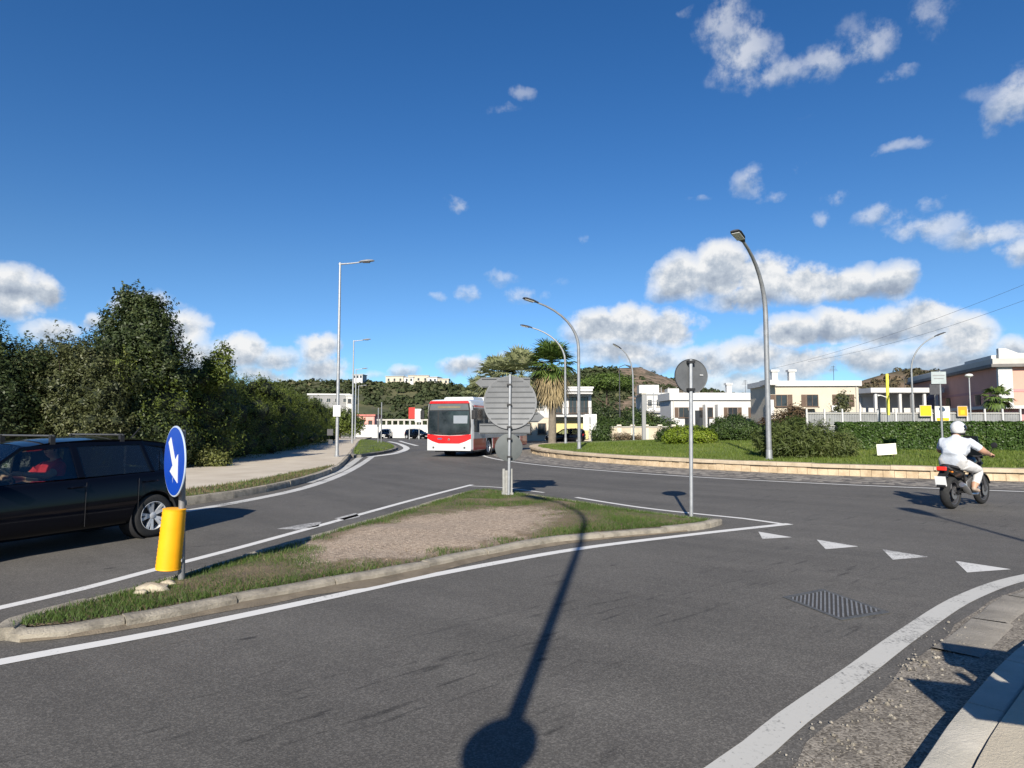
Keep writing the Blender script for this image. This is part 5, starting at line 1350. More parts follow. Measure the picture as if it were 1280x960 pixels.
plant('oak_tree', 'dark rounded tree cut by the edge of the view behind the black car bonnet', 'tree', loc_at(-28, 20.0), bl, 50000, .11, .05, M_dkleaf, trunk_mb(3.4, .16, .06, seed=6), kn=8, per=9, cr=.10, core=.55, lump=.4, sprigs=300, slen=.45)
bl = [(0, 0, 1.1, 1.3, 1.1, 1.2), (-1.2, .3, 1.3, 1.2, 1.0, 1.2), (1.1, .5, .9, .8, .8, .9)]
plant('understorey_bush', 'shaded bush filling the gap under the tallest evergreen and beside the hedge', 'bush', loc_at(160, 22.3), bl, 24000, .11, .05, M_dkleaf, kn=6, per=8, cr=.10, core=.58, lump=.35)
hb = []; rnd = random.Random(5)
hl = [(226, 24.5, 4.0), (248, 25.5, 3.7), (275, 28, 3.9), (300, 31, 3.6), (322, 34.5, 3.8), (340, 38, 3.6), (356, 42, 3.7), (370, 46.5, 3.6), (382, 51.5, 3.5), (392, 57, 3.6), (401, 63, 3.5), (408, 70, 3.4)]
h0 = loc_at(226, 24.5)
for px, D, hh in hl:
    c = at(px, 531, D); wx = 1.3 if D < 40 else 1.6
    for k in range(4):
        hb.append((c.x - h0.x - .45 + rnd.uniform(-.35, .35) - .12 * k, D - h0.y + rnd.uniform(-1.0, 1.2), hh * (.14 + .22 * k) + rnd.uniform(-.1, .1) + gz(D) * .6, wx * rnd.uniform(.85, 1.05) * (1.12 - .10 * k), wx * 1.5, hh * .26 * rnd.uniform(.85, 1.15)))
    for k in range(3): hb.append((c.x - h0.x - .4 + rnd.uniform(-.7, .7), D - h0.y + rnd.uniform(-1.4, 1.4), hh * rnd.uniform(.86, .97) + gz(D) * .6, .45, .6, .5))
o = plant('hedge', 'long tall untrimmed hedge running back along the left pavement to the lamp posts', 'hedge', h0, hb, 150000, .11, .042, M_hedge, kn=3, per=9, cr=.11, core=.66, lump=.36, sprigs=900, slen=.42)
plant('low_bush', 'small yellowish-green bush at the foot of the long hedge behind the blue sign', 'bush', loc_at(256, 24.0), [(0, 0, .25, .5, .4, .4), (.5, .1, .15, .35, .3, .3)], 3000, .11, .05, leaf_mat('weed_leaf', (.06, .075, .015), (.13, .14, .035), (.2, .19, .07), .2, .6, 1), per=5, cr=.08, core=.6)
plant('sprig_tree', 'thin young tree top sticking up out of the hedge', 'tree', loc_at(273, 26.0, 3.1), [(0, 0, .9, .42, .4, .6), (.15, 0, 1.45, .22, .2, .3), (-.2, 0, .4, .4, .4, .4)], 2200, .16, .06, M_hedge, trunk_mb(1.3, .03, .012, seed=8), per=6, cr=.12, core=0)


# roundabout shrubs
def lawn_loc(px, D, sink=.03):
    c = at(px, 531, D); return Vector((c.x, D, lawn_z(c.x, D) - sink))
plant('dome_bush', 'bright yellow-green clipped dome bush on the lawn', 'bush', lawn_loc(861, 33), [(0, 0, .42, 1.15, 1.0, .52), (-.65, .1, .34, .65, .7, .42), (.75, 0, .36, .62, .7, .42)], 16000, .085, .045, M_ygreen, per=5, cr=.05, core=.86, lump=.10, shell=(.86, 1.03))
plant('dome_bush', 'dark green rounded bush just right of the yellow-green one', 'bush', lawn_loc(917, 35.5), [(0, 0, .62, 1.25, 1.1, .78), (.9, .2, .42, .85, .9, .55), (-.5, 0, .5, .9, .9, .6)], 16000, .10, .05, M_dome, per=5, cr=.06, core=.86, lump=.14, shell=(.86, 1.04))
plant('dome_bush', 'low dark bush tucked behind the left side of the yellow-green one', 'bush', lawn_loc(838, 36), [(0, 0, .35, .8, .8, .5)], 5000, .10, .05, M_dome, per=5, cr=.06, core=.86, lump=.14)
wb = [(-.75, .2, .5, .7, .7, .52), (0, 0, .58, .85, .8, .56), (.8, -.1, .40, .8, .7, .42), (-.3, .4, .72, .65, .6, .45), (1.25, 0, .22, .5, .5, .28)]
plant('wild_shrub', 'sprawling feathery shrub between the nearest lamp post and the clipped hedge', 'shrub', lawn_loc(1004, 23.2), wb, 34000, .17, .026, M_wild, kn=5, per=6, cr=.10, core=.60, lump=.3, sprigs=260, slen=.3)
for i, (pa, da, pb, db, lab) in enumerate(((1048, 25.6, 1127.3, 25.0, 'clipped hedge block behind the small pale lawn board'), (1128.5, 25.0, 1231.5, 24.2, 'longest clipped hedge block, directly behind the rider'), (1233, 24.2, 1310, 23.4, 'clipped hedge block running out at the right, past the rider'))):
    A = lawn_loc(pa, da); B = lawn_loc(pb, db); d = B - A; d.z = 0; ln_ = d.length; d.normalize(); nl = Vector((-d.y, d.x, 0))
    hh = 1.12; th_ = .8; zb = (A.z + B.z) / 2
    o = thing('clipped_hedge', lab, 'hedge', (A.x, A.y, zb), math.atan2(d.y, d.x), 'clipped hedge blocks on the lawn')
    n = int(ln_ * 3300); face = RNG.choice(3, n, p=(.45, .2, .35)); u = RNG.uniform(0, ln_, n); v = RNG.uniform(0, hh, n); w = RNG.uniform(0, th_, n)
    ins = RNG.uniform(-.02, .10, n) + .05 * npnoise(u, v * 2, 3.1, i)
    P = np.zeros((n, 3)); N = np.zeros((n, 3))
    k = face == 0; P[k] = np.stack([u[k], ins[k], v[k]], 1); N[k] = (0, -1, .35)
    k = face == 1; P[k] = np.stack([u[k], th_ - ins[k], v[k]], 1); N[k] = (0, 1, .35)
    k = face == 2; P[k] = np.stack([u[k], w[k], hh - ins[k]], 1); N[k] = (0, -.1, 1)
    e = n // 14; PE = np.stack([np.where(RNG.random(e) < .5, .02, ln_ - .02) + RNG.normal(0, .03, e), RNG.uniform(0, th_, e), RNG.uniform(0, hh, e)], 1); NE = np.tile((1.0, 0, .3), (e, 1)) * np.where(PE[:, :1] < 1, -1, 1)
    V, F = leaf_quads(np.concatenate([P, PE]), np.concatenate([N, NE]), .085, .05, .8)
    lv = raw('foliage', V, F, M_clip, o)
    b = MB(); b.box((ln_ / 2, th_ / 2, hh / 2 - .06), (ln_ - .2, th_ - .2, hh - .16)); b.build('inner_core', LC, o, smooth=0)  # solid near-black box inside the leaves
# plants in front of the houses
plant('rust_shrub', 'rust-brown shrub in front of the cream house', 'shrub', loc_at(975, 61, 0), [(0, 0, 1.5, 1.5, 1.2, 1.3), (1.4, 0, 2.4, 1.1, 1, 1.2), (-1.3, 0, 1.2, 1.0, 1, 1.0)], 6000, .24, .13, M_rust, per=5, cr=.2, core=.7)
plant('yard_shrub', 'green shrub at the foot of the cream house, right of the rust-brown one', 'shrub', loc_at(1000, 59.5, 0), [(0, 0, 1.2, 1.6, 1.2, 1.1), (2.0, 0, 1.0, 1.3, 1, .9), (-2.2, .5, 1.0, 1.2, 1, .9)], 6000, .24, .13, M_dome, per=5, cr=.2, core=.7)
plant('slim_tree', 'slim open-crowned tree against the right end of the cream house', 'tree', loc_at(1052, 62, 0), [(0, 0, 3.0, .7, .7, 1.0), (.2, 0, 4.2, .6, .6, .7), (-.1, 0, 2.0, .6, .6, .7)], 1800, .25, .10, M_olive, trunk_mb(3.4, .08, .03, seed=11), per=6, cr=.22, core=0)
plant('garden_hedge', 'dark hedge showing over the beige garden wall', 'hedge', loc_at(795, 72, 0), [(x, 0, 1.35, 1.4, 1.0, 1.25 + .15 * math.sin(x * 3)) for x in np.arange(-3.6, 4, 1.2)], 9000, .24, .13, M_dome, per=5, cr=.18, core=.78)
plant('yard_shrub', 'tall spiky green shrub right of the pair of notice panels', 'shrub', loc_at(752, 60, 0), [(0, 0, .9, .75, .7, .9), (.3, 0, 1.5, .5, .5, .7)], 3500, .34, .06, M_dome, per=5, cr=.2, core=.6)
plant('dry_bush', 'low brownish bush at the foot of the garden wall', 'bush', loc_at(777, 63, 0), [(0, 0, .45, 1.0, .6, .5), (1.3, 0, .35, .8, .6, .4)], 2500, .2, .07, leaf_mat('dry_leaf', (.08, .06, .035), (.16, .12, .07), (.25, .2, .12), .2, .7, 1), per=5, cr=.15, core=.6)
for i, (px, D, hh, w, m, lab) in enumerate(((766, 98, 4.9, 3.0, M_dkleaf, 'dark round tree left of the slender far lamp post, below the rocky hill'), (790, 100, 4.6, 2.4, M_dome, 'green tree at the right of the slender far lamp post'), (748, 104, 5.6, 2.6, M_dkleaf, 'dark tree directly under the umbrella pine'), (808, 104, 4.2, 2.2, M_olive, 'grey-green tree beside the scaffolded building'), (668, 92, 5.0, 3.2, M_dome, 'green tree behind the trunk of the tall palm'), (425, 92, 4.2, 3.0, M_hedge, 'green tree at the end of the left pavement by the lamp posts'), (602, 120, 5.5, 4.0, M_olive, 'grey-green tree behind the bus roof'))):
    plant('street_tree', lab, 'tree', loc_at(px, D, 0), [(0, 0, hh * .62, w * .8, w * .8, hh * .36), (-w * .5, 0, hh * .45, w * .6, w * .6, hh * .3), (w * .5, 0, hh * .5, w * .6, w * .6, hh * .3)], 5000, .36, .19, m, trunk_mb(hh * .55, .14, .06, seed=20 + i), 'street trees beyond the roundabout', per=5, cr=.3, core=.72, lump=.3)
o = plant('umbrella_pine', 'umbrella pine with a wide flat crown above the white house', 'tree', loc_at(757, 120, 0), [(0, 0, 10.2, 4.6, 3.4, 1.3), (-2.6, 0, 10.0, 2.4, 2.2, 1.0), (2.6, 0, 9.8, 2.4, 2.2, 1.0), (.6, 0, 10.9, 2.6, 2.0, .8)], 12000, .45, .16, M_pinel, trunk_mb(9.6, .26, .14, (.4, 0), 6, 31), per=6, cr=.3, core=.76, lump=.2)


# palms
def fan_leaves(V, F, c, n, el0, el1, pet, rad, droop, seed, segs=15, spread=80, wseg=.085):
    rnd = random.Random(seed)
    for i in range(n):
        az = i * 2.399 + rnd.uniform(-.2, .2); u = i / max(1, n - 1); el = R(el0 + (el1 - el0) * u + rnd.uniform(-9, 9))
        d = Vector((math.cos(az) * math.cos(el), math.sin(az) * math.cos(el), math.sin(el))); s = Vector((-math.sin(az), math.cos(az), 0)); up = s.cross(d) * -1
        if up.z < 0: up = -up
        p = pet * rnd.uniform(.75, 1.15); e = Vector(c) + d * p - Vector((0, 0, droop * p * .25)); w = .03
        o = len(V); V += [Vector(c) + s * w, Vector(c) - s * w, e - s * w * .7, e + s * w * .7]; F.append((o, o + 1, o + 2, o + 3))
        rr = rad * rnd.uniform(.8, 1.15)
        for k in range(segs):
            a = R(-spread + 2 * spread * k / (segs - 1)) + rnd.uniform(-.05, .05)
            dd = (d * math.cos(a) + s * math.sin(a)).normalized(); q = s * math.cos(a) - d * math.sin(a)
            l = rr * (.75 + .25 * math.cos(a)) * rnd.uniform(.85, 1.1)
            m1 = e + dd * l * .5 + up * .03; t_ = e + dd * l - Vector((0, 0, droop * l * rnd.uniform(.5, 1.1)))
            o = len(V); ws = wseg * rnd.uniform(.8, 1.2)
            V += [e, m1 + q * ws, t_, m1 - q * ws]; F.append((o, o + 1, o + 2, o + 3))


M_palm = leaf_mat('palm_frond', (.040, .075, .016), (.105, .155, .035), (.19, .22, .07), .2, .45, 1)
M_palmp = leaf_mat('silver_palm_frond', (.16, .18, .09), (.28, .30, .15), (.40, .39, .24), .2, .5, .6)
M_dead = leaf_mat('dead_frond', (.20, .155, .08), (.36, .28, .15), (.46, .39, .24), .2, .7, 1)
M_ptrunk = mat('palm_trunk', (.12, .10, .075), .95, .3, 3, .9, 14, col2=(.20, .17, .13))


def palm(label, px, D, ztop, r, lm, rad=1.1, pet=1.1, skirt=True, n=34, seed=1, group='palms beyond the roundabout'):
    c = loc_at(px, D, 0); o = thing('palm_tree', label, 'palm', c, 0, group)
    b = MB(); h = ztop; pts = []; rs = []
    for k in range(25):
        u = k / 24; pts.append((.05 * math.sin(u * 3), 0, h * u - .1)); rs.append(r * (1.15 - .30 * u) * (1 + .05 * (k % 2)))
    b.tube(pts, rs, 14); b.build('trunk', M_ptrunk, o, smooth=70)
    V = []; F = []; fan_leaves(V, F, (0, 0, h), n, 82, -34, pet, rad, .28, seed); b = MB(); b.add(V, F); b.build('crown', lm, o, smooth=0)
    if skirt:
        V = []; F = []
        for q in range(3): fan_leaves(V, F, (0, 0, h + .05 - .55 * q), 30, -30 - 14 * q, -82, pet * (.95 - .1 * q), rad * .95, .5, seed + q + 5, 9, 42)
        b = MB(); b.add(V, F); b.build('dead_fronds', M_dead, o, smooth=0)
    return o
palm('tall green palm with skirt of dead tan fronds, right of the direction panels', 690, 57, 7.2, .31, M_palm, 1.6, 1.25, n=60, seed=3)
palm('widest pale silvery palm, seen over the direction panels', 652, 63, 6.7, .40, M_palmp, 1.7, 1.8, n=80, seed=7)
palm('pale silvery palm over the roof of the bus, left of the widest one', 622, 66, 6.6, .36, M_palmp, 1.6, 1.6, n=70, seed=12)
palm('smallest pale palm, left of the direction panels above the bus front', 600, 70, 5.2, .34, M_palmp, 1.3, 1.3, n=50, seed=17)
c = loc_at(1248, 58.5, 0); c.z += 3.6
V = []; F = []; fan_leaves(V, F, (0, 0, 1.8), 22, 70, -40, .7, .9, .5, 44)
o = thing('potted_palm', 'small dark palm in front of the white pilaster of the pink building', 'palm', (c.x, c.y, gz(58)))
b = MB(); b.add([v + Vector((0, 0, 2.6)) for v in V], F); b.build('crown', M_palm, o, smooth=0); b = MB(); b.tube([(0, 0, 0), (0, 0, 4.5)], [.14, .10], 8); b.build('trunk', M_ptrunk, o)
# ================================================================== PEOPLE AND VEHICLES
def skin_mesh(joints, bones, root, sub=2):
    """one continuous body from a skeleton: joints {name: (pos, radius)}, bones [(a, b)]"""
    me = bpy.data.meshes.new('skeleton'); bm = bmesh.new(); ids = {}
    lay = bm.verts.layers.skin.verify()
    for k, (p, r) in joints.items(): ids[k] = bm.verts.new(p)
    for a, b in bones: bm.edges.new((ids[a], ids[b]))
    for k, (p, r) in joints.items():
        s = ids[k][lay]; s.radius = (r, r) if isinstance(r, (int, float)) else r; s.use_root = (k == root)
    bm.to_mesh(me); bm.free(); o = bpy.data.objects.new('skeleton', me); C.objects.link(o)
    o.modifiers.new('Skin', 'SKIN').use_smooth_shade = True
    s = o.modifiers.new('Sub', 'SUBSURF'); s.levels = s.render_levels = sub
    dg = bpy.context.evaluated_depsgraph_get(); ev = o.evaluated_get(dg); m2 = bpy.data.meshes.new_from_object(ev)
    bpy.data.objects.remove(o); bpy.data.meshes.remove(me); return m2


def paint_by_bone(me, joints, zones):
    """zones: [(a, b, material index)]: every face takes the material of the nearest bone"""
    segs = [(Vector(joints[a][0]), Vector(joints[b][0]), i) for a, b, i in zones]
    for p in me.polygons:
        best = 1e9
        for a, b, i in segs:
            d = b - a; t = max(0, min(1, (p.center - a).dot(d) / max(d.length_squared, 1e-9))); q = (p.center - a - d * t).length
            if q < best: best = q; p.material_index = i
        p.use_smooth = True


def add_hand(mb, wrist, fwd, down, side, mi, s=1.0):
    """palm, four curled fingers of unequal length and a thumb; grips along 'side'"""
    f = Vector(fwd).normalized(); dn = Vector(down).normalized(); sd_ = Vector(side).normalized(); w = Vector(wrist)
    palm = w + f * .05 * s
    mb.tube([w - f * .01, palm, w + f * .09 * s], [.026 * s, .034 * s, .030 * s], 10, mi)
    for k, l in enumerate((.070, .080, .076, .060)):
        b = w + f * .085 * s + sd_ * (k - 1.5) * .019 * s
        mb.tube([b - f * .02 * s, b + f * l * .4 * s + dn * .006, b + f * l * .55 * s + dn * .03 * s, b + f * l * .25 * s + dn * .05 * s], [.0095 * s, .009 * s, .0085 * s, .007 * s], 7, mi)
    b = w + f * .03 * s - sd_ * .03 * s
    mb.tube([b, b - sd_ * .022 * s + f * .03 * s + dn * .01, b - sd_ * .012 * s + f * .055 * s + dn * .03 * s], [.012 * s, .011 * s, .008 * s], 7, mi)


def head_mb(mb, c, fwd, mi_skin, mi_hair, mi_eye, s=1.0):
    """a head with nose, mouth line, eyes, ears and short hair"""
    T = Matrix.Translation(c) @ Matrix.Rotation(math.atan2(fwd[1], fwd[0]), 4, 'Z')
    V, F = ico((0, 0, 0), (.098 * s, .076 * s, .118 * s), 3, .0)
    V2 = []
    for x, y, z in V:
        if z < -.03 * s: y *= 1 - .9 * (-z - .03 * s); x *= 1 - .25 * (-z / (.118 * s))
        if x > 0 and -.02 * s < z < .03 * s: x -= .006 * s
        V2.append((x, y, z))
    mb.add(V2, F, mi_skin, T)
    mb.add(*ico((.100 * s, 0, -.012 * s), (.018 * s, .013 * s, .024 * s), 2, 0), mi_skin, T)
    for sgn in (-1, 1):
        mb.add(*ico((.082 * s, sgn * .031 * s, .012 * s), (.012 * s, .014 * s, .008 * s), 2, 0), mi_eye, T)
        mb.add(*ico((-.005 * s, sgn * .077 * s, -.005 * s), (.02 * s, .01 * s, .03 * s), 2, 0), mi_skin, T)
    mb.add(*ico((.088 * s, 0, -.055 * s), (.012 * s, .026 * s, .006 * s), 2, 0), mi_eye, T)
    V, F = ico((-.016 * s, 0, .028 * s), (.106 * s, .086 * s, .108 * s), 3, .10, 4)
    keep = [f for f in F if all(not (V[i][0] > .045 * s and V[i][2] < .075 * s) and V[i][2] > -.045 * s for i in f)]
    mb.add(V, keep, mi_hair, T)


M_skin = mat('skin', (.42, .24, .16), .55, .08, 6)
M_hair = mat('dark_hair', (.02, .014, .010), .6, .3, 20)
M_eye = mat('eye_and_lip', (.10, .04, .035), .4, .2, 9)
M_redsh = mat('red_shirt', (.50, .02, .025), .8, .12, 9, .2, 40)
M_whsh = mat('white_shirt', (.50, .53, .58), .85, .08, 7, .7, 9)
M_whtr = mat('white_trousers', (.50, .49, .48), .85, .08, 7, .7, 9)
M_shoe = mat('beige_shoe', (.34, .26, .20), .7, .15, 9)
M_paintk = mat('navy_black_paint', (.0022, .0026, .005), .07, .2, .8, spec=.28)
M_cabin = mat('cabin_trim', (.016, .016, .018), .8, .2, 6)
M_plate = mat('number_plate', (.78, .78, .76), .4, .04, 6)
M_carglass = glass_mat('car_glass', (.01, .013, .015), .45)
M_cargl_open = glass_mat('clear_car_glass', (.01, .013, .015), .02)


def eval_mesh(o):
    dg = bpy.context.evaluated_depsgraph_get(); return bpy.data.meshes.new_from_object(o.evaluated_get(dg))


def slab(pts, t):
    """outer polygon + the same pushed inwards (against its normal away from the car's axis)"""
    P = [Vector(p) for p in pts]; n = (P[1] - P[0]).cross(P[2] - P[0]).normalized(); c = sum(P, Vector()) / len(P)
    if n.dot(Vector((0, c.y, .3 if abs(c.y) < .2 else 0))) < 0 and abs(c.y) > .2: n = -n
    if abs(c.y) <= .2 and n.z < 0: n = -n
    k = len(P); V = P + [p - n * t for p in P]
    return V, [tuple(range(k)), tuple(range(2 * k - 1, k - 1, -1))] + [(i, (i + 1) % k, k + (i + 1) % k, k + i) for i in range(k)]


def wheel(name, par, c, side, rt=.315, w=.20, spokes=10):
    """tyre and alloy rim, each its own mesh; the outer face looks to side*y"""
    o = bpy.data.objects.new(name, None); C.objects.link(o); o.parent = par; o.location = c; o.empty_display_size = .1
    s = side; h = w / 2
    b = MB(); b.lathe([(rt * .66, -h * .9), (rt * .86, -h), (rt * .97, -h * .8), (rt, -h * .45), (rt, h * .45), (rt * .97, h * .8), (rt * .86, h), (rt * .66, h * .9)], n=40, axis='y'); b.build('tyre', M_rubber, o, smooth=50)
    b = MB(); ri = rt * .68
    b.lathe([(ri, -h * .8), (ri, h * .88), (ri * .94, h * .92), (ri * .90, h * .6), (ri * .88, -h * .8)], n=40, axis='y')
    for k in range(spokes // 2):
        for dd in (-.13, .13):
            a = 2 * math.pi * k / (spokes // 2) + dd; a2 = 2 * math.pi * k / (spokes // 2) + dd * 1.5
            p0 = Vector((math.cos(a) * ri * .16, 0, math.sin(a) * ri * .16)); p1 = Vector((math.cos(a2) * ri * .92, 0, math.sin(a2) * ri * .92)); q = Vector((-math.sin(a2), 0, math.cos(a2)))
            b.loft([[p0 + q * .018 + Vector((0, h * .62, 0)), p0 - q * .018 + Vector((0, h * .62, 0)), p0 - q * .018 + Vector((0, h * .35, 0)), p0 + q * .018 + Vector((0, h * .35, 0))],
                    [p1 + q * .022 + Vector((0, h * .84, 0)), p1 - q * .022 + Vector((0, h * .84, 0)), p1 - q * .022 + Vector((0, h * .45, 0)), p1 + q * .022 + Vector((0, h * .45, 0))]])
    b.lathe([(0, h * .3), (ri * .22, h * .3), (ri * .22, h * .66), (ri * .14, h * .72), (0, h * .72)], n=20, axis='y')
    rm = b.build('rim', M_alloy, o, smooth=40)
    b = MB(); b.lathe([(0, -h * .2), (ri * .86, -h * .2), (ri * .86, 0), (0, 0)], n=28, axis='y'); b.build('brake_disc', M_lampdark, o, smooth=40)
    if s < 0: o.rotation_euler = (0, 0, math.pi)
    return o


def make_car(label, loc, rz):
    root = thing('parked_car', label, 'car', loc, rz)
    X = [-2.10, -2.06, -1.9, -1.45, -.9, 0, .75, 1.15, 1.55, 1.85, 2.03, 2.09]
    Wd = [.62, .76, .84, .88, .885, .885, .885, .88, .865, .80, .68, .58]
    X = [x if x > -1.4 else -1.4 + (x + 1.4) * .70 for x in X]
    zb = [.46, .34, .25, .21, .19, .19, .19, .19, .21, .24, .30, .38]
    zt = [.84, .93, .985, .97, .955, .93, .915, .90, .86, .80, .71, .63]
    cr = [.00, .00, .00, 0, 0, 0, 0.02, .05, .06, .06, .03, .0]
    rings = []
    for x, w, b0, t0, c0 in zip(X, Wd, zb, zt, cr):
        hf = [(0, b0), (.72 * w, b0), (.93 * w, b0 + .05), (.985 * w, b0 + .16), (w, b0 + .33 * (t0 - b0) + .06), (w * .995, b0 + .62 * (t0 - b0)), (.965 * w, t0 - .07), (.92 * w, t0), (.80 * w, t0 + c0 * .4), (.45 * w, t0 + c0 * .9), (0, t0 + c0)]
        rings.append([(x, y, z) for y, z in hf] + [(x, -y, z) for y, z in hf[-2:0:-1]])
    b = MB(); b.loft(rings); o = b.build('body', M_paintk, root, smooth=0)
    s = o.modifiers.new('s', 'SUBSURF'); s.levels = s.render_levels = 2
    cut = MB()
    for wx in (-1.28, 1.30):
        for sy in (-1, 1): cut.lathe([(0, sy * .58), (.365, sy * .58), (.365, sy * 1.0), (0, sy * 1.0)], (wx, 0, .325), 'y', 32)
    co = cut.build('cutter', M_black, None, smooth=0); co.parent = root
    bo = o.modifiers.new('b', 'BOOLEAN'); bo.operation = 'DIFFERENCE'; bo.object = co; bo.solver = 'EXACT'
    bpy.context.view_layer.update(); me = eval_mesh(o); o.modifiers.clear(); o.data = me; me.shade_smooth(); me.set_sharp_from_angle(angle=R(35))
    bpy.data.objects.remove(co)
    for wx in (-1.28, 1.30):
        for sy in (-1, 1):
            b = MB(); b.lathe([(.362, .56), (.362, .865), (.352, .865), (.352, .57), (.0, .57), (.0, .56)], (wx, 0, .325), 'y', 32)
            if sy < 0: b.v = [(x, -y, z) for x, y, z in b.v]
            b.build('wheel_arch', M_cabin, root)
            wheel('wheel', root, (wx, sy * .765, .315), sy)
    # roof, pillars, glass
    roof = []
    for x, y, z in ((.34, .585, 1.365), (.05, .60, 1.415), (-.5, .61, 1.445), (-1.1, .60, 1.435), (-1.5, .575, 1.395), (-1.76, .55, 1.345)):
        top = [(x, y * u, z + .045 * (1 - u * u)) for u in (-1, -.8, -.4, 0, .4, .8, 1)]; roof.append(top + [(a, b_ * .97, c - .04) for a, b_, c in reversed(top)])
    b = MB(); b.loft(roof); rf = b.build('roof', M_paintk, root, smooth=60)
    for sy in (-1, 1):
        def S(p): return (p[0], p[1] * sy, p[2])
        A0, A1 = (1.05, .79, .905), (.36, .59, 1.37); B0, B1 = (-.25, .815, .945), (-.22, .615, 1.41); C0, C1 = (-1.28, .80, .965), (-1.20, .605, 1.41); D0, D1 = (-1.80, .72, .985), (-1.70, .56, 1.35)
        def mix(a, b_, u): return tuple(a[i] * (1 - u) + b_[i] * u for i in range(3))
        def sh(p, dx): return (p[0] + dx, p[1], p[2])
        for nm, q in (('pillar', (sh(A0, .06), A0, sh(A1, -.05), sh(A1, .03))), ('pillar', (sh(B0, .05), sh(B0, -.05), sh(B1, -.045), sh(B1, .045))), ('pillar', (sh(C0, .03), sh(C0, -.035), sh(C1, -.03), sh(C1, .03))), ('pillar', (sh(D0, .22), D0, D1, sh(D1, .12)))):
            b = MB(); b.add(*slab([S(p) for p in q], .06)); b.build(nm, M_paintk, root, smooth=0, bevel=.008)
        b = MB()                                            # rail over the doors
        for a, c in ((A1, B1), (B1, C1), (C1, D1)): b.add(*slab([S(sh(a, 0)), S(c), S((c[0], c[1] + .02, c[2] - .05)), S((a[0], a[1] + .02, a[2] - .05))], .05))
        b.build('roof_rail', M_paintk, root, smooth=0)
        for k, q in enumerate(((sh(A0, 0.0), sh(B0, .05), sh(B1, .045), sh(A1, -.05)), (sh(B0, -.05), sh(C0, .03), sh(C1, .03), sh(B1, -.045)), (sh(C0, -.035), sh(D0, .22), sh(D1, .12), sh(C1, -.03)))):
            q = [S((x, y - .012, z)) for x, y, z in q]; b = MB(); b.add(*slab(q, .006)); b.build('side_window', M_cargl_open if k == 0 else M_carglass, root, smooth=0)
        b = MB(); b.add(*slab([S((-1.47, .80, 1.00)), S((-1.50, .80, 1.00)), S((-1.62, .62, 1.33)), S((-1.59, .62, 1.33))], .01)); b.build('bright_trim', M_chrome, root, smooth=0)
        for dx, nm in ((-.16, 'door_handle'), (-1.2, 'door_handle')):
            b = MB(); b.tube([S((dx - .09, .882, .83)), S((dx - .06, .905, .835)), S((dx + .06, .905, .835)), S((dx + .09, .882, .83))], .013, 8); b.build(nm, M_paintk, root)
        for x, q in ((-.26, 0), (.98, 0), (-1.0, .0)):
            b = MB(); b.tube([S((x, .886, .30)), S((x, .890, .6)), S((x - .02, .870, .88))], .003, 6); b.build('door_seam', M_cabin, root)
        b = MB(); b.loft([[S((.86 + a * k, .80 + u, .98 + v)) for u, v in ((0, -.05), (.20, -.07), (.22, .05), (.02, .06))] for a, k in ((0, 1), (.09, 1))]); b.build('door_mirror', M_paintk, root, smooth=0, bevel=.02)
        b = MB(); b.loft([[S((-1.84 + .16 * u, .70 + .15 * u, z)) for z in (.72, .95)] + [S((-1.82 + .16 * u, .66 + .15 * u, z)) for z in (.95, .72)] for u in (0, .5, 1)]); b.build('tail_light', M_red, root, smooth=0)
        b = MB(); b.loft([[S((2.0 - .3 * u, .60 + .25 * u, z - .02 * u)) for z in (.60, .74)] + [S((1.96 - .3 * u, .55 + .25 * u, z)) for z in (.74, .60)] for u in (0, .5, 1)]); b.build('headlight', M_head, root, smooth=0)
    b = MB(); b.loft([[(1.07 - .0 * 1, y, .915 + .03 * (1 - (y / .8) ** 2)) for y in np.linspace(-.78, .78, 9)] + [(1.06, y, .905 + .03 * (1 - (y / .8) ** 2)) for y in np.linspace(.78, -.78, 9)],
                      [(.33 + .05 * (1 - (y / .6) ** 2), y, 1.37 + .03 * (1 - (y / .6) ** 2)) for y in np.linspace(-.58, .58, 9)] + [(.32 + .05 * (1 - (y / .6) ** 2), y, 1.36 + .03 * (1 - (y / .6) ** 2)) for y in np.linspace(.58, -.58, 9)]]); b.build('windscreen', M_cargl_open, root, smooth=60)
    b = MB(); b.add(*slab([(-1.84, .70, .99), (-1.84, -.70, .99), (-1.75, -.55, 1.345), (-1.75, .55, 1.345)], .006)); b.build('rear_window', M_carglass, root, smooth=0)
    # roof bars with feet, aerial, cabin, grille, plates
    for x in (.02, -.92):
        b = MB(); b.tube([(x, -.62, 1.505), (x, .62, 1.505)], .013, 8)
        ob = b.build('roof_bar', mat('roof_bar_grey', (.10, .10, .10), .5, .1, 6, metal=.5), root)
        for sy in (-1, 1):
            b = MB(); b.loft([[(x + u, sy * (.585 + v), z) for u, v in ((-.03, -.025), (.03, -.025), (.03, .025), (-.03, .025))] for z in (1.39, 1.512)]); b.build('foot', M_black, ob, smooth=0)
    b = MB(); b.tube([(-1.45, .0, 1.43), (-1.62, 0, 1.62)], [.012, .005], 6); b.build('aerial', M_black, root)
    for sy in (-1, 1):
        b = MB(); b.box((-.15, sy * .37, .72), (.5, .48, .5)); b.loft([[(-.42 - .1 * u, sy * .37 + y, .75 + u * .62) for y in (-.24, .24)] + [(-.30 - .1 * u, sy * .37 + y, .75 + u * .62) for y in (.24, -.24)] for u in (0, 1)]); b.box((-.47, sy * .37, 1.28), (.1, .26, .17)); b.build('front_seat', M_cabin, root, smooth=0, bevel=.03)
    b = MB(); b.box((.72, 0, .88), (.36, 1.4, .16)); b.build('dashboard', M_cabin, root, smooth=0, bevel=.03)
    b = MB()
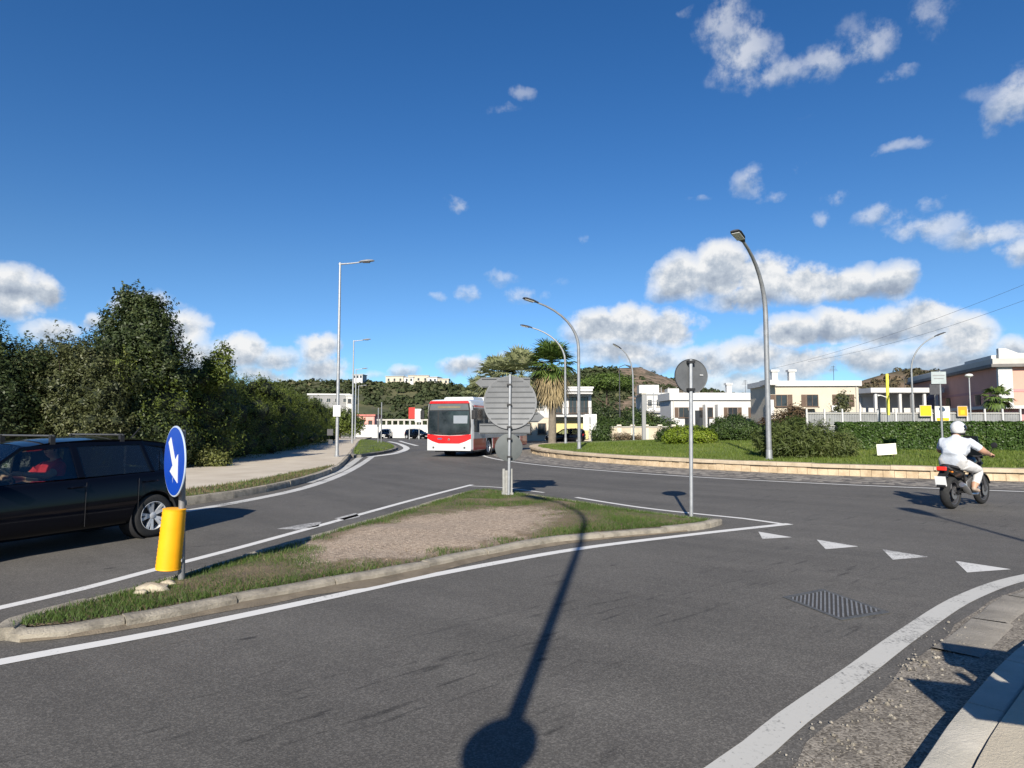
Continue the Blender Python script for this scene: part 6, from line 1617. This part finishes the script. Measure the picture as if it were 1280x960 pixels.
    ring_ = [Vector((.42, .37, .93)) + Matrix.Rotation(R(-62), 3, 'Y') @ Vector((.18 * math.cos(a), .18 * math.sin(a), 0)) for a in np.linspace(0, 2 * math.pi, 25)]
    b.tube(ring_, .014, 8, caps=False); b.tube([(.42, .37, .93), (.60, .37, .86)], .03, 8); b.build('steering_wheel', M_cabin, root)
    b = MB(); b.box((2.075, 0, .50), (.05, .8, .14)); b.build('grille', M_cabin, root, smooth=0)
    b = MB(); b.box((2.105, 0, .42), (.015, .52, .11)); b.build('front_plate', M_plate, root, smooth=0)
    b = MB(); b.box((-1.905, 0, .70), (.015, .52, .11)); b.build('rear_plate', M_plate, root, smooth=0)
    return root


cw = G(187, 671); ch = Vector((-.423, -.906, 0)).normalized(); cn = Vector((-ch.y, ch.x, 0))
cpos = cw + ch * 1.28 - cn * .77; crz = math.atan2(ch.y, ch.x)
car = make_car('black hatchback with roof bars driving out at the left, driver with arm at the window', cpos, crz)
car.name = 'black_car'
# its driver
J = {'pelvis': ((-.02, .37, .74), .15), 'belly': ((-.10, .37, .90), .145), 'chest': ((-.16, .37, 1.06), .155), 'neckb': ((-.17, .37, 1.17), .075), 'neck': ((-.14, .37, 1.22), .055), 'skull': ((-.12, .37, 1.26), .06),
     'lsh': ((-.12, .56, 1.10), .07), 'lel': ((.12, .71, .99), .048), 'lwr': ((.40, .64, 1.03), .032), 'rsh': ((-.12, .18, 1.10), .07), 'rel': ((.10, .14, .92), .048), 'rwr': ((.34, .25, .98), .032),
     'lhip': ((.06, .46, .72), .10), 'lkn': ((.46, .48, .74), .075), 'lft': ((.72, .47, .42), .05), 'rhip': ((.06, .28, .72), .10), 'rkn': ((.46, .26, .74), .075), 'rft': ((.72, .27, .42), .05)}
Bn = [('pelvis', 'belly'), ('belly', 'chest'), ('chest', 'neckb'), ('neckb', 'neck'), ('neck', 'skull'), ('chest', 'lsh'), ('lsh', 'lel'), ('lel', 'lwr'), ('chest', 'rsh'), ('rsh', 'rel'), ('rel', 'rwr'), ('pelvis', 'lhip'), ('lhip', 'lkn'), ('lkn', 'lft'), ('pelvis', 'rhip'), ('rhip', 'rkn'), ('rkn', 'rft')]
me = skin_mesh(J, Bn, 'pelvis')
J2 = dict(J); J2['lmid'] = (tuple((Vector(J['lsh'][0]) * .35 + Vector(J['lel'][0]) * .65)), 0); J2['rmid'] = (tuple((Vector(J['rsh'][0]) * .35 + Vector(J['rel'][0]) * .65)), 0)
paint_by_bone(me, J2, [('pelvis', 'chest', 1), ('chest', 'neckb', 1), ('neck', 'skull', 0), ('lsh', 'lmid', 1), ('rsh', 'rmid', 1), ('chest', 'lsh', 1), ('chest', 'rsh', 1), ('lmid', 'lel', 0), ('rmid', 'rel', 0), ('lel', 'lwr', 0), ('rel', 'rwr', 0), ('lhip', 'lkn', 4), ('lkn', 'lft', 4), ('rhip', 'rkn', 4), ('rkn', 'rft', 4)])
mb = MB(); mb.v = [tuple(v.co) for v in me.vertices]; mb.f = [list(p.vertices) for p in me.polygons]; mb.m = [p.material_index for p in me.polygons]
head_mb(mb, (-.09, .38, 1.315), (1, .35), 0, 2, 3, .95)
add_hand(mb, J['lwr'][0], (.9, -.3, .1), (0, -.2, -1), (0, 1, .2), 0, .95); add_hand(mb, J['rwr'][0], (.9, .3, .05), (0, 0, -1), (0, 1, 0), 0, .95)
pr = mb.build('person', [M_skin, M_redsh, M_hair, M_eye, M_cabin], None, smooth=180)
pr.location = cpos; pr.rotation_euler = (0, 0, crz); tag(pr, 'driver in a red shirt at the wheel of the black hatchback', 'person')
# three more dark cars: copies with their parts
def put_car(label, px, D, rz, name):
    c = at(px, 531, D); r = dup(car, (c.x, D, gz(D) + .002), rz, label); r.name = name; return r
put_car('dark hatchback half hidden by the lawn edge, in front of the white apartment house', 708, 64, R(170), 'dark_car')
put_car('small dark car coming down the far left road by the white wall', 482, 100, R(-88), 'dark_car')
put_car('dark car waiting at the far road junction just left of the bus', 521, 96, R(-38), 'dark_car')


# ------------------------------------------------------------------ bus
def make_bus(loc, rz):
    root = thing('city_bus', 'red and white city bus coming round the roundabout', 'bus', loc, rz)
    L_, Wb, Hb = 10.6, 2.5, 2.95; hl, hw = L_ / 2, Wb / 2
    M_bw = mat('bus_white', (.50, .51, .51), .3, .05, .6, coat=.6); M_br = mat('bus_red', (.52, .012, .014), .3, .08, .8, coat=.6); M_bm = mat('bus_red_shaded', (.22, .012, .02), .35, .1, .8, coat=.5)
    M_bgrey = mat('bus_grey', (.30, .31, .32), .4, .08, 1)
    def sec(x, w, zt, zb_=.32):
        h = [(0, zb_), (w * .94, zb_), (w, zb_ + .08), (w, 1.2), (w * .995, 2.2), (w * .97, zt - .22), (w * .90, zt - .06), (w * .78, zt), (0, zt + .03)]
        return [(x, y, z) for y, z in h] + [(x, -y, z) for y, z in h[-2:0:-1]]
    b = MB(); b.loft([sec(-hl, hw * .96, Hb - .08), sec(-hl + .15, hw, Hb), sec(hl - .45, hw, Hb), sec(hl - .12, hw * .985, Hb - .03), sec(hl - .02, hw * .95, Hb - .10)])
    o = b.build('body', M_bw, root, smooth=0)
    cut = MB()
    for wx in (2.55, -3.0):
        for sy in (-1, 1): cut.lathe([(0, sy * .85), (.56, sy * .85), (.56, sy * 1.5), (0, sy * 1.5)], (wx, 0, .5), 'y', 32)
    co = cut.build('cutter', M_black, None, smooth=0); co.parent = root; bo = o.modifiers.new('b', 'BOOLEAN'); bo.operation = 'DIFFERENCE'; bo.object = co; bo.solver = 'EXACT'
    bpy.context.view_layer.update(); me = eval_mesh(o); o.modifiers.clear(); o.data = me; me.shade_smooth(); me.set_sharp_from_angle(angle=R(28)); bpy.data.objects.remove(co)
    for wx in (2.55, -3.0):
        for sy in (-1, 1):
            b = MB(); b.lathe([(0, .84), (.555, .84), (.555, 1.235), (.54, 1.235), (.54, .86), (0, .86)], (wx, 0, .5), 'y', 32)
            if sy < 0: b.v = [(x, -y, z) for x, y, z in b.v]
            b.build('wheel_arch', M_black, root); wheel('wheel', root, (wx, sy * 1.06, .48), sy, .48, .28, 10)
    xf = hl - .005
    def fr(name, poly, m, d0=0.0, d1=.025, par=None, bev=0):         # panel on the front face; outline (y, z)
        b = MB(); b.prism(poly, xf + d0, xf + d1, 'x'); return b.build(name, m, par or root, smooth=0, bevel=bev)
    fr('windscreen', [(-1.10, 1.17), (0, 1.12), (1.10, 1.17), (1.12, 1.6), (1.09, 2.36), (-1.09, 2.36), (-1.12, 1.6)], mat('bus_windscreen', (.012, .018, .022), .05, .3, 1.1, spec=.7, col2=(.034, .043, .05), thr=(.40, .62)), 0, .035, bev=.03)  # blue-grey patches paint reflections and interior into the glass colour
    fr('windscreen_surround', [(-1.17, 1.19), (1.17, 1.19), (1.19, 1.6), (1.15, 2.40), (1.10, 2.74), (-1.10, 2.74), (-1.15, 2.40), (-1.19, 1.6)], M_black, -.02, .012)
    fr('destination_display', [(-1.08, 2.40), (1.08, 2.40), (1.02, 2.72), (-1.02, 2.72)], mat('display_grey', (.10, .11, .115), .25, .1, 2), 0, .03)
    fr('roof_brow', [(-1.10, 2.745), (1.10, 2.745), (1.02, 2.87), (-1.02, 2.87)], M_br, -.04, .03)
    fr('red_band', [(-1.19, 1.17), (-1.19, .95), (-.95, .82), (-.55, .70), (.55, .70), (.95, .82), (1.19, .95), (1.19, 1.17), (.6, 1.11), (0, 1.09), (-.6, 1.11)], M_br, 0, .03)
    bp = fr('bumper', [(-1.19, .34), (1.19, .34), (1.19, .94), (.95, .81), (.55, .69), (-.55, .69), (-.95, .81), (-1.19, .94)], M_bw, 0, .028)
    for s in (-1, 1):
        fr('headlight', [(s * 1.12, .90), (s * .78, .74), (s * .80, .66), (s * 1.12, .74)], M_head, .026, .045)
        fr('fog_light', [(s * .85 - .05, .44), (s * .85 + .05, .44), (s * .85 + .05, .54), (s * .85 - .05, .54)], M_lampdark, .026, .04, bp)
        b = MB(); b.tube([(hl - .2, s * 1.2, 2.62), (hl + .12, s * 1.36, 2.58), (hl + .2, s * 1.38, 2.40)], .022, 8); mi = b.build('mirror_arm', M_black, root)
        b = MB(); b.box((hl + .2, s * 1.40, 2.16), (.09, .22, .46)); b.build('mirror', M_black, mi, smooth=0, bevel=.03)
        b = MB(); b.tube([(hl + .035, s * .15, 1.16), (hl + .06, s * .75, 1.24)], .014, 6); b.tube([(hl + .05, s * .2, 1.22), (hl + .055, s * .95, 1.3)], .01, 6); b.build('wiper', M_black, root)
    fr('number_plate', [(-.26, .46), (.26, .46), (.26, .57), (-.26, .57)], M_plate, .028, .04, bp)
    fr('blue_mark', [(-.62, .90), (-.38, .90), (-.38, .98), (-.62, .98)], mat('mark_blue', (.06, .08, .16), .5), .028, .036)
    fr('round_badge', [(.06 * math.cos(a), .90 + .06 * math.sin(a)) for a in np.linspace(0, 6.283, 16, endpoint=False)], M_chrome, .028, .04)
    fr('pale_panel', [(.25, 1.72), (1.0, 1.72), (1.02, 2.12), (.25, 2.12)], mat('panel_grey_blue', (.20, .225, .25), .6, .05, 2), .0355, .038)  # flat grey-blue rectangle laid on the outside of the glass
    for s in (-1, 1):
        y0 = s * hw
        def sd_panel(name, x0, x1, z0, z1, m, d=.014, par=None):
            b = MB(); b.box(((x0 + x1) / 2, y0 + s * d / 2, (z0 + z1) / 2), (x1 - x0, d, z1 - z0)); return b.build(name, m, par or root, smooth=0)
        sd_panel('window_band', -hl + .3, hl - .32, 1.28, 2.52, M_dglass)
        gl = [(-4.7, -3.5), (-3.4, -2.0), (-1.9, -.5), (-.4, 1.0), (1.1, 2.5), (2.6, 3.9), (4.0, 4.85)]
        for a, c in gl: sd_panel('side_window', a, c, 1.34, 2.46, mat('bus_side_glass', (.03, .037, .042), .05, .25, .7, spec=.7), .020)
        sd_panel('waist_band', -hl + .2, hl - .25, .95, 1.27, M_bgrey, .010)
        for a, c in ((-hl + .12, -3.62), (-2.38, 1.93), (3.17, hl - .22)): sd_panel('skirt', a, c, .36, .94, M_bm if s > 0 else M_br, .014)  # side in view gets the red darkened, its shade put into the colour
        sd_panel('roof_stripe', -hl + .2, hl - .3, 2.56, 2.66, M_br, .008)
    fr('destination_line', [(-.62, 2.50), (.62, 2.50), (.62, 2.60), (-.62, 2.60)], mat('display_line', (.16, .14, .09), .4), .0305, .034)
    fr('windscreen_post', [(-.62, 1.16), (-.56, 1.16), (-.56, 2.36), (-.62, 2.36)], M_black, .0355, .04)
    b = MB()
    for x, l, w, h in ((3.2, 1.6, 1.7, .18), (.5, 2.4, 1.8, .26), (-3.0, 2.6, 1.9, .24)): b.loft([[(x + u * l / 2 * k, v * w / 2 * k, z) for u, v in ((-1, -1), (1, -1), (1, 1), (-1, 1))] for k, z in ((1, Hb - .02), (.97, Hb + h * .7), (.88, Hb + h))])
    b.build('roof_units', M_bw, root, smooth=0, bevel=.03)
    b = MB(); b.box((-hl - .01, 0, 1.9), (.04, 1.9, 1.0)); b.build('rear_window', M_dglass, root, smooth=0)
    b = MB(); b.box((0, 0, .34), (L_ - 1.5, 2.2, .2)); b.build('underbody', M_black, root, smooth=0)
    return root
bh = Vector((-.285, -.958, 0)).normalized(); bn = Vector((-bh.y, bh.x, 0))
corner = G(590, 572); corner.z = 0
bc = corner - bh * 5.3 - bn * 1.25
make_bus((bc.x, bc.y, gz(bc.y)), math.atan2(bh.y, bh.x))


# ------------------------------------------------------------------ motorcycle and rider
w0, w1 = G(1189, 636), G(1238, 628); mh = (w1 - w0); WB = 1.42; mh.normalize(); mrz = math.atan2(mh.y, mh.x)
mo = thing('motorcycle', 'black motorcycle with white plate heading away to the right', 'motorcycle', (w0.x, w0.y, 0), mrz)
M_mk = mat('motorcycle_black', (.012, .012, .013), .3, .2, 4, coat=.5); M_eng = mat('engine_grey', (.14, .14, .14), .45, .2, 9, .2, metal=.6); M_silv = mat('exhaust_silver', (.55, .55, .55), .3, .1, 6, metal=.9)
for nm, x, rt, w in (('rear_wheel', 0, .315, .17), ('front_wheel', WB, .305, .12)):
    o = bpy.data.objects.new(nm, None); C.objects.link(o); o.parent = mo; o.location = (x, 0, rt)
    b = MB(); prof = [(rt * .72, -w * .42), (rt * .86, -w * .5), (rt * .96, -w * .32), (rt, 0), (rt * .96, w * .32), (rt * .86, w * .5), (rt * .72, w * .42)]; b.lathe(prof, n=36, axis='y'); b.build('tyre', M_rubber, o, smooth=60)
    b = MB(); b.lathe([(rt * .73, -w * .4), (rt * .73, w * .4), (rt * .66, w * .35), (rt * .66, -w * .35)], n=36, axis='y')
    for k in range(5):
        a = k * 2 * math.pi / 5; b.tube([(math.cos(a) * .03, 0, math.sin(a) * .03), (math.cos(a + .12) * rt * .69, 0, math.sin(a + .12) * rt * .69)], [.026, .016], 7)
    b.tube([(0, -.09, 0), (0, .09, 0)], .04, 12); b.build('rim', M_lampdark, o, smooth=40)
    b = MB(); b.lathe([(.05, -.075), (.125, -.075), (.125, -.068), (.05, -.068)], n=24, axis='y'); b.build('brake_disc', M_silv, o)
b = MB(); b.loft([[(x, y * w, z + h * v) for y, v in ((-1, 0), (-.8, .8), (0, 1), (.8, .8), (1, 0), (.6, -.6), (-.6, -.6))] for x, w, z, h in ((-.24, .05, .86, .03), (-.1, .10, .83, .05), (.15, .14, .78, .06), (.42, .13, .76, .06), (.56, .10, .78, .05))]); b.build('seat', M_cabin, mo, smooth=70)
b = MB(); b.loft([[(x, math.cos(a) * w, z + math.sin(a) * h) for a in np.linspace(0, 2 * math.pi, 12, endpoint=False)] for x, w, z, h in ((.50, .09, .80, .08), (.62, .16, .86, .13), (.82, .17, .90, .15), (.98, .12, .90, .12), (1.04, .06, .88, .06))]); b.build('fuel_tank', M_mk, mo, smooth=70)
b = MB(); b.loft([[(x, y * w, z + h * v) for y, v in ((-1, 0), (-.7, .9), (.7, .9), (1, 0), (.6, -1), (-.6, -1))] for x, w, z, h in ((-.34, .04, .84, .03), (-.2, .09, .80, .06), (.1, .13, .70, .08), (.4, .12, .66, .08))]); b.build('tail_fairing', M_mk, mo, smooth=50)
b = MB(); b.box((-.34, 0, .80), (.06, .17, .08)); b.build('tail_light', mat('bright_red_lens', (.62, .03, .02), .25, .1, 9), mo, smooth=0, bevel=.015)  # plain bright red lens colour, no emission
fd = MB(); fd.loft([[(x, y, z) for y in (-.08, .08)] + [(x + .01, y, z - .02) for y in (.08, -.08)] for x, z in ((-.22, .76), (-.34, .66), (-.40, .46))]); fen = fd.build('rear_mudguard', M_black, mo, smooth=0)
b = MB(); b.box((0, 0, 0), (.012, .19, .19), M=Matrix.Translation((-.405, 0, .56)) @ Matrix.Rotation(R(-16), 4, 'Y')); b.build('number_plate', M_plate, fen, smooth=0)
b = MB()
for s in (-1, 1):
    b.tube([(.0, s * .11, .315), (.42, s * .12, .42)], [.03, .035], 8); b.tube([(.42, s * .10, .42), (.35, s * .11, .70), (-.2, s * .08, .78)], .022, 8); b.tube([(.42, s * .11, .42), (.62, s * .13, .72), (1.06, s * .05, .84)], .028, 8)
b.build('frame', M_mk, mo)
b = MB(); b.loft([[(x, y * w, z + v * h) for y, v in ((-1, -1), (1, -1), (1.1, 0), (1, 1), (-1, 1), (-1.1, 0))] for x, w, z, h in ((.40, .13, .42, .10), (.52, .17, .44, .16), (.78, .16, .46, .18), (.92, .10, .48, .12))])
b.tube([(.60, -.20, .42), (.60, .20, .42)], .10, 14); b.build('engine', M_eng, mo, smooth=30, bevel=.01)
b = MB(); b.tube([(.92, -.06, .50), (1.0, -.12, .36), (.8, -.16, .26), (.45, -.17, .28)], .024, 8); b.tube([(.45, -.17, .28), (.30, -.19, .34), (.06, -.21, .46), (-.02, -.21, .49)], [.03, .052, .058, .05], 12); b.build('exhaust', M_silv, mo)
b = MB()
for s in (-1, 1): b.tube([(WB, s * .09, .305), (1.22, s * .09, .74), (1.13, s * .09, .98)], [.028, .026, .026], 10)
b.box((1.18, 0, .86), (.1, .26, .05)); b.build('front_fork', M_lampdark, mo)
b = MB(); b.loft([[(WB + math.cos(a) * .335, y, .305 + math.sin(a) * .335) for y in (-.065, .065)] + [(WB + math.cos(a) * .322, y, .305 + math.sin(a) * .322) for y in (.065, -.065)] for a in np.linspace(R(20), R(150), 9)]); b.build('front_mudguard', M_mk, mo, smooth=30)
b = MB(); b.tube([(.98, -.40, 1.03), (1.06, -.26, 1.04), (1.12, -.1, 1.0), (1.12, .1, 1.0), (1.06, .26, 1.04), (.98, .40, 1.03)], .014, 10); hbm = b.build('handlebar', M_lampdark, mo)
b = MB()
for s in (-1, 1): b.tube([(.97, s * .42, 1.03), (1.03, s * .30, 1.04)], .021, 10)
b.build('grips', M_black, hbm)
b = MB(); b.loft([[(1.14 - k * .12, y * (1 - .25 * k), .96 + .46 * k) for y in np.linspace(-.17, .17, 7)] + [(1.13 - k * .12, y * (1 - .25 * k), .96 + .46 * k) for y in np.linspace(.17, -.17, 7)] for k in (0, .5, 1)]); b.build('windscreen', M_dglass, mo, smooth=50)
b = MB(); b.lathe([(.02, -.03), (.10, 0), (.105, .08), (.06, .14), (0, .15)], (1.16, 0, .90), 'x', 18); b.build('headlight', M_lampdark, mo)
for s in (-1, 1):
    b = MB(); b.tube([(1.02, s * .32, 1.05), (1.0, s * .40, 1.2)], .008, 6); b.lathe([(0, -.012), (.05, -.012), (.058, .0), (.05, .012), (0, .012)], (.995, s * .42, 1.24), 'x', 16); b.build('mirror', M_black, mo)
    b = MB(); b.tube([(.52, s * .16, .34), (.52, s * .27, .34)], .016, 8); b.build('footrest', M_eng, mo)
    b = MB(); b.add(*ico((-.26, s * .15, .74), (.035, .02, .02), 2, 0)); b.tube([(-.22, s * .08, .75), (-.26, s * .15, .74)], .007, 6); b.build('indicator', mat('amber_lens', (.5, .16, .01), .3), mo)

# rider: stout figure in white, short sleeves, white helmet
J = {'pelvis': ((.17, 0, .95), (.225, .20)), 'chest': ((.29, 0, 1.20), (.235, .215)), 'neckb': ((.36, 0, 1.39), .10), 'neck': ((.39, 0, 1.44), .065), 'skull': ((.42, 0, 1.50), .075),
     'rsh': ((.36, -.235, 1.31), .092), 'rel': ((.56, -.40, 1.12), .062), 'rwr': ((.88, -.375, 1.06), .040), 'lsh': ((.36, .235, 1.31), .092), 'lel': ((.56, .40, 1.12), .062), 'lwr': ((.88, .375, 1.06), .040),
     'rhip': ((.24, -.15, .87), .135), 'rkn': ((.74, -.24, .74), .092), 'ran': ((.47, -.235, .42), .052), 'lhip': ((.24, .15, .87), .135), 'lkn': ((.74, .24, .74), .092), 'lan': ((.47, .235, .42), .052)}
for s, k in ((-1, 'r'), (1, 'l')):
    J[k + 'heel'] = ((.43, s * .235, .375), .045); J[k + 'toe'] = ((.66, s * .24, .34), .042)
    J[k + 'mid'] = (tuple(Vector(J[k + 'sh'][0]) * .35 + Vector(J[k + 'el'][0]) * .65), .078); J[k + 'cuff'] = (tuple(Vector(J[k + 'kn'][0]) * .22 + Vector(J[k + 'an'][0]) * .78), .075)
Bn = [('pelvis', 'chest'), ('chest', 'neckb'), ('neckb', 'neck'), ('neck', 'skull')]
for k in 'rl': Bn += [('chest', k + 'sh'), (k + 'sh', k + 'mid'), (k + 'mid', k + 'el'), (k + 'el', k + 'wr'), ('pelvis', k + 'hip'), (k + 'hip', k + 'kn'), (k + 'kn', k + 'cuff'), (k + 'cuff', k + 'an'), (k + 'an', k + 'heel'), (k + 'heel', k + 'toe')]
me = skin_mesh(J, Bn, 'pelvis', 3)
Z = [('pelvis', 'chest', 1), ('chest', 'neckb', 1), ('neck', 'skull', 0)]
for k in 'rl': Z += [('chest', k + 'sh', 1), (k + 'sh', k + 'mid', 1), (k + 'mid', k + 'el', 0), (k + 'el', k + 'wr', 0), (k + 'hip', k + 'kn', 2), (k + 'kn', k + 'cuff', 2), (k + 'cuff', k + 'an', 0), (k + 'heel', k + 'toe', 3)]
paint_by_bone(me, J, Z)
mb = MB(); mb.v = [tuple(v.co) for v in me.vertices]; mb.f = [list(p.vertices) for p in me.polygons]; mb.m = [p.material_index for p in me.polygons]
head_mb(mb, (.47, 0, 1.555), (1, 0), 0, 4, 5, .95)
for s, k in ((-1, 'r'), (1, 'l')): add_hand(mb, J[k + 'wr'][0], (.9, -s * .05, -.1), (0.1, 0, -1), (0, 1, 0), 0, 1.1)
fold = []
for (x, y, z) in mb.v[:len(me.vertices)]:
    p = Vector((x, y, z)); k = .016 * mnoise.noise(p * 9) + .010 * mnoise.noise(Vector((x * 5, y * 5, z * 26)))
    k *= 1 if z > .5 and abs(y) < .30 else .35; c = Vector((.26, 0, z)); d = (p - c); d.z = 0
    fold.append(tuple(p + d.normalized() * k if d.length > 1e-4 else p))
mb.v[:len(me.vertices)] = fold
pr = mb.build('person', [M_skin, M_whsh, M_whtr, M_shoe, M_hair, M_eye], None, smooth=180)
pr.location = (w0.x, w0.y, 0); pr.rotation_euler = (0, 0, mrz); tag(pr, 'motorcycle rider in white shirt, white trousers and white helmet', 'person')
b = MB(); V, F = ico((.46, 0, 1.575), (.155, .135, .155), 3, 0)
V = [(x, y, z if z > 1.50 else 1.50 + (z - 1.50) * .9) for x, y, z in V]; b.add(V, F); hm = b.build('helmet', mat('helmet_white', (.58, .58, .56), .25, .04, 6, coat=.6), pr, smooth=180)
b = MB(); V, F = ico((.472, 0, 1.575), (.153, .132, .14), 3, 0); V = [(.46 + (x - .472) * 1.04, y * 1.04, z) for x, y, z in V]; keep = [f for f in F if all(V[i][0] > .472 and 1.515 < V[i][2] < 1.655 for i in f)]; V = [(.46 + (x - .46) * .80 + y * .60, -(x - .46) * .60 + y * .80, z) for x, y, z in V]; b.add(V, keep); b.build('visor', M_dglass, hm, smooth=180)
b = MB(); b.lathe([(.100, -.022), (.122, -.005), (.128, .022), (.10, .02)], (.455, 0, 1.462), 'z', 24); b.build('dark_rim', M_black, hm)
# ------------------------------------------------------------------ unseen things whose shadows fall into view; board and cabinet invented
bl_ = Vector((-.86, -1.25, .134))
o = curved_lamp('curved lamp post behind the viewer on the near pavement, its long shadow crossing the road', bl_, 7.75, R(140), 1.1, r=.055, straight=.80)
b = MB(); b.lathe([(0, 0), (.19, 0), (.19, .02), (0, .02)], (0, .10, 2.42), 'y', 30); sgn = b.build('round_plate', M_signback, o)
o = thing('shadow_board', 'unseen arrow board on two posts, added to cast pointed shadows into view', 'road sign', (2.68, 1.50, .134), R(-22))  # unseen board, invented and shaped to cast flag-like shadows by the kerb
b = MB(); b.prism([(-.62, .95), (.40, .95), (.62, 1.12), (.40, 1.30), (-.62, 1.30)], -.015, .015, 'y'); b.build('upper_shadow_arrow', M_blue, o, smooth=0)
b = MB(); b.prism([(.50, .60), (-.36, .60), (-.62, .72), (-.36, .84), (.50, .84)], -.015, .015, 'y'); b.build('lower_shadow_arrow', M_blue, o, smooth=0)
b = MB(); b.tube([(-.25, .03, -.02), (-.25, .03, 1.4)], .03, 10); b.tube([(.25, .03, -.02), (.25, .03, 1.4)], .03, 10); b.build('posts', M_steel, o)
curved_lamp('curved lamp post right of the viewer, its shadow crossing the road behind the rider', Vector((5.55, -.7, .134)), 6.3, R(85), 1.0, r=.06, straight=.78)
o = thing('shadow_cabinet', 'unseen grey cabinet beside the viewer, added to shade the near pavement', 'cabinet', (3.16, 2.50, .134), R(-30))  # unseen box, added so that its shadow darkens the pavement
b = MB(); b.box((0, 0, .50), (.86, .36, .92)); b.build('body', M_lamp, o, smooth=0, bevel=.01)
b = MB(); b.box((0, 0, .985), (.94, .44, .05)); b.build('lid', M_lamp, o, smooth=0); b = MB(); b.box((0, 0, .02), (.9, .4, .08)); b.build('plinth', M_conc, o, smooth=0)
for sx in (-.21, .21):
    b = MB(); b.box((sx, -.187, .50), (.40, .012, .84)); dd = b.build('door', M_lamp, o, smooth=0); b = MB(); b.box((sx * .25, -.2, .53), (.03, .02, .12)); b.build('handle', M_black, dd, smooth=0)
# overhead cables at the right
for i, (a, z, lab) in enumerate((((960, 462, 76), (1420, 296, 44), 'upper thin overhead cable crossing the sky at the right'), ((1010, 452, 72), (1420, 320, 44), 'lower thin overhead cable crossing the sky at the right'))):
    p, q = at(*a), at(*z); pts = []
    for k in range(25):
        u = k / 24; c = p.lerp(q, u); c.z -= .9 * 4 * u * (1 - u); pts.append(c)
    b = MB(); b.tube(pts, .012, 5); tag(b.build('overhead_cable', M_lampdark, None), lab, 'cable', 'overhead cables')
